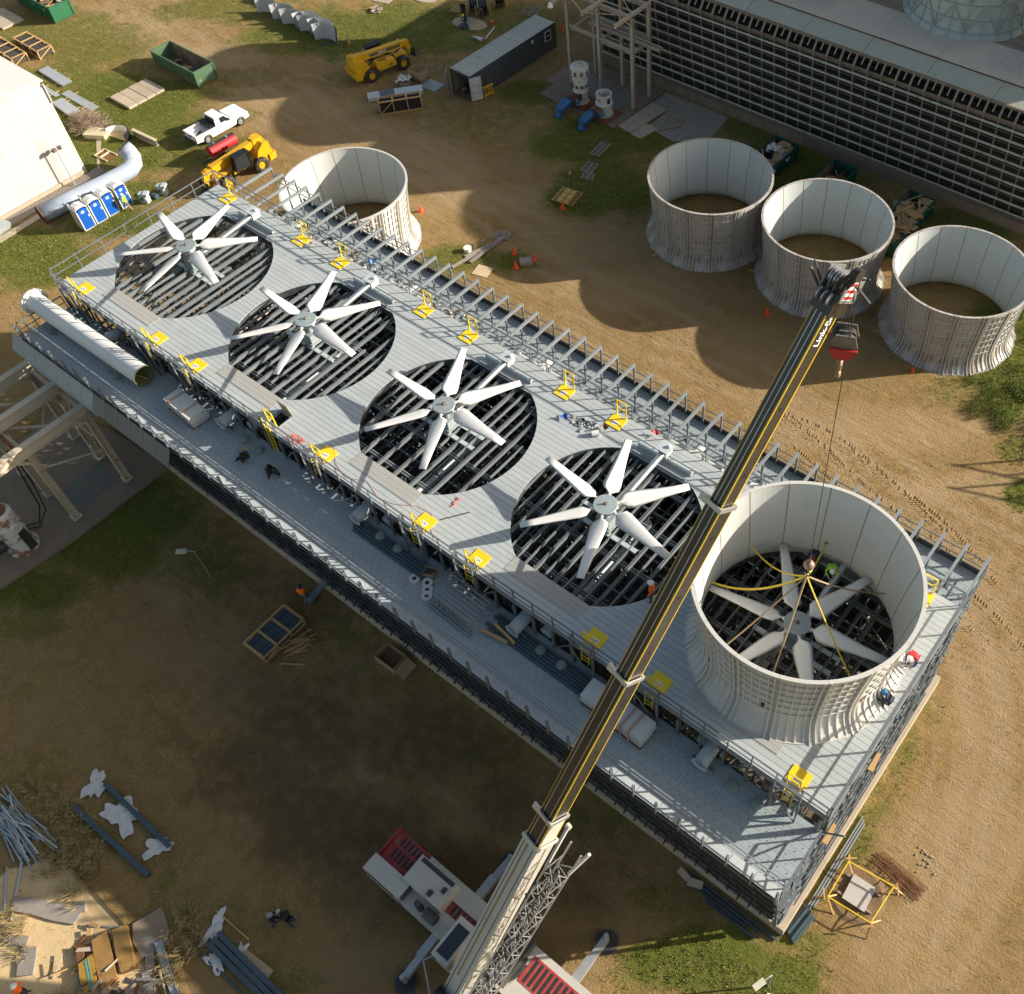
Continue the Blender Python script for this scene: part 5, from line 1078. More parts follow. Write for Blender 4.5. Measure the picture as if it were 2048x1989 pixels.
    for x in (-1.75,1.75):
        for s_ in (-1,1): wheel(t, x, s_*1.0, .66, .45, y_, s_, .5)
        ob('axle', MB().cyl((x,-.9,.66),(x,.9,.66),.14,10).data('axle', m_cdark), t)
    for s_ in (-1,1): ob('mudguard', MB().box(-.95,-.45,s_*1.0-.2,s_*1.0+.2,1.0,1.06).box(1.0,1.08,s_*1.0-.22,s_*1.0+.22,.8,1.4).data('mudguard', m_blk), t)
    if lift < -.2:
        ob('hose_set', MB().tube([(-1,-.5,1.8),(0,-.8,2.0),(1.2,-.5,1.6)],.04,6).tube([(-1.4,-.6,1.5),(-.2,-1.0,1.2),(1,-.7,1.3)],.04,6).data('hose_set', m_blk), t)
    return t
telehandler('yellow telehandler with forks forward, near the dark container on the dirt', (-23.35,35.4,0), R_(76), 'JCB 510', 0.1)
telehandler('yellow telehandler behind the upper left end of the tower deck, beside a red tank', (-21.3,16.1,0), R_(-93), 'DYNAMIC 510', -.1)
t = thing('fuel_tank', 'red fuel tank trailer behind the white pickup truck', 'tank', (-24.6,17.2,0), R_(88))
ob('tank_body', MB().cyl((-1.35,0,1.15),(1.35,0,1.15),.52,24).data('tank_body', m_red), t)
ob('frame', MB().box(-1.3,1.3,-.45,-.35,.45,.6).box(-1.3,1.3,.35,.45,.45,.6).box(-2.3,-1.3,-.05,.05,.45,.55).box(-1.36,1.36,-.2,.2,1.66,1.7).data('frame', m_cdark), t)
for s_ in (-1,1): wheel(t, 0, s_*.6, .33, .2, m_white, s_, .5)
ob('filler_cap', MB().cyl((.6,0,1.66),(.6,0,1.8),.12,10).cyl((-.7,0,1.66),(-.7,0,1.76),.08,10).data('filler_cap', m_galv), t)
# ---------------------------------------------------------------- container
ct = thing('shipping_container', 'long dark grey shipping container with open end doors and a small window', 'container', (-13.7, 42.7, 0), R_(-.5))
m_cg = M('container_grey', (.062,.068,.075), .55, var=.1); m_ct = M('container_roof', (.50,.49,.43), .6, var=.15, dirt=(.22,.20,.17), dsc=1.4, dth=.56)
m_cin = M('container_inside', (.24,.23,.20), .7)
ob('side_wall', MB().box(1.20,1.24,-6.1,6.1,.15,2.55).box(1.16,1.25,-6.1,6.1,.0,.15).box(1.16,1.25,-6.1,6.1,2.5,2.6).data('side_wall', m_cg), ct)
sw = MB()
for k in range(43): sw.box(-1.24,-1.19 if k%2 else -1.15,-6.1+k*.284,-6.1+(k+1)*.284,.15,2.55)
ob('side_wall', sw.data('side_wall', m_cin), ct)
ob('end_wall', MB().box(-1.24,1.24,6.05,6.12,0,2.6).data('end_wall', m_cg), ct); ob('floor', MB().box(-1.2,1.2,-6.08,6.05,.1,.17).data('floor', M('container_floor', (.14,.08,.045), .8)), ct)
rf = ob('roof', MB().box(-1.24,1.24,-6.1,6.1,2.56,2.585).box(-1.24,-1.12,-6.1,6.1,2.585,2.63).box(1.12,1.24,-6.1,6.1,2.585,2.63).data('roof', m_ct), ct)
rib = MB().box(-1.12,1.12,-.07,.07,2.585,2.625).data('roof_rib', m_ct)
for k in range(40): ob('roof_rib', rib, rf, (0,-5.85+k*.298,0))
ob('door_frame', MB().box(-1.25,-1.15,-6.16,-6.06,0,2.6).box(1.15,1.25,-6.16,-6.06,0,2.6).box(-1.25,1.25,-6.16,-6.06,2.48,2.62).box(-1.25,1.25,-6.16,-6.06,0,.12).data('door_frame', m_cg), ct)
dr = ob('door', MB().box(0,.05,-.58,.58,.14,2.46).data('door', M('door_white', (.52,.53,.52), .5)), ct, (1.52,-5.72,0), rot=(0,0,R_(-28)))
ob('door_bar', MB().bar((.07,-.5,.2),(.07,-.5,2.4),.03,.03).bar((.07,.5,.2),(.07,.5,2.4),.03,.03).box(.05,.07,-.56,.56,.85,.9).box(.05,.07,-.56,.56,1.6,1.65).data('door_bar', m_galv), dr)
ob('door', MB().box(-.05,0,-.58,.58,.14,2.46).data('door', m_cin), ct, (-1.6,-6.3,0), rot=(0,0,R_(35)))
wn = ob('window', MB().box(1.24,1.27,4.45,5.35,1.2,2.2).data('window', m_white), ct); ob('pane', MB().box(1.271,1.28,4.53,5.27,1.28,1.68).box(1.271,1.28,4.53,5.27,1.74,2.13).data('pane', m_glass), wn)
ob('lamp', MB().obox((1.3,2.6,2.1),(.14,.16,.3)).data('lamp', m_white), ct); ob('door_outline', MB().box(1.241,1.25,3.0,3.9,.2,.22).box(1.241,1.25,2.95,3.0,.2,2.3).box(1.241,1.25,3.9,3.95,.2,2.3).box(1.241,1.25,2.95,3.95,2.3,2.34).data('door_outline', m_cg), ct)
cj = thing('tool_clutter', 'dark tools and boxes lying inside the open container doorway', 'tools', (-13.7,37.6,.18))
for k in range(14): ob('tool', MB().obox((random.uniform(-.9,.9),random.uniform(-.6,1.5),.15),(.2+random.random()*.5,.15+random.random()*.3,.15+random.random()*.3),random.random()*3).data('tool', random.choice([m_cdark,m_blk,m_wood,m_plastic,m_rust])), cj)
# ---------------------------------------------------------------- dumpsters
def dumpster(loc, rz, mat, label, L=6.6, Wd=2.3, Hh=1.65):
    t = thing('dumpster', label, 'dumpster', loc, rz, group='open roll-off dumpsters')
    h = L/2; w2 = Wd/2
    mi = M('dumpster_inside', (.15,.11,.08), .85, var=.3, dirt=(.22,.19,.16), dsc=1.5, dth=.5)
    ob('floor', MB().box(-h,h,-w2+.1,w2-.1,.12,.2).data('floor', mi), t)
    def slab(nm, lo, hi): ob(nm, MB().hexa(lo, hi).data(nm, mat), t)
    for s_ in (-1,1):
        o = ob('side', MB().hexa([(-h,s_*(w2-.14)-.03,.1),(h,s_*(w2-.14)-.03,.1),(h,s_*(w2-.14)+.03,.1),(-h,s_*(w2-.14)+.03,.1)],[(-h,s_*w2-.03,Hh),(h,s_*w2-.03,Hh),(h,s_*w2+.03,Hh),(-h,s_*w2+.03,Hh)]).data('side', [mat]), t)
        for k in range(13):
            x = -h+.2+k*(L-.4)/12; ob('rib', MB().bar((x,s_*(w2-.09),.12),(x,s_*(w2+.05),Hh-.08),.09,.08).data('rib', mat), o)
        ob('liner', MB().hexa([(-h+.05,s_*(w2-.19)-.004,.15),(h-.05,s_*(w2-.19)-.004,.15),(h-.05,s_*(w2-.19)+.004,.15),(-h+.05,s_*(w2-.19)+.004,.15)],[(-h+.05,s_*(w2-.045)-.004,Hh-.03),(h-.05,s_*(w2-.045)-.004,Hh-.03),(h-.05,s_*(w2-.045)+.004,Hh-.03),(-h+.05,s_*(w2-.045)+.004,Hh-.03)]).data('liner', mi), o)
    ob('end_wall', MB().box(h-.03,h+.05,-w2,w2,.1,Hh).box(h+.05,h+.12,-w2-.02,-w2+.1,.1,Hh).box(h+.05,h+.12,w2-.1,w2+.02,.1,Hh).data('end_wall', mat), t)
    ob('end_wall', MB().box(-h-.05,-h+.03,-w2,w2,.1,Hh).data('end_wall', mat), t)
    ob('rim', MB().box(-h-.08,h+.1,-w2-.06,-w2+.06,Hh,Hh+.08).box(-h-.08,h+.1,w2-.06,w2+.06,Hh,Hh+.08).box(-h-.08,-h+.04,-w2+.06,w2-.06,Hh,Hh+.08).box(h-.02,h+.1,-w2+.06,w2-.06,Hh,Hh+.08).data('rim', mat), t)
    for x in (-h+.4,h-.4): ob('skid', MB().cyl((x,-.9,.1),(x,.9,.1),.1,10).data('skid', m_cdark), t)
    return t
def debris(loc, rz, label, n, hx, hy, mats, h0=.9, big=1., top=.25):
    t = thing('debris', label, 'debris', loc, rz)
    for k in range(n):
        m_ = random.choice(mats); x = random.uniform(-hx, hx); y = random.uniform(-hy, hy)
        if random.random() < .55: sz = (random.uniform(.5,1.6)*big, random.uniform(.3,.9)*big, .03)
        else: sz = (random.uniform(.8,1.9)*big, random.uniform(.08,.2), .05)
        z = h0 + random.random()*top + k/n*.15
        ob('board' if sz[1] < .25 else 'sheet', MB().obox((0,0,0), sz).data('scrap', m_), t, (x,y,z), rot=(random.uniform(-.35,.35),random.uniform(-.3,.3),random.uniform(0,3.1)))
    return t
m_dg = M('dumpster_green', (.018,.12,.055), .5, var=.15, dirt=(.05,.10,.05), dsc=1.2, dth=.6); m_do = M('dumpster_olive', (.075,.14,.075), .55, var=.2, dirt=(.26,.27,.22), dsc=.9, dth=.58); m_dt = M('dumpster_dark_green', (.010,.075,.052), .5, var=.15)
dumpster((-61.2,22.7,0), R_(0), m_dg, 'bright green dumpster full of scrap wood at the upper left corner'); debris((-61.2,22.7,0), 0, 'heap of pale scrap wood in the bright green dumpster', 34, 2.8, .8, [m_wood,m_card,m_woodg], 1.2)
dumpster((-38.9,23.8,0), R_(0), m_do, 'faded olive dumpster, nearly empty, in the shade at the road edge'); debris((-38.6,23.8,0), 0, 'few rusty scraps in the bottom of the faded olive dumpster', 16, 2.6, .7, [m_rust,m_wood,m_cdark], .3, .8)
dumpster((15.9,43.2,0), R_(90), m_dt, 'dark green dumpster with a white plastic bag on its rubbish, by the old tower'); debris((15.9,43.4,0), R_(90), 'cardboard and plastic heaped in the dumpster left of the other two by the old tower', 40, 2.8, .8, [m_card,m_card,m_wood,m_darkbar,m_plastic], 1.2)
dumpster((21.7,43.2,0), R_(90), m_dt, 'dark green dumpster half hidden behind the middle ground stack'); debris((21.7,43.0,0), R_(90), 'flattened cardboard in the half hidden dumpster behind the middle ground stack', 22, 2.6, .8, [m_card,m_wood,m_rust], .9)
dumpster((29.0,43.2,0), R_(90), m_dt, 'dark green dumpster heaped with cardboard between the middle and right ground stacks'); debris((29.0,43.2,0), R_(90), 'big heap of brown cardboard sheets in the dumpster between two ground stacks', 46, 2.8, .85, [m_card,m_card,m_card,m_wood], 1.35, 1.15, .4)
thing('plastic_bag', 'crumpled white plastic bag lying on the rubbish in the left dumpster by the old tower', 'plastic bag', (15.7,44.6,1.95), data=None)
o = bpy.data.objects['plastic_bag']
def crumple(w_, h_, n, amp, seed, thick=.0):
    r = random.Random(seed); V = []; F = []
    ph = [r.uniform(0,6.28) for _ in range(8)]
    for i in range(n+1):
        for j in range(n+1):
            u = i/n-.5; v = j/n-.5; rr = 1 + .22*math.sin(3*math.atan2(v,u)+ph[0]) + .15*math.sin(5*math.atan2(v,u)+ph[1]) + .1*math.sin(9*math.atan2(v,u)+ph[2])
            x = u*w_*rr; y = v*h_*rr; z = amp*(abs(math.sin(x*5.1+ph[3]+2*math.sin(y*2.7+ph[6])))*.6 + abs(math.sin(y*6.3+ph[4]+1.5*math.sin(x*3.1)))*.5 + .4*abs(math.sin((x+y)*3.7+ph[5]))) + .012 + .3*amp*r.random()
            V.append((x,y,z))
    for i in range(n):
        for j in range(n): F.append((i*(n+1)+j,(i+1)*(n+1)+j,(i+1)*(n+1)+j+1,i*(n+1)+j+1))
    return MB().add(V, F)
bagd = crumple(1.0,.9,14,.22,3).data('plastic_bag', m_plastic, True)
bpy.data.objects.remove(o); o = thing('plastic_bag', 'crumpled white plastic bag lying on the rubbish in the left dumpster by the old tower', 'plastic bag', (15.7,44.6,1.75), data=bagd)
# ---------------------------------------------------------------- portable toilets
def toilet(y, label):
    t = thing('portable_toilet', label, 'portable toilet', (-26.15, y, 0), 0, group='blue and white portable toilets')
    mt_ = M('toilet_grey', (.42,.41,.37), .5, var=.05); mwh = M('toilet_white', (.74,.73,.70), .4, var=.03)
    ob('base', MB().box(-.55,.55,-.52,.52,0,.14).data('base', mt_), t)
    ob('side_wall', MB().box(-.54,.5,-.52,-.47,.14,1.98).box(-.54,.5,.47,.52,.14,1.98).box(-.55,-.5,-.47,.47,.14,1.98).data('side_wall', mt_), t)
    ob('roof', MB().add([(-.58,-.55,1.98),(.56,-.55,1.98),(.60,-.3,2.14),(.62,0,2.2),(.60,.3,2.14),(.56,.55,1.98),(-.58,.55,1.98),(-.3,-.35,2.2),(.35,-.35,2.26),(.4,0,2.34),(.35,.35,2.26),(-.3,.35,2.2),(-.35,0,2.28)],
        [(0,1,8,7),(1,2,8),(2,3,9,8),(3,4,10,9),(4,5,10),(5,6,11,10),(6,0,7,12,11),(7,8,9,12),(12,9,10,11)]).data('roof', mwh), t)
    d = ob('door', MB().prism_x([(-.44,.12),(.44,.12),(.44,1.84),(.28,2.0),(0,2.06),(-.28,2.0),(-.44,1.84)], .5,.56).data('door', m_blue), t)
    ob('door_frame', MB().box(.5,.575,-.52,-.45,.1,1.9).box(.5,.575,.45,.52,.1,1.9).data('door_frame', mwh), t)
    ob('door_rib', MB().box(.56,.57,-.3,-.27,.3,1.5).box(.56,.57,-.15,-.12,.3,1.45).box(.56,.57,0,.03,.3,1.4).box(.56,.57,.15,.18,.3,1.45).data('door_rib', m_blue), d)
    ob('oval_sign', MB().prism_x([(.15*math.cos(a*math.pi/8),1.72+.12*math.sin(a*math.pi/8)) for a in range(16)], .561,.572).data('oval_sign', m_white_t), d)
    ob('handle', MB().box(.56,.6,.3,.38,1.1,1.3).data('handle', m_white_t), d)
    ob('vent', MB().cyl((-.5,-.45,1.6),(-.5,-.45,2.3),.05,8).data('vent', mwh), t)
toilet(3.95, 'leftmost of the four blue and white portable toilets'); toilet(5.12, 'second portable toilet from the left, beside the pale blue pipe'); toilet(6.3, 'third portable toilet from the left in the row of four'); toilet(7.6, 'rightmost portable toilet, with a worker in front of its door')
# pale blue pipe with elbow
m_lp = M('pipe_pale_blue', (.33,.38,.46), .5, var=.12, sc=.8, dirt=(.45,.55,.55), dsc=.8, dth=.58)
pp = [(-29.6,2.2,.72),(-29.3,5.0,.72),(-28.95,8.0,.72),(-28.8,9.6,.74),(-28.78,10.4,.8),(-29.0,11.0,.95),(-29.5,11.35,1.2),(-30.0,11.4,1.55),(-30.3,11.3,1.9)]
t = thing('blue_pipe', 'big peeling pale blue pipe with an elbow lying behind the portable toilets', 'pipe', (-29.2,6.8,0))
ob('pipe_wall', MB().tube([(x+29.2,y-6.8,z) for x,y,z in pp], .72, 22).data('pipe_wall', m_lp, True), t)
ob('flange', MB().cyl((-.4,-4.63,.72),(-.41,-4.72,.72),.80,24,inner=.86).data('flange', m_rust), t)
ob('pipe_mouth', MB().cyl((-.41,-4.61,.72),(-.41,-4.625,.72),.7,22).data('pipe_mouth', m_blk), t); ob('pipe_mouth', MB().cyl((-1.12,4.5,1.93),(-1.15,4.48,1.98),.68,22).data('pipe_mouth', m_blk), t)
# ================================================================ LOOSE THINGS ON THE GROUND
def boxlist(name, specs, mat): 
    mb = MB()
    for c, s, r in specs: mb.obox(c, s, r)
    return mb.data(name, mat)
# cones
cone_d = MB().lathe([(.02,.7),(.05,.68),(.16,.06),(.17,.04),(0,.04)],16).data('cone_body', m_orange); cone_b = MB().box(-.2,.2,-.2,.2,0,.04).data('cone_base', m_orange)
def cone(x, y, label, s=1.): 
    t = thing('traffic_cone', label, 'traffic cone', (x,y,0), x, group='orange traffic cones on the ground'); ob('cone_body', cone_d, t); ob('cone_base', cone_b, t); t.scale = (s,)*3
cone(-4.8,21.9,'traffic cone right of the sunlit stack behind the tower, its shadow on lit dirt'); cone(4.6,29.3,'traffic cone touching the pallet of yellow blocks'); cone(5.2,22.5,'topmost of the three traffic cones around the small crate')
cone(6.9,22.9,'traffic cone right of the small crate, by its corner'); cone(6.4,21.3,'traffic cone left of the small crate on the green patch'); cone(25.4,28.6,'lone traffic cone on the shaded dirt left of the crane boom',1.15); cone(37.1,29.8,'small cone at the foot of the right ground stack',.7); cone(-14.0,51.4,'traffic cone behind the dark container'); 
thing('post_marker', 'tan wooden marker cone beside the curved grey panels', 'marker', (-29.9,36.9,0), data=MB().lathe([(.03,.75),(.2,.0)],8).data('post_marker', m_wood))
# pallets
def pallet(loc, rz, label, mat=m_woodg, w_=1.1, l_=1.3, n=6, cargo=None):
    t = thing('pallet', label, 'pallet', loc, rz, group='wooden pallets')
    for k in range(n): ob('slat', MB().box(-w_/2,w_/2,-.05,.05,.1,.125).data('slat', mat), t, (0,-l_/2+.06+k*(l_-.12)/(n-1),0))
    for x in (-w_/2+.06,0,w_/2-.06): ob('stringer', MB().box(x-.04,x+.04,-l_/2,l_/2,.0,.1).data('stringer', mat), t)
    return t
pallet((1.95,37.7,0),R_(8),'grey slatted pallet flat on the grass, nearest to the pumps', l_=2.1, n=8, w_=1.0); pallet((2.9,35.0,0),R_(12),'rotten grey pallet in the dark grass left of the ground stack',l_=1.5); pallet((3.6,33.9,0),.4,'broken end of a rotten pallet in the dark grass', l_=.9, n=4)
pallet((3.95,30.7,0),R_(10),'pallet with yellow blocks beside a traffic cone', m_wood, 2.0, 2.0, 8)
ob0 = thing('block_tray', 'six yellow blocks in rows on the pallet beside a traffic cone', 'blocks', (4.1,30.5,.13), R_(10))
for i in range(3):
    for j in range(2): ob('block', MB().box(-.22,.22,-.26,.26,0,.22).data('block', M('block_yellow', (.50,.36,.10), .8)), ob0, (-.3+j*.56,-.6+i*.6,0))
pallet((-32.5,43.1,0),.5,'small pallet with pale stones on the sunlit grass at the top'); pallet((-25.6,48.2,0),.2,'low slatted pallet left of the cable reels',m_wood); pallet((-19.0,52.4,0),.4,'dark slatted pallet on the grass beyond the container',l_=1.8,w_=1.8)
thing('stone_pile', 'pale stones lying on the small pallet at the top', 'stones', (-32.5,43.1,.13), data=boxlist('stone_pile', [((random.uniform(-.5,.5),random.uniform(-.5,.5),.07),(.3,.2,.12),random.random()*3) for _ in range(9)], m_conc_l))
thing('pallet_rack', 'grey slatted rack on the gravel at the foot of the old tower', 'rack', (4.6,45.2,.03), .3, data=boxlist('pallet_rack', [((0,-.6+.24*k,.08),(1.9,.09,.06),0) for k in range(6)]+[((x,0,.04),(.1,1.5,.08),0) for x in (-.8,0,.8)], m_steel_old))
thing('steel_rod', 'thin rusty rod lying below the slatted rack on the gravel', 'rod', (5.1,43.8,.05), .9, data=MB().bar((-1,0,0),(1,0,0),.06).data('steel_rod', m_rust)); thing('long_angle', 'long pale angle iron lying along the old tower basin wall', 'angle iron', (3.4,47.9,.1), -.15, data=MB().bar((-1.9,0,0),(1.9,0,0),.12,.08).data('long_angle', m_steel_old))
t = thing('sign_post', 'thin post with a small white notice in the grass', 'sign', (3.2,32.1,0)); ob('post', MB().bar((0,0,0),(0,0,1.5),.05).data('post', m_cdark), t); ob('notice', MB().box(-.03,-.02,-.12,.12,1.15,1.5).data('notice', m_white), t)
# curved panels
m_cpn = M('panel_grey_pale', (.44,.45,.44), .55, var=.1)
def curved(loc, rz, label, ln=1.5, r=1.5, sp=1.9, tilt=0, n_=1):
    t = thing('curved_panel', label, 'curved panel', loc, rz, group='curved grey stack panels in a row'); t.rotation_euler = (tilt,0,rz)
    for q_ in range(n_):
        mb = MB(); k = 12
        for off in (0,.05):
            V = []
            for i in range(k+1):
                a = -sp/2 + sp*i/k; V += [((r+off+q_*.1)*math.cos(a)-r, (r+off+q_*.1)*math.sin(a), 0), ((r+off+.25+q_*.1)*math.cos(a)-r, (r+off+q_*.1+.25)*math.sin(a), ln)]
            mb.add(V, [(2*i,2*i+2,2*i+3,2*i+1) for i in range(k)])
        ob('shell', mb.data('shell', m_cpn), t)
        rb = MB()
        for z in (.1,.4,.7,1.0,1.3): 
            for i in range(k):
                a = -sp/2+sp*i/k; a2 = a+sp/k; rr = r+.09+q_*.1+.25*z/ln; rb.bar((rr*math.cos(a)-r,rr*math.sin(a),z),(rr*math.cos(a2)-r,rr*math.sin(a2),z),.05,.05)
        ob('rib', rb.data('rib', m_cpn), t)
for i, (x, y, a, n_) in enumerate(((-41.2,36.3,-1.4,1),(-38.9,36.5,-1.2,1),(-37.2,36.3,-1.35,2),(-35.8,36.9,-1.0,1),(-34.6,36.3,-1.5,2),(-33.5,36.9,-1.2,1),(-32.2,36.3,-1.3,2))):
    curved((x,y,0), a+R_(180), ['leftmost curved grey panel of the row, below the teal sheet','second curved grey panel, small, left of the doubled one','doubled curved grey panels standing third in the row','slim curved panel in the middle, turned more to the road','fifth in the row of curved grey panels, doubled, in sun','sixth curved grey panel, partly behind the last pair','last doubled curved grey panel, nearest the telehandler'][i], n_=n_)
thing('strip_bundle', 'dark strips lying in front of the last curved panel', 'strips', (-31.6,35.3,.05), .6, data=boxlist('strip_bundle',[((0,0,0),(1.6,.12,.06),.1),((.4,.25,0),(1.5,.1,.06),-.05)],m_darkbar))
thing('teal_sheet', 'crumpled teal plastic sheet at the top edge', 'plastic sheet', (-43.6,37.6,.0), data=crumple(2.2,1.6,14,.45,11).data('teal_sheet', M('teal_plastic', (.03,.30,.32), .4)))
thing('white_board', 'pale square board lying at the top edge in the sun', 'board', (-33.6,45.4,.0), .3, data=MB().box(-.9,.9,-.9,.9,0,.06).data('white_board', m_conc_l)); thing('white_board', 'rounded pale slab at the top edge right of the square board', 'board', (-30.4,47.9,.0), .1, data=MB().prism([(1.7*math.cos(a*.4),.8*math.sin(a*.4)) for a in range(15)],0,.05).data('white_board', m_conc_l))
# cable reels
def reel(loc, rz, label, r=.9, w_=.9, tilt=0):
    t = thing('cable_reel', label, 'cable reel', loc, rz, group='cable reels behind the container'); 
    for s_ in (-1,1): ob('flange', MB().cyl((0,s_*w_/2,r),(0,s_*(w_/2+.06),r),r,24).data('flange', m_ply), t)
    ob('cable', MB().cyl((0,-w_/2+.003,r),(0,w_/2-.003,r),r*.72,20).data('cable', m_cdark), t); ob('axle', MB().cyl((0,-w_/2-.35,r),(0,w_/2+.35,r),.05,8).data('axle', m_galv), t)
    ob('stand', MB().bar((-.6,w_/2+.3,0),(0,w_/2+.3,r),.06).bar((.6,w_/2+.3,0),(0,w_/2+.3,r),.06).bar((-.6,-w_/2-.3,0),(0,-w_/2-.3,r),.06).bar((.6,-w_/2-.3,0),(0,-w_/2-.3,r),.06).data('stand', m_yel), t)
reel((-22.9,49.3,0),R_(-40),'cable reel on a yellow stand, nearest the container'); reel((-22.6,51.5,0),R_(-40),'cable reel farther back at the top edge'); reel((-24.2,49.2,0),R_(-40),'dark cable reel behind the crouching workers',.8,.8)
thing('plywood_sheet', 'rounded plywood sheet on the grass under the crouching workers', 'plywood', (-22.6,46.9,.0), .2, data=MB().prism([(2.0*math.cos(a*.45),1.15*math.sin(a*.45)) for a in range(14)],0,.05).data('plywood_sheet', m_ply))
thing('tool_pile', 'pump and tools with a white wheel on the plywood sheet by the workers', 'tools', (-22.4,46.2,.05), data=boxlist('tool_pile', [((random.uniform(-.5,.6),random.uniform(-.5,.5),.15),(.4,.25,.3),random.random()*3) for _ in range(8)], m_darkbar))
thing('plastic_scrap', 'white plastic scraps on the grass left of the container', 'scrap', (-19.8,45.2,.0), data=crumple(1.1,.5,10,.12,5).data('plastic_scrap', m_plastic)); thing('white_pipe', 'thin white pipe lying on the grass left of the container', 'pipe', (-19.6,46.7,.06), 1.9, data=MB().cyl((-1.2,0,0),(1.2,0,0),.05,8).data('white_pipe', m_white))
thing('orange_bucket', 'small orange bucket beside the plywood sheet', 'bucket', (-20.6,48.2,0), data=MB().cyl((0,0,0),(0,0,.35),.15,12,r2=.18).data('orange_bucket', m_orange))
# gridded box, bag, slab, dark crate, plate, barricade
t = thing('divided_crate', 'wooden crate divided into square cells beside the telehandler', 'crate', (-19.4,36.4,0), R_(4))
ob('side', MB().box(-.75,.75,-.6,-.55,0,1.1).box(-.75,.75,.55,.6,0,1.1).box(-.75,-.7,-.55,.55,0,1.1).box(.7,.75,-.55,.55,0,1.1).box(-.75,.75,-.6,.6,.02,.4).data('side', m_card), t)
for x in (-.38,0,.38): ob('divider', MB().box(x-.015,x+.015,-.55,.55,.4,1.09).data('divider', m_card), t)
for y in (-.2,.18): ob('divider', MB().box(-.7,.7,y-.015,y+.015,.4,1.08).data('divider', m_card), t)
thing('white_sack', 'white sack with pinkish print on a dark crate by the telehandler', 'sack', (-19.9,34.9,.35), .5, data=crumple(1.2,1.1,10,.3,8).data('white_sack', m_plastic)); thing('small_crate', 'small dark crate under the white sack', 'crate', (-19.8,34.9,0), .5, data=MB().box(-.45,.45,-.4,.4,0,.4).data('small_crate', m_woodg))
t = thing('panel_bundle', 'pale grey long panels with short dark strips on top, behind the black sheet crate', 'panels', (-19.2,33.0,0), R_(52))
ob('panel', MB().box(-2.6,2.6,-.55,.55,.1,.45).data('panel', m_galvp), t)
for k in range(7): ob('strip', MB().box(-1.4+k*.2,-1.28+k*.2,-.6,.5,.455,.52).data('strip', m_darkbar), t)
def slatcrate(loc, rz, label, L, W, Hh, fill, top=True, mat=m_wood, nb_=3, ang=False):
    t = thing('timber_crate', label, 'crate', loc, rz, group='timber crates of dark sheets')
    ob('cargo', fill, t)
    fr = [((-L/2,0)),(L/2,0)]
    for s_ in (-1,1):
        for z in (.06,Hh): ob('rail', MB().bar((-L/2,s_*W/2,z),(L/2,s_*W/2,z),.1,.1).data('rail', mat), t)
        for k in range(nb_+1): x = -L/2+L*k/nb_; ob('upright', MB().bar((x,s_*(W/2+.02),0),(x,s_*(W/2+.02),Hh),.1,.08).data('upright', mat), t)
        ob('diagonal', MB().bar((-L/2,s_*(W/2+.05),.1),(-L/2+L/nb_,s_*(W/2+.05),Hh-.05),.08,.06).data('diagonal', mat), t)
    for k in range(nb_+1): x = -L/2+L*k/nb_; ob('cross_slat', MB().bar((x,-W/2,Hh+.06),(x,W/2,Hh+.06),.16,.05).data('cross_slat', mat), t)
    for x in (-L/2,L/2): ob('diagonal', MB().bar((x,-W/2,.1),(x,W/2,Hh-.05),.08,.08).data('diagonal', mat), t)
    return t
def sheets(L, W, Hh, n, mat):
    mb = MB()
    for k in range(n): y = -W/2+.06+(W-.12)*k/n; mb.box(-L/2+.08+.05*random.random(), L/2-.08, y, y+(W-.12)/n*.8, .12, Hh-.03-random.random()*.06)
    return mb.data('sheet_stack', mat)
m_bls = M('black_sheet', (.018,.02,.024), .4)
slatcrate((-17.1,31.7,0), R_(52), 'timber crate of glossy black sheets on the dirt near the container', 3.9, .85, 1.3, sheets(3.9,.85,1.25,9,m_bls), nb_=3)
m_dks = M('dark_slats', (.07,.065,.06), .6)
slatcrate((-55.0,17.4,0), R_(-1), 'right one of two timber crates of dark slats by the white building', 4.3, 1.5, .85, sheets(4.3,1.5,.8,8,m_dks)); slatcrate((-56.0,15.2,0), R_(-3), 'left one of two timber crates of dark slats by the white building', 4.6, 1.5, .85, sheets(4.6,1.5,.8,8,m_dks))
thing('grey_plate', 'grey steel plate flat on the dirt in front of the container doors', 'plate', (-17.6,36.3,0), .05, data=MB().box(-.95,.95,-.75,.75,.0,.06).data('grey_plate', m_hub)); thing('grey_plate', 'narrow pale plate leading to the container door', 'plate', (-16.6,37.7,0), .8, data=MB().box(-.9,.9,-.25,.25,.0,.05).data('grey_plate', m_concrete))
t = thing('barricade', 'small yellow slatted barricade leaning on the container wall', 'barricade', (-12.0,38.3,0), R_(80)); 
for k in range(5): ob('slat', MB().box(-.5+k*.22,-.42+k*.22,-.03,.03,.15,1.0).data('slat', M('barricade_yellow', (.62,.36,.03), .5)), t)
ob('rail', MB().box(-.58,.56,-.05,.05,.92,1.08).box(-.58,.56,-.05,.05,.1,.22).box(-.55,-.45,-.25,.25,0,.08).box(.4,.5,-.25,.25,0,.08).data('rail', MC['barricade_yellow']), t)
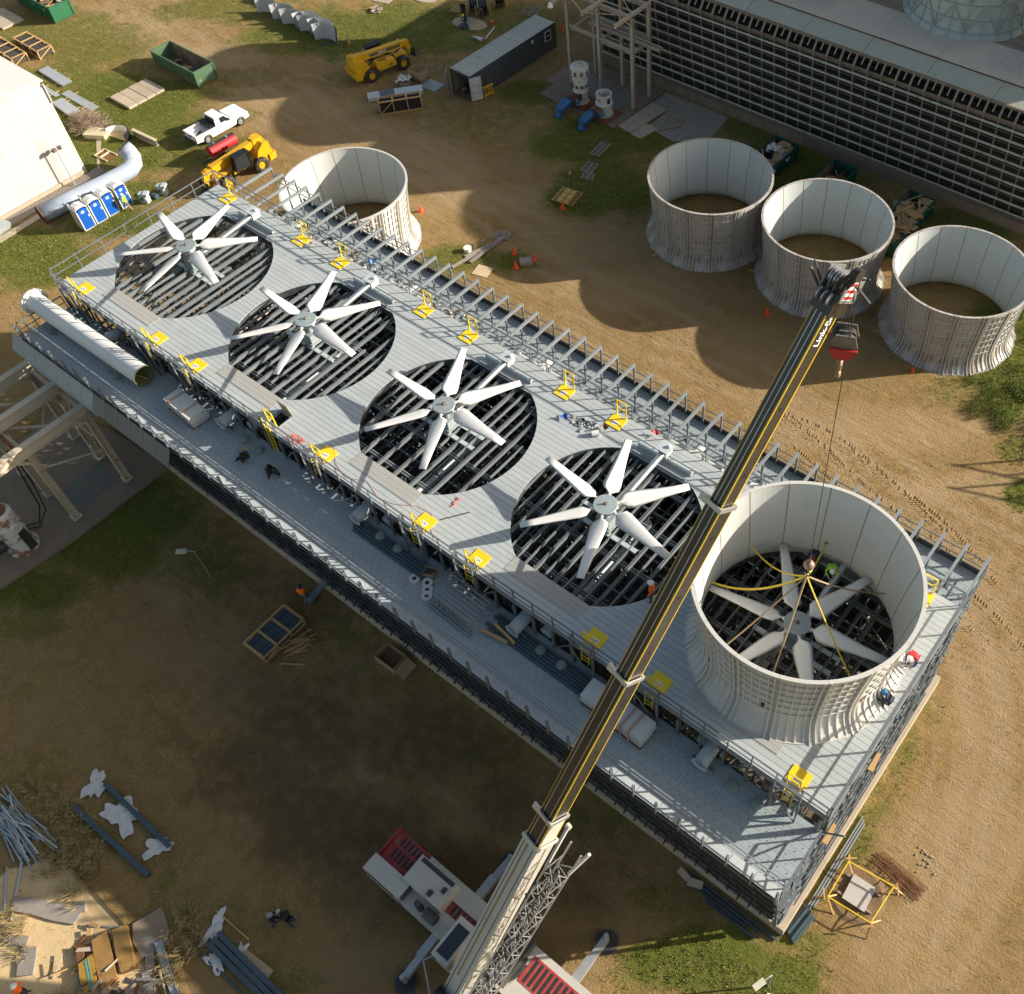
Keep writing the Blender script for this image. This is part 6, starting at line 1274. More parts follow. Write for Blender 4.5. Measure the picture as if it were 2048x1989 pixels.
# sheets, plates upper left
m_cor = M('corrugated_pale', (.52,.54,.56), .4, .2, var=.08)
def corsheet(loc, rz, L, W, Hh, label, mat=m_cor):
    t = thing('corrugated_sheets', label, 'metal sheets', loc, rz, group='pale corrugated sheets on the grass'); n = int(W/.12)
    for q_ in range(max(1,int(Hh/.08))):
        mb = MB(); V = []
        for i in range(n*2+1):
            y = -W/2+W*i/(2*n); V += [(-L/2+q_*.02,y,.06+q_*.08+(.035 if i%2 else 0)),(L/2+q_*.02,y,.06+q_*.08+(.035 if i%2 else 0))]
        mb.add(V,[(2*i,2*i+1,2*i+3,2*i+2) for i in range(2*n)]); ob('sheet', mb.data('sheet', mat), t)
    for x in (-L*.3,L*.25): ob('timber', MB().box(x-.05,x+.05,-W/2-.3,W/2+.35,0,.055).data('timber', m_wood), t)
corsheet((-48.7,15.6,0),R_(-2),4.4,1.0,.28,'tall stack of pale corrugated sheets nearest the white roof'); corsheet((-47.1,13.8,0),0,3.2,.5,.1,'narrow corrugated sheet close to the building wall'); corsheet((-43.1,13.1,0),R_(-4),3.3,1.1,.25,'short wide stack of corrugated sheets beside the wall'); corsheet((-43.1,14.6,0),R_(0),5.0,.85,.1,'long corrugated sheet stack on two battens')
t = thing('concrete_plates', 'four grey concrete plates side by side, one rust stained', 'plates', (-39.4,18.5,0), 0)
for k in range(4): ob('plate', MB().box(-1.5,1.5,-2.0+k*1.02,-1.05+k*1.02,.05,.3-.03*(k%2)).data('plate', m_conc_l), t)
t = thing('grey_slabs', 'stack of grey slabs on the grass at the upper left edge', 'slabs', (-63.2,18.8,0), 0)
for k in range(4): ob('slab', MB().box(-2.0+k*1.0,-1.03+k*1.0,-1.2,1.2,0,.2).data('slab', m_conc_l), t)
# brush, planter, reel, rack, frame, castings
tw = MB()
for k in range(900):
    a = random.random()*6.28; r = random.random()**.7*1.9; z = random.random()*1.3*(1-r/2.4); x = r*math.cos(a)*1.25; y = r*math.sin(a)*.8; l = random.uniform(.3,.9); a2 = random.random()*6.28; el = random.uniform(-.2,.7)
    tw.bar((x,y,z),(x+l*math.cos(a2)*math.cos(el),y+l*math.sin(a2)*math.cos(el),max(.02,z+l*math.sin(el))),.018,.018)
thing('brush_pile', 'rounded heap of dry brown branches beside the building wall', 'brush pile', (-38.9,12.7,0), data=tw.data('brush_pile', M('dry_twig', (.26,.19,.14), .9, var=.3)))
thing('pale_box', 'open pale tan box under the edge of the brush pile', 'box', (-36.6,12.2,0), .5, data=MB().hexa([(-1.0,-.5,0),(.9,-.5,0),(.9,.6,0),(-1.0,.6,0)],[(-1.1,-.6,.5),(1.0,-.6,.55),(1.0,.7,.5),(-1.1,.7,.45)]).data('pale_box', M('tan_board', (.55,.47,.30), .7)))
t = thing('cable_drum', 'half round drum lying open, pale inside and tan on its face', 'drum', (-34.9,13.0,.0), R_(10)); ob('shell', MB().lathe([(1.15,0),(1.2,.03),(1.2,.75),(1.12,.75),(1.12,.03)],20,a0=0,a1=math.pi).data('shell', m_blk), t); ob('liner', MB().lathe([(1.11,.03),(1.11,.74)],20,a0=0,a1=math.pi).data('liner', m_white), t); ob('face', MB().prism([(1.1*math.cos(a*math.pi/12),1.1*math.sin(a*math.pi/12)) for a in range(13)],.03,.08).data('face', M('tan_face', (.60,.44,.22), .6)), t)
t = thing('holed_beam', 'short tan beam with five round holes standing on the grass', 'beam', (-32.5,14.4,0), R_(4)); ob('web', MB().box(-1.6,1.6,-.04,.04,.0,.6).data('web', m_woodg), t); ob('flange', MB().box(-1.6,1.6,-.15,.15,.6,.66).box(-1.6,1.6,-.15,.15,0,.05).data('flange', M('tan_board', (.55,.47,.30), .7)), t)
for k in range(5): ob('hole_ring', MB().cyl((-1.2+k*.6,-.06,.32),(-1.2+k*.6,-.05,.32),.2,14).data('hole_ring', m_conc_l), t)
t = thing('wooden_frame', 'low wooden tray with a brown fitting inside, on the grass by the pipe elbow', 'tray', (-33.5,10.8,0), .1); ob('base', MB().box(-.8,.8,-.55,.55,0,.06).data('base', m_rust), t); ob('edge', MB().box(-.85,.85,-.6,-.5,.0,.15).box(-.85,.85,.5,.6,0,.15).box(-.85,-.75,-.5,.5,0,.15).box(-.1,.0,-.5,.5,.06,.2).data('edge', M('tan_board', (.55,.47,.30), .7)), t)
for x, y, lb in ((-24.9,8.9,'left grey machined casting on the grass by the toilets'),(-24.6,10.5,'right grey machined casting nearest the tower deck')):
    t = thing('casting', lb, 'casting', (x,y,0), .4, group='grey castings behind the tower'); ob('body', MB().obox((0,0,.45),(.7,.5,.9),0).cyl((0,-.3,.5),(0,.3,.5),.3,14).obox((.3,0,.9),(.4,.6,.2),.2).data('body', m_galvp), t); ob('hub', MB().cyl((0,-.4,.5),(0,.4,.5),.14,12).obox((-.3,.2,.2),(.3,.3,.4),.6).data('hub', m_cdark), t)
thing('blue_motor', 'small blue motor between the two grey castings', 'motor', (-24.7,9.7,0), .2, data=MB().cyl((-.3,0,.25),(.3,0,.25),.22,14).box(-.3,.3,-.2,.2,0,.08).data('blue_motor', m_darkbar))
thing('grey_duct', 'grey duct piece at the left edge beside the building corner', 'duct', (-31.6,-.6,0), .2, data=MB().box(-.5,.5,-.7,.7,0,.5).data('grey_duct', m_galv))
# centre: planks, bucket, ply, small crate
t = thing('plank_heap', 'weathered planks and a coil heaped on the grass behind the tower beams', 'planks', (2.9,21.0,0), 1.35)
for k, (dx,dy,L_,r) in enumerate(((-1.5,.1,2.6,.05),(.1,.3,2.8,-.05),(.9,.0,2.2,.1),(-.4,-.3,2.0,.2),(2.0,.2,1.0,.0))): ob('plank', MB().obox((0,0,.06+.03*k),(L_,.32,.05)).data('plank', m_woodg), t, (dx,dy,0), r)
thing('cable_coil', 'thin coil of cable on the weathered planks', 'coil', (2.7,22.0,.28), data=MB().tube([(.5*math.cos(a*.5),.5*math.sin(a*.5),.02*math.sin(a)) for a in range(14)],.025,6).data('cable_coil', m_cdark))
t = thing('bucket', 'white round bucket beside the weathered planks', 'bucket', (1.9,20.5,0)); ob('bucket_body', MB().cyl((0,0,0),(0,0,.4),.27,18,r2=.33).data('bucket_body', m_white), t)
thing('plywood_sheet', 'square plywood sheet on the grass below the weathered planks', 'plywood', (4.5,19.4,.0), .25, data=MB().box(-.65,.65,-.6,.6,0,.05).data('plywood_sheet', M('plywood_light', (.55,.42,.27), .7)))
thing('small_crate', 'small grey wooden crate between three traffic cones', 'crate', (6.7,22.2,0), .9, data=MB().box(-.5,.5,-.32,.32,0,.35).data('small_crate', m_woodg))
pallet((2.9,23.6,0),.4,'short dark pallet at the far end of the weathered planks',l_=1.0,w_=1.2)
# ================================================================ LOWER LEFT / FOREGROUND
t = thing('leaning_channels', 'dark grey channels leaning on the basin curb by the worker in orange', 'channels', (16.75,-8.6,0), R_(75))
for k in range(3): ob('channel', MB().bar((-.75,k*.17-.17,.05),(.9,k*.14-.14,1.35),.15,.06).data('channel', m_darkbar), t)
t = slatcrate((16.7,-12.0,0), R_(92), 'open timber crate of blue grey slats beside a heap of loose laths', 3.1, 1.7, .55, sheets(3.1,1.7,.5,9,m_darkbar), nb_=3)
t = thing('lath_heap', 'heap of loose yellow laths beside the timber crate', 'laths', (18.3,-11.6,0))
for k in range(18): ob('lath', MB().obox((0,0,.04+.02*k*.5),(1.3,.06,.03)).data('lath', m_wood), t, (random.uniform(-.35,.35),random.uniform(-.5,.5),0), random.gauss(1.1,.25))
ob('lath', MB().obox((0,0,.04),(1.4,.08,.03)).data('lath', m_wood), t, (.6,-1.1,0), .6)
t = thing('open_crate', 'open empty brown wooden box on the dark grass', 'crate', (23.5,-9.0,0), R_(2))
m_crb = M('brown_crate', (.20,.12,.06), .8); 
for p in ((-.78,.78,-.55,-.51),(-.78,.78,.51,.55)): ob('side', MB().box(p[0],p[1],p[2],p[3],0,.65).data('side', m_card), t)
for x in (-.78,.74): ob('side', MB().box(x,x+.04,-.51,.51,0,.65).data('side', m_card), t)
ob('bottom', MB().box(-.74,.74,-.51,.51,.02,.06).data('bottom', m_crb), t); ob('lid', MB().obox((1.15,0,.35),(.75,1.1,.04),0,0,.6).data('lid', m_card), t)
# street lamps
def lamp(x, y, h, rz, label):
    t = thing('lamp_post', label, 'lamp', (x,y,0), rz, group='thin lamp posts'); ob('pole', MB().cyl((0,0,0),(0,0,h),.05,10,r2=.035).tube([(0,0,h),(-.2,0,h+.1),(-.45,0,h+.12)],.03,7).data('pole', m_galv), t); ob('lamp_head', MB().obox((-.75,0,h+.1),(.62,.28,.14)).obox((-.75,0,h+.01),(.5,.22,.04)).data('lamp_head', M('lamp_cream', (.55,.52,.42), .5)), t)
lamp(10.2,-11.75,2.9,R_(40),'thin grey lamp post leaning out over the shaded grass near the cream frame'); lamp(50.35,-10.3,2.3,R_(70),'short lamp post with a white head at the bottom right'); thing('white_pipe', 'short white pipe lying by the lower right lamp post', 'pipe', (50.9,-10.5,.06), .3, data=MB().cyl((-.4,0,0),(.4,0,0),.06,8).data('white_pipe', m_white))
# dark beams with plastic sheets
def beam(p, q_, label, w_=.26, h_=.26, mat=m_darkbar, z=.16):
    p = Vector((*p,z)); q_ = Vector((*q_,z)); c = (p+q_)/2; thing('steel_beam', label, 'beam', c, group='dark blue grey beams on the ground', data=MB().ibeam(p-c,q_-c,w_,h_,.03).data('steel_beam', mat))
beam((16.4,-23.55),(22.0,-23.5),'dark blue grey beam lying over three white plastic sheets'); beam((16.0,-25.3),(22.3,-25.05),'dark blue grey beam lying alone on the grass, left of the plastic sheets')
for x, y, w_, h_, s_, lb in ((15.9,-23.9,2.0,1.4,21,'white plastic sheet under the upper end of the dark beam'),(18.5,-24.0,2.8,1.9,22,'largest white plastic sheet, under the middle of the dark beam'),(21.4,-23.9,1.8,1.3,23,'small torn white plastic sheet under the lower end of the dark beam'),(27.0,-24.55,2.2,.9,24,'white plastic sheet beside the bundled beams at the bottom'),(28.3,-25.6,1.6,.8,25,'torn white plastic left of the bundled beams at the bottom'),(30.4,-24.9,1.2,.7,26,'white plastic scrap at the bottom edge by the plywood'),(28.9,-24.5,.9,.6,27,'small plastic scrap at the corner of the plywood')):
    thing('plastic_sheet', lb, 'plastic sheet', (x,y,.01), s_, group='white plastic sheets on the grass', data=crumple(w_*.68,h_*.68,16,.07,s_).data('plastic_sheet', m_plastic))
for k in range(3): beam((27.4,-25.15+k*.3-.1),(32.2,-25.3+k*.3+.1),['left beam of the bundle at the bottom edge','middle beam of the bundle at the bottom edge','right beam of the bundle at the bottom edge'][k],.24,.24,z=.2)
beam((27.0,-25.8),(30.5,-25.7),'thin dark bar left of the bundled beams',.08,.08,z=.05); thing('yellow_batten','thin yellow batten beside the white plastic at the bottom','batten',(27.6,-24.0,.04),.05,data=MB().box(-1.2,1.2,-.04,.04,0,.05).data('yellow_batten',M('batten_ochre',(.42,.30,.08),.7)))
thing('plywood_sheet','tan plywood sheet under the plastic at the bottom edge','plywood',(30.0,-24.7,.0),.1,data=MB().box(-.9,.9,-.5,.5,.0,.1).data('plywood_sheet', m_ply))
# tube bundle
t = thing('tube_bundle', 'untidy bundle of grey steel tubes at the left edge', 'steel tubes', (14.6,-27.7,0))
for k in range(44):
    a = random.gauss(-.03,.14); l = random.uniform(1.3,2.1); x = random.uniform(-.9,.9); y = random.uniform(-.75,.75)
    ob('tube', MB().cyl((-l,0,0),(l,0,0),.045,7).data('tube', random.choice([m_galv,m_galvp,m_frp])), t, (x,y,.08+.5*random.random()*(1-abs(y))), rot=(0,random.uniform(-.05,.05),a))
t = thing('loose_tubes', 'few long pale tubes lying across the sand', 'steel tubes', (17.3,-29.6,0))
for x,y,a,l in ((.2,0,-.75,1.4),(-.3,-.3,-.6,1.2),(-1.0,1.0,-.62,1.0)): ob('tube', MB().cyl((-l,0,0),(l,0,0),.05,8).data('tube', m_galv), t, (x,y,.07), a)
# rubble and scrap around the sand
def rub(x, y, sx, sy, a, label, mat=None, h=.14, name='concrete_slab'):
    r = random.Random(x*7+y); P = [(sx/2*(1 if i in (1,2) else -1)*r.uniform(.8,1.1), sy/2*(1 if i in (2,3) else -1)*r.uniform(.8,1.1)) for i in range(4)]
    P = [P[0], ((P[0][0]+P[1][0])/2, P[0][1]-sy*.1*r.random()), P[1], P[2], ((P[2][0]+P[3][0])/2, P[2][1]+sy*.1*r.random()), P[3]]
    thing(name, label, 'slab', (x,y,0), a, group='broken slabs around the sand', data=MB().prism(P,0,h+.002*len(bpy.data.objects)%.021).data(name, mat or m_woodg))
rub(18.6,-29.6,1.7,.8,.55,'long broken grey slab left on the sand'); rub(19.9,-29.0,2.6,.7,.45,'longest broken slab, crossing the top of the sand'); rub(20.7,-28.2,.9,.6,.9,'rounded broken chunk at the end of the longest slab'); rub(20.9,-31.1,1.4,.75,-.75,'pitted slab standing alone at the lower left of the sand'); rub(19.6,-30.9,1.2,.5,.6,'small slab pieces near the straw at the left')
rub(24.7,-26.6,2.1,1.5,-.45,'large stained grey slab right of the rusty panels',m_concrete); rub(25.6,-27.4,2.4,.4,-.55,'narrow grey beam between the rusty panels and stained slab'); rub(26.6,-28.2,1.5,.5,-.5,'pale slab at the lower end of the scrap heap'); rub(23.3,-29.6,2.0,.35,-.5,'dark timber baulk along the left of the scrap heap',m_rust,.3); rub(24.3,-30.2,1.8,.4,-.45,'grey timber baulk at the bottom of the scrap heap',m_woodg,.25); rub(23.0,-28.9,1.3,.2,.7,'pale lath across the top of the scrap heap',m_conc_l,.3)
m_rp = M('rusty_ochre_panel', (.30,.17,.05), .6, var=.3, sc=2, dirt=(.12,.05,.02), dsc=1.5, dth=.55)
rub(24.3,-27.9,2.5,.75,-.42,'tan rusty panel on the scrap heap, right one of two',m_rp,.35,'scrap_sheet'); rub(24.0,-28.8,2.5,.8,-.42,'mottled ochre rusty panel on the scrap heap, middle one',m_rp,.35,'scrap_sheet'); rub(23.9,-29.6,1.5,.75,-.42,'short ochre panel with teal strips on the scrap heap',M('ochre_panel',(.38,.22,.03),.6,dirt=(.08,.04,.02),dsc=2,dth=.5),.38,'scrap_sheet')
thing('teal_strip','teal strip lying on the ochre panel','strip',(23.9,-29.7,.385),-.42,data=MB().box(-.75,.75,.05,.11,0,.03).box(-.75,.75,.18,.22,0,.03).data('teal_strip',M('teal_paint',(.06,.30,.28),.5)))
thing('grey_gutter','long grey gutter pointing out of the scrap heap','gutter',(27.0,-27.3,.15),-.35,data=MB().box(-1.8,1.8,-.15,.15,0,.03).box(-1.8,1.8,-.17,-.14,0,.1).box(-1.8,1.8,.14,.17,0,.1).data('grey_gutter',m_galv))
t = thing('scrap_heap','loose sticks and scrap fragments among the rusty panels','scrap',(24.2,-28.8,0))
for k in range(42): ob('fragment', MB().obox((0,0,0),(random.uniform(.2,1.3),random.uniform(.05,.25),.05)).data('fragment', random.choice([m_woodg,m_rust,m_conc_l,m_wood,m_cdark])), t, (random.uniform(-2.2,3.0),random.uniform(-1.8,1.5),.05+.35*random.random()), rot=(random.uniform(-.3,.3),random.uniform(-.3,.3),random.random()*3))
for x, y, lb in ((18.0,-31.2,'grey bar crossing the straw at the left edge'),(22.5,-27.9,'small dark debris on the sand near the scrap heap')): thing('debris_stick', lb, 'stick', (x,y,.05), .6, data=MB().box(-.9,.9,-.05,.05,0,.06).data('debris_stick', m_woodg))
# straw tufts
def straw(cx, cy, n, rad, hh, seed):
    r = random.Random(seed); V = []; F = []; C = []
    for k in range(n):
        a = r.random()*6.28; rr = rad*r.random()**.6; x = cx+rr*math.cos(a); y = cy+rr*math.sin(a); h = hh*r.uniform(.5,1.1); b2 = a+r.gauss(0,.6); ln = h*r.uniform(.3,1.0); w_ = .012; o = len(V); g = r.random()
        V += [(x-w_,y,0),(x+w_,y,0),(x+ln*.5*math.cos(b2)+w_,y+ln*.5*math.sin(b2),h*.75),(x+ln*.5*math.cos(b2)-w_,y+ln*.5*math.sin(b2),h*.75),(x+ln*math.cos(b2),y+ln*math.sin(b2),h*.8)]
        F += [(o,o+1,o+2,o+3),(o+3,o+2,o+4)]; C += [g]*5
    return V, F, C
m_straw = grass_mat('straw', (.55,.42,.20), (.30,.24,.09))
V, F, C = [], [], []
sp_ts = [(16.2,-26.0),(14.7,-27.1),(17.0,-27.2),(18.4,-26.8),(18.9,-26.2),(17.6,-26.3),(15.4,-25.9),(16.6,-25.7),(19.5,-26.7),(26.2,-25.9),(26.8,-26.7),(25.6,-25.4),(26.9,-27.3),(19.3,-31.1),(18.8,-30.8),(20.0,-27.6),(17.5,-27.9),(14.0,-26.0),(24.5,-31.0),(24.9,-30.7)]
for i, (x,y) in enumerate(sp_ts):
    for q_ in range(5):
        a, b_, c = straw(x+random.gauss(0,.55), y+random.gauss(0,.35), 48, .3, .6, i*9+q_); o = len(V); V += a; F += [tuple(j+o for j in f) for f in b_]; C += c
me = bpy.data.meshes.new('dry_straw'); me.from_pydata(V, [], F); at = me.attributes.new('hue','FLOAT','POINT'); at.data.foreach_set('value', np.array(C,np.float32)); me.materials.append(m_straw); me.update(); kind(ob('dry_straw', me), 'stuff')
# ================================================================ RIGHT SIDE
def trestle(x, y, a, label):
    t = thing('trestle', label, 'trestle', (x,y,0), a, group='wooden corner trestles with yellow tape')
    ob('leg', MB().bar((-.5,-.5,0),(.05,.05,.75),.07,.05).data('leg', m_wood), t); ob('leg', MB().bar((.5,-.5,0),(-.05,.05,.75),.07,.05).data('leg', m_wood), t); ob('leg', MB().bar((0,.6,0),(0,-.05,.75),.07,.05).data('leg', m_wood), t); ob('cap', MB().bar((-.2,.1,.75),(.35,.3,.72),.07,.05).data('cap', m_wood), t)
TRS = [(50.6,-3.2,'trestle at the upper left corner of the taped square'),(50.6,-5.3,'trestle at the lower left corner of the taped square'),(52.9,-5.1,'trestle at the bottom corner of the taped square'),(53.0,-2.9,'trestle at the right corner of the taped square')]
for k,(x,y,lb) in enumerate(TRS): trestle(x,y,k*1.57+.3,lb)
t = thing('caution_tape','yellow tape strung round four trestles beside the basin','tape',(51.8,-4.1,.75))
for k in range(4):
    a = TRS[k]; b_ = TRS[(k+1)%4]; ob('tape_run', MB().bar((a[0]-51.8,a[1]+4.1,0),(b_[0]-51.8,b_[1]+4.1,0),.05,.05).data('tape_run', m_yel), t)
thing('excavated_hole','pit of dug brown soil under the pale cover plate','pit',(51.7,-4.1,0),data=MB().lathe([(0,.03),(.9,.05),(1.25,.08),(1.5,.0)],20).data('excavated_hole', M('dug_soil',(.22,.14,.07),.95,var=.3,bump=.6,bsc=8)))
t = thing('cover_plate','pale square plate laid on timbers inside the taped square','plate',(51.75,-4.05,.0),R_(3)); ob('plate', MB().box(-.62,.62,-.68,.68,.2,.26).data('plate', M('plate_pale',(.47,.44,.41),.6)), t)
for y in (-.5,.5): ob('timber', MB().box(-.95,.95,y-.05,y+.05,.09,.195).data('timber', m_woodg), t)
mm_ = MB()
for k in range(24): mm_.bar((-1.35,-.45+.04*k,.08+.12*math.sin(k*.7)),(1.35,-.45+.04*k,.08+.1*math.sin(k*.9+1)),.014,.014)
for k in range(26): mm_.bar((-1.3+.105*k,-.5,.1+.12*math.sin(k)),(-1.3+.105*k,.5,.1),.014,.014)
thing('rebar_mesh','rusty wire mesh mat lying on the grass beside the taped square','mesh',(53.0,-2.05,.04),R_(-6),data=mm_.data('rebar_mesh',m_rust))
t = thing('channel_bundle','bundle of grey channels at the bottom corner of the tower basin','channels',(50.15,-7.1,0),R_(84))
for k in range(5): ob('channel', MB().box(-.85+.05*k,.8+.06*k,-.35+.15*k,-.22+.15*k,.02+.09*(k%2),.14+.09*(k%2)).data('channel', m_darkbar), t)
for k in range(3): thing('steel_bar',['long grey bar on the grass nearest the basin wall, right side','middle long grey bar beside the right basin wall','outer long grey bar beside the right basin wall'][k],'bar',(50.02+.13*k,-3.4-.15*k,.04),R_(90),group='bars beside the basin',data=MB().box(-2.9+.3*k,2.9,-.04,.04,0,.07).data('steel_bar',m_frp))
for k in range(4): thing('steel_bar',['longest dark channel along the near basin wall','dark channel outside the longest one','short dark channel at the corner end','second short dark channel beside the near basin wall'][k],'bar',(46.9-.5*(k%3),-8.35-.2*k,.05),R_(0),group='channels along the near basin wall',data=MB().box(-2.6+.5*k,2.7-.3*k,-.06,.06,0,.12).data('steel_bar',m_darkbar))
thing('white_sheet_piece','pale bent sheet pieces lying on the channels by the near basin wall','sheet',(44.9,-8.6,.12),R_(8),data=MB().obox((0,0,.1),(.8,.4,.03),.2,.2).obox((-.7,.1,.15),(.7,.35,.03),-.3,.3).data('white_sheet_piece',m_conc_l))
thing('stone_scatter','few white stones on the grass right of the rebar mesh','stones',(53.6,-.6,0),data=boxlist('stone_scatter',[((random.gauss(0,.3),random.gauss(0,.45),.03),(.1,.07,.05),random.random()*3) for _ in range(16)],m_conc_l))
# rank grass, right edge
V, F, C = [], [], []
for i in range(150):
    x = random.uniform(38.5,48); y = random.uniform(28.5,42)
    if (x-36.95)**2+(y-35.5)**2 < 30 or (x < 42 and y < 31): continue
    a, b_, c = straw(x, y, 50, .4, .5, i); o = len(V); V += a; F += [tuple(j+o for j in f) for f in b_]; C += c
me = bpy.data.meshes.new('rank_grass'); me.from_pydata(V, [], F); at = me.attributes.new('hue','FLOAT','POINT'); at.data.foreach_set('value', np.array(C,np.float32)); me.materials.append(grass_mat('rank_green',(.10,.16,.02),(.24,.24,.07))); me.update(); kind(ob('rank_grass', me), 'stuff')
# off-frame pipe gantry whose shadow falls on the dirt at the right
t = thing('pipe_gantry','steel pipe gantry with a cabinet standing on the dirt beyond the right edge','gantry',(60.5,36.5,0),R_(20))
for x in (-3,0,3):
    for y in (-1,1): ob('post', MB().bar((x,y,0),(x,y,7.5),.14).data('post', m_galv), t)
for z in (3.5,5.5,7.4):
    for y in (-1,1): ob('rail', MB().bar((-3.4,y,z),(3.4,y,z),.12).data('rail', m_galv), t)
ob('cabinet', MB().box(-1.2,.6,-.8,.8,3.6,5.4).data('cabinet', m_galv), t)
# ================================================================ THINGS ON THE TOWER DECKS
t = thing('white_duct_pipe','long white pipe lying on saddles on the lower deck at the left end','pipe',(-1.0,-7.55,10.1),R_(1))
m_wp = M('duct_white',(.66,.66,.64),.4,var=.04,sc=.5)
ob('shell', MB().lathe([(.60,-5.4),(.62,5.3),(.68,5.5)],40).data('shell', m_wp, True), t, (0,0,.95), rot=(0,R_(90),0)); ob('liner', MB().lathe([(.575,-5.4),(.59,5.5),(.68,5.5)],40).data('liner', M('duct_inner_green',(.07,.075,.03),.7), True), t, (0,0,.95), rot=(0,R_(90),0))
ob('end_flange', MB().cyl((-5.4,0,.95),(-5.5,0,.95),.84,36).cyl((-5.3,0,.95),(-5.4,0,.95),.70,36).data('end_flange', m_wp, False), t)
for x in (-3.3,3.3): ob('saddle', MB().box(x-.06,x+.06,-.7,.7,0,.42).box(x-.9,x+.5,-.75,-.68,0,.06).box(x-.1,x+.1,-.9,-.7,0,.1).data('saddle', m_frp), t)
ob('prop', MB().bar((4.2,-.1,.42),(5.3,.15,.46),.05,.1).data('prop', m_wood), t)
def pstack(loc, rz, L, W, n, label, bands):
    t = thing('panel_stack', label, 'panel stack', loc, rz, group='strapped stacks of pale panels')
    for k in range(n): ob('panel', MB().obox((random.uniform(-.05,.05),random.uniform(-.04,.04),.15+k*.085),(L,W,.07),random.uniform(-.01,.01)).data('panel', M('panel_pale',(.52,.54,.51),.5,var=.06)), t)
    h = .15+n*.085
    for x in bands: ob('strap', MB().box(x-.05,x+.05,-W/2-.06,-W/2-.04,0,h).box(x-.05,x+.05,W/2+.04,W/2+.06,0,h).box(x-.05,x+.05,-W/2-.06,W/2+.06,h-.03,h+.0).data('strap', M('strap_pink_brown',(.42,.24,.18),.6)), t)
    ob('skid', MB().box(-L/2,L/2,-W/2-.05,-W/2+.1,0,.1).box(-L/2,L/2,W/2-.1,W/2+.05,0,.1).data('skid', m_rust), t)
pstack((8.1,-7.35,10.1),R_(-3),2.5,1.1,9,'strapped stack of pale panels beside the mouth of the white pipe',(-.8,.5)); pstack((38.2,-7.15,10.1),R_(2),1.5,1.05,8,'strapped panel stack left of the crane boom on the lower deck',(.3,)); pstack((40.1,-7.25,10.1),R_(-2),1.9,1.1,9,'strapped panel stack right of the crane boom on the lower deck',(-.2,.25))
t = thing('frame_rack','rack of dark grey tubular frames standing on the lower deck under the handrail','frames',(29.6,-7.15,10.1),R_(-2))
for k in range(7): ob('tube', MB().bar((-1.35,-.75+.22*k,.75+.03*k),(1.35,-.75+.22*k,.78+.03*k),.07,.07).data('tube', m_frp), t)
for k in range(9): ob('upright', MB().bar((-1.3+.32*k,-.8,0),(-1.3+.32*k,-.72,.78),.05).data('upright', m_frp), t); ob('upright', MB().bar((-1.3+.32*k,.6,0),(-1.3+.32*k,.55,.9),.05).data('upright', m_frp), t)
for k in range(2): ob('tube', MB().bar((-1.5,-.95-.15*k,.1),(1.5,-.95-.15*k,.1),.08).data('tube', m_frp), t)
def dbars(x0, x1, y, n, label):
    t = thing('beam_bundle', label, 'beams', ((x0+x1)/2,y,10.1), group='dark beams laid on the lower deck'); l=(x1-x0)/2
    for k in range(n): o_=random.uniform(-.3,.3); ob('beam', MB().box(-l+o_,l+o_,-n*.08+.17*k,-n*.08+.13+.17*k,.02,.16).data('beam', m_darkbar), t)
dbars(21.9,27.0,-7.0,5,'dark beams on the lower deck left of the white rope reels'); dbars(31.4,37.4,-7.0,6,'long dark beams on the lower deck right of the frame rack')
for k, (x,y) in enumerate(((26.5,-7.55),(27.2,-7.35),(27.5,-7.65),(27.7,-7.9))):
    t = thing('rope_reel',['white coil of rope, farthest left of the small coils','white coil touching the cardboard box side','white coil in the middle of the small coils','white coil nearest the deck edge'][k],'coil',(x,y,10.1),k,group='white coils on the lower deck'); ob('coil', MB().lathe([(.12,.0),(.12,.12),(.27,.14),(.29,.07),(.27,.0)],16).data('coil', m_plastic), t); ob('core', MB().cyl((0,0,0),(0,0,.1),.11,10).data('core', m_cdark), t)
t = thing('cardboard_box','open cardboard box at the end of the dark beams on the lower deck','box',(26.9,-6.85,10.1),.4); ob('carton', MB().box(-.3,.3,-.25,-.23,0,.3).box(-.3,.3,.23,.25,0,.3).box(-.3,-.28,-.23,.23,0,.3).box(.28,.3,-.23,.23,0,.3).box(-.28,.28,-.23,.23,0,.05).data('carton', m_card), t)
for k,(x,y,r,lb) in enumerate(((32.0,-7.6,.15,'left timber baulk lying across the dark beams'),(32.3,-7.2,-.15,'right timber baulk lying across the dark beams'))): thing('timber_baulk',lb,'timber',(x,y,10.28),r,group='timber baulks on the dark beams',data=MB().box(-.75,.75,-.07,.07,0,.1).data('timber_baulk',m_wood))
for x,y,s_,lb in ((13.4,-7.7,5,'black rubbish bag beside an upright plank on the lower deck'),(15.4,-7.4,6,'black rubbish bag lying alone on the lower deck')): thing('black_bag',lb,'bag',(x,y,10.1),s_,group='black bags on the lower deck',data=crumple(.75,.55,12,.26,s_).data('black_bag',m_blk))
thing('leaning_plank','short plank leaning up from the black bag','plank',(12.9,-7.2,10.12),.4,data=MB().bar((-.5,0,0),(.3,0,.25),.09,.04).data('leaning_plank',m_wood)); thing('paper_scrap','white paper scrap on the lower deck near the black bag','paper',(16.6,-7.35,10.11),.3,data=crumple(.3,.2,5,.04,2).data('paper_scrap',m_white))
thing('extension_cord','tangle of orange cord hanging on the near handrail by an open hatch','cord',(16.2,-5.75,12.02),data=MB().tube([(.45*math.cos(a)*(1+.3*math.sin(a*2.3)),.25*math.sin(a*1.3),.06+.05*math.sin(a*3)) for a in [k*.45 for k in range(46)]],.014,5).data('extension_cord',m_orange))
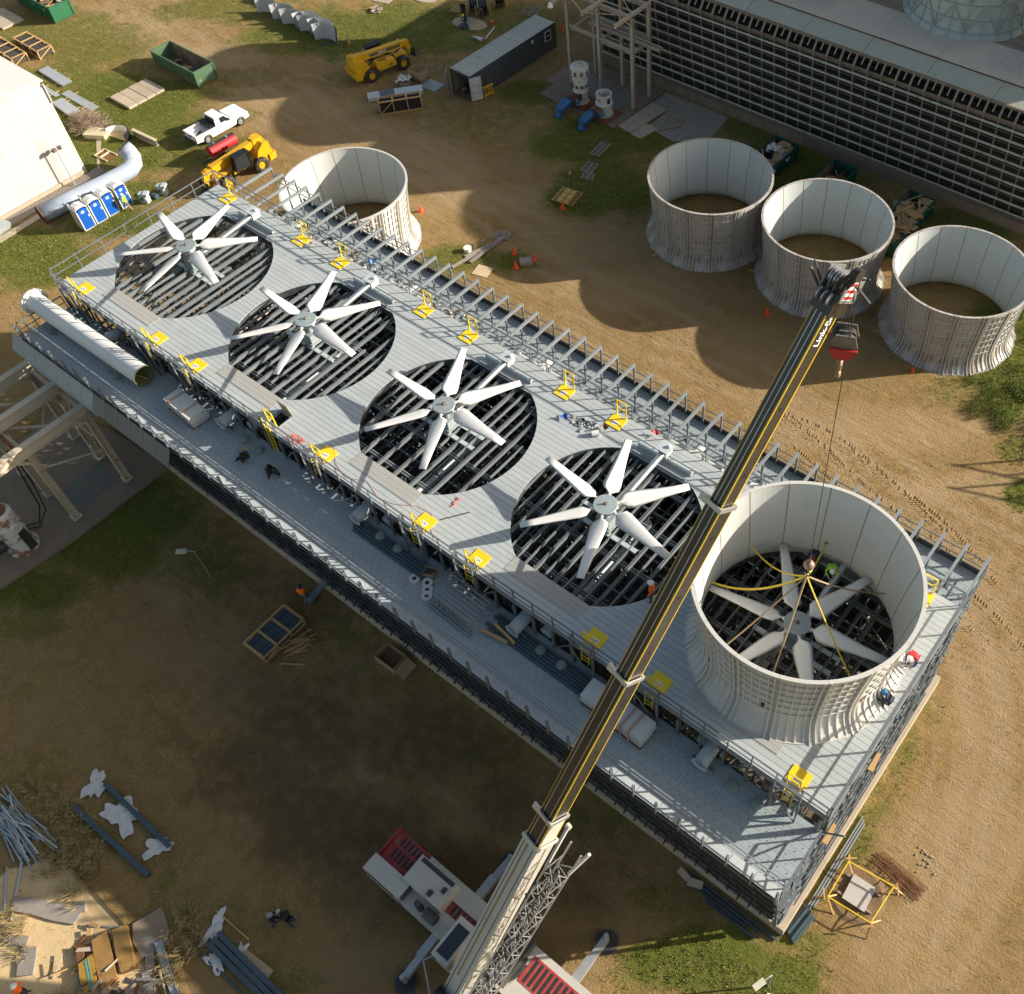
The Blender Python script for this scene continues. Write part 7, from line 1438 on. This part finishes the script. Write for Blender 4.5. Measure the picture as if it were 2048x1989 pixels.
hp = [(16.8,-5.8),(17.4,-5.3),(18.3,-4.9),(19.2,-5.6),(20.3,-5.9),(21.4,-5.4),(22.6,-5.8),(23.6,-5.6),(24.6,-5.0),(25.6,-4.9),(26.2,-5.6),(26.7,-5.9)]
thing('red_hose','thin red hose snaking along the near edge of the fan deck','hose',(0,0,0),data=MB().tube([(x,y,12.02) for x,y in hp],.011,5).data('red_hose',M('hose_pale_orange',(.55,.22,.12),.6)))
thing('red_strap','short red strap dropped on the fan deck right of a hatch','strap',(26.0,-4.0,12.02),.5,data=MB().tube([(0,0,0),(.2,.1,.04),(.1,.3,.02),(.35,.45,.05),(.2,.6,.02)],.03,5).data('red_strap',m_orange)); thing('thin_rod','thin dark rod lying on the fan deck beside the red strap','rod',(26.6,-4.3,12.02),.95,data=MB().box(-.75,.75,-.02,.02,0,.04).data('thin_rod',m_cdark))
t = thing('tool_scatter','pile of pale fittings and tools on the fan deck right of the middle fan','tools',(28.2,4.3,12.0))
for k in range(34): ob('fitting', MB().obox((0,0,.04),(random.uniform(.08,.35),random.uniform(.04,.15),.06)).data('fitting', random.choice([m_galvp,m_galv,m_plastic])), t, (random.gauss(0,.45),random.gauss(0,.22),0), random.random()*3)
thing('blue_rag','crumpled blue rag left of the pale fittings on the fan deck','rag',(26.9,4.05,12.0),data=crumple(.4,.35,8,.16,9).data('blue_rag',M('rag_blue',(.04,.12,.45),.7))); thing('white_bucket','white bucket tipped over beside the pale fittings','bucket',(29.0,4.1,12.0),.8,data=MB().cyl((-.2,0,.17),(.2,0,.17),.15,14,r2=.18).data('white_bucket',m_white)); thing('brown_bag','brown bag behind the tipped white bucket','bag',(29.15,4.75,12.0),data=crumple(.35,.3,7,.2,4).data('brown_bag',m_rust)); thing('beige_cloth','beige cloth bundle beside the third far hatch','cloth',(4.7,5.6,12.0),data=crumple(.45,.35,7,.18,14).data('beige_cloth',M('cloth_beige',(.5,.42,.33),.8)))
t = thing('tool_scatter','jumble of white bags, cartons and fittings on the far lower deck behind the handrail','tools',(6.5,7.2,10.1))
for k in range(60): ob('item', MB().obox((0,0,.08),(random.uniform(.15,.7),random.uniform(.1,.45),.16)).data('item', random.choice([m_plastic,m_plastic,m_galvp,m_white,m_card,m_cdark,m_cor])), t, (random.uniform(-3.5,9),random.uniform(-.7,.8),0), random.random()*3)
thing('blue_bag','blue and white plastic bag on the far lower deck','bag',(7.1,8.0,10.1),data=crumple(.55,.45,9,.22,19).data('blue_bag',M('bag_blue',(.08,.22,.55),.5))); thing('red_extinguisher','red extinguisher standing behind the far handrail','extinguisher',(9.6,6.6,10.1),data=MB().lathe([(0,0),(.12,0),(.13,.05),(.13,.55),(.05,.66),(0,.68)],12).data('red_extinguisher',m_red)); thing('red_bag','red gear bag hanging at the far handrail beside a motor channel','bag',(31.6,6.05,12.0),data=crumple(.35,.25,7,.2,29).data('red_bag',m_red)); thing('yellow_box','yellow wooden box with cardboard at the crane boom, far side','box',(36.0,6.9,10.1),.2,data=MB().box(-.35,.35,-.3,.3,0,.35).data('yellow_box',m_card)); thing('white_crate','white crate behind the stack rim on the far lower deck','crate',(37.6,7.3,10.1),.3,data=MB().box(-.6,.6,-.35,.35,0,.4).data('white_crate',m_white)); thing('orange_flag','small orange rag tied on the near handrail left of the crane boom','rag',(32.2,-6.0,12.4),.4,data=MB().obox((0,0,0),(.08,.06,.5),0,.5).data('orange_flag',m_orange))
# ================================================================ PEOPLE
SK = {}
def person(label, loc, rz, pose, top, legs, hat, vest=None, skin=m_skin, scale=1.):
    """pose: dict joint -> (x, y, z), x forward"""
    P = dict(pose)
    names = ['pel','che','nek','hed','top','shL','elL','haL','fiL','shR','elR','haR','fiR','hiL','knL','anL','toL','hiR','knR','anR','toR']
    E_ = [('pel','che'),('che','nek'),('nek','hed'),('hed','top'),('che','shL'),('shL','elL'),('elL','haL'),('haL','fiL'),('che','shR'),('shR','elR'),('elR','haR'),('haR','fiR'),('pel','hiL'),('hiL','knL'),('knL','anL'),('anL','toL'),('pel','hiR'),('hiR','knR'),('knR','anR'),('anR','toR')]
    rad = dict(pel=.15,che=.17,nek=.06,hed=.095,top=.07,shL=.085,elL=.05,haL=.035,fiL=.025,shR=.085,elR=.05,haR=.035,fiR=.025,hiL=.105,knL=.068,anL=.048,toL=.04,hiR=.105,knR=.068,anR=.048,toR=.04)
    me = bpy.data.meshes.new('body'); me.from_pydata([P[n] for n in names], [(names.index(a), names.index(b_)) for a, b_ in E_], [])
    o = bpy.data.objects.new('body', me); COL.objects.link(o)
    md = o.modifiers.new('skin', 'SKIN'); me.skin_vertices or me.skin_vertices
    sv = me.skin_vertices[0].data if len(me.skin_vertices) else None
    if sv is None:
        bpy.context.view_layer.objects.active = o; bpy.ops.mesh.customdata_skin_add(); sv = me.skin_vertices[0].data
    for i, n in enumerate(names):
        r = rad[n]; sv[i].radius = (r*(1.25 if n in ('che','pel') else 1), r); sv[i].use_root = (n == 'pel')
    sb_ = o.modifiers.new('sub', 'SUBSURF'); sb_.levels = 2; sb_.render_levels = 2
    bpy.context.view_layer.update()
    me2 = bpy.data.meshes.new_from_object(o.evaluated_get(bpy.context.evaluated_depsgraph_get())); me2.name = 'body'
    bpy.data.objects.remove(o)
    mats = [top, legs, skin, M('boots', (.05,.035,.025), .7), vest or top]
    me2.materials.clear()
    for m_ in mats: me2.materials.append(m_)
    seg = {('pel','che'):0,('che','nek'):0,('nek','hed'):2,('hed','top'):2,('che','shL'):0,('shL','elL'):0,('elL','haL'):0,('haL','fiL'):2,('che','shR'):0,('shR','elR'):0,('elR','haR'):0,('haR','fiR'):2,('pel','hiL'):1,('hiL','knL'):1,('knL','anL'):1,('anL','toL'):3,('pel','hiR'):1,('hiR','knR'):1,('knR','anR'):1,('anR','toR'):3}
    V3 = {n: Vector(P[n]) for n in names}
    for p in me2.polygons:
        c = p.center; best = 9; bi = 0
        for (a, b_), mi in seg.items():
            A = V3[a]; B = V3[b_]; d = B-A; t = max(0, min(1, (c-A).dot(d)/max(d.length_squared,1e-6))); ds = (c-A-d*t).length - rad[a]*.8
            if ds < best: best = ds; bi = mi if not (vest and (a,b_) in (('pel','che'),('che','nek'),('che','shL'),('che','shR'))) else 4
        p.material_index = bi; p.use_smooth = True
    t = thing('person', label, 'person', loc, rz); t.scale = (scale,)*3
    ob('body', me2, t)
    h = V3['hed']; u = (V3['top']-V3['hed']).normalized()
    f = Vector((1,0,0)); f = (f - u*f.dot(u)).normalized(); rgt = f.cross(u)
    mm = Matrix((f, -rgt, u)).transposed().to_4x4(); mm.translation = h
    fc = MB().obox((.10,0,.01),(.035,.02,.045)).obox((.092,.035,.035),(.012,.025,.012)).obox((.092,-.035,.035),(.012,.025,.012)).obox((.09,0,-.045),(.012,.05,.012)).obox((0,.098,.01),(.03,.012,.05)).obox((0,-.098,.01),(.03,.012,.05))
    fo = ob('face', fc.data('face', skin), t); fo.matrix_basis = mm
    if hat:
        ho = ob('hard_hat', MB().lathe([(.155,.035),(.15,.05),(.128,.06),(.12,.11),(.09,.155),(.045,.178),(0,.183)], 20).obox((.13,0,.045),(.09,.15,.015)).bar((-.12,0,.09),(.0,0,.19),.025,.02).data('hard_hat', hat, False), t); ho.matrix_basis = mm
        hr = ob('hair', MB().lathe([(.108,-.06),(.112,.0),(.112,.04)], 14, a0=1.2, a1=5.1).data('hair', m_blk), t); hr.matrix_basis = mm
    # fingers on each hand
    for a, b_ in (('haL','fiL'),('haR','fiR')):
        d = (V3[b_]-V3[a]).normalized(); s_ = d.cross(Vector((0,0,1)) if abs(d.z) < .9 else Vector((0,1,0))).normalized(); n_ = s_.cross(d); g = MB()
        for k in range(4):
            r0_ = V3[b_]-d*.02+s_*(-.03+.02*k); g.tube([r0_, r0_+d*(.04+.01*(k in (1,2))), r0_+d*.065-n_*.015, r0_+d*.075-n_*.04], .010, 6)
        r0_ = V3[a].lerp(V3[b_],.4)+s_*.03; g.tube([r0_, r0_+s_*.03+d*.03, r0_+s_*.03+d*.065], .011, 6)
        ob('fingers', g.data('fingers', skin), t)
    return t
STAND = dict(pel=(0,0,.95),che=(.02,0,1.32),nek=(.02,0,1.50),hed=(.05,0,1.62),top=(.05,0,1.73),shL=(.02,.19,1.42),elL=(-.02,.27,1.14),haL=(.1,.26,.92),fiL=(.14,.25,.84),shR=(.02,-.19,1.42),elR=(-.02,-.27,1.14),haR=(.1,-.26,.92),fiR=(.14,-.25,.84),hiL=(0,.09,.90),knL=(.04,.10,.50),anL=(-.02,.11,.09),toL=(.14,.12,.04),hiR=(0,-.09,.90),knR=(.08,-.10,.50),anR=(.05,-.11,.09),toR=(.21,-.12,.04))
WALK = dict(STAND, knL=(.22,.10,.52), anL=(.28,.10,.10), toL=(.44,.1,.05), knR=(-.02,-.1,.5), anR=(-.25,-.1,.13), toR=(-.1,-.11,.05), elR=(.14,-.26,1.16), haR=(.34,-.2,1.05), fiR=(.42,-.18,1.03))
BEND = dict(pel=(-.1,0,.86),che=(.22,0,1.12),nek=(.36,0,1.20),hed=(.47,0,1.25),top=(.57,0,1.29),shL=(.26,.2,1.16),elL=(.32,.28,.9),haL=(.48,.2,.7),fiL=(.54,.18,.64),shR=(.26,-.2,1.16),elR=(.32,-.28,.9),haR=(.5,-.14,.75),fiR=(.56,-.1,.7),hiL=(-.08,.1,.82),knL=(.08,.14,.46),anL=(-.1,.14,.09),toL=(.07,.15,.04),hiR=(-.08,-.1,.82),knR=(.12,-.14,.47),anR=(.02,-.14,.09),toR=(.19,-.15,.04))
CROUCH = dict(pel=(-.1,0,.38),che=(.08,0,.72),nek=(.2,0,.86),hed=(.28,0,.95),top=(.35,0,1.04),shL=(.12,.19,.78),elL=(.3,.25,.56),haL=(.48,.14,.45),fiL=(.54,.1,.4),shR=(.12,-.19,.78),elR=(.3,-.25,.56),haR=(.5,-.1,.48),fiR=(.56,-.06,.44),hiL=(-.06,.11,.36),knL=(.3,.2,.46),anL=(.1,.17,.09),toL=(.26,.19,.04),hiR=(-.06,-.11,.36),knR=(.28,-.18,.3),anR=(-.02,-.16,.09),toR=(.12,-.18,.04))
c_or = M('vest_orange',(.95,.17,.01),.7); c_gn = M('vest_lime',(.38,.75,.05),.7); c_navy = M('navy_cloth',(.02,.035,.08),.8); c_blue = M('shirt_blue',(.03,.09,.28),.8); c_grey = M('trousers_grey',(.16,.16,.17),.8); c_tan = M('trousers_tan',(.32,.24,.15),.8); c_blk = M('black_cloth',(.012,.012,.016),.8); c_brown = M('trousers_brown',(.09,.05,.04),.8)
h_w = M('hat_white',(.8,.79,.76),.3,var=0); h_b = M('hat_blue',(.02,.16,.36),.3,var=0); h_n = M('hat_navy',(.015,.02,.16),.4,var=0); h_g = M('hat_grey',(.25,.24,.26),.4,var=0); h_y = M('hat_yellow',(.75,.6,.03),.3,var=0); h_br = M('hat_brown',(.12,.06,.05),.5)
person('person in a bright orange vest and navy hat standing on the dark grass', (16.35,-9.35,0), R_(120), WALK, c_or, c_grey, h_n)
person('person in a lime vest and white hard hat in front of the portable toilets', (-25.0,7.3,0), R_(200), WALK, c_gn, c_tan, h_w, c_gn)
person('person in blue with a red harness and white hard hat bending on the deck edge', (48.95,2.1,12.0), R_(-100), BEND, c_blue, c_brown, h_w, m_red)
person('person with a bright blue hard hat crouching at the foot of the white stack', (49.0,-.3,12.0), R_(190), CROUCH, c_navy, c_brown, h_b)
person('person in a lime jacket and white hard hat inside the white fan stack', (43.6,3.9,12.0), R_(-60), BEND, c_gn, c_navy, h_w)
person('person in dark navy beside the lime jacketed one inside the big fan stack', (42.6,4.1,12.0), R_(-80), BEND, c_navy, c_navy, h_br)
person('person in an orange shirt with a white hard hat, half hidden by the crane boom', (37.55,-2.3,12.0), R_(200), STAND, c_or, c_brown, h_w)
person('person in black with a grey cap walking on the dark ground', (29.35,-22.6,0), R_(50), WALK, c_blk, c_navy, h_g)
person('person in black bending over beside the one with the grey cap', (30.0,-22.1,0), R_(190), BEND, c_blk, c_navy, m_plastic)
person('person with a white hard hat and orange sleeves at the bottom left edge', (22.2,-31.9,0), R_(60), STAND, c_or, c_navy, h_w)
person('person in black with dark hair standing over the plywood by the cable reels', (-23.9,47.5,0), R_(-60), STAND, c_blk, c_blk, None)
person('person in a yellow hat crouching on the plywood sheet', (-22.9,46.7,.05), R_(-90), CROUCH, c_navy, c_navy, h_y)
person('person in dark brown between the two cable reels', (-22.1,48.4,0), R_(-120), BEND, c_brown, c_brown, h_br)
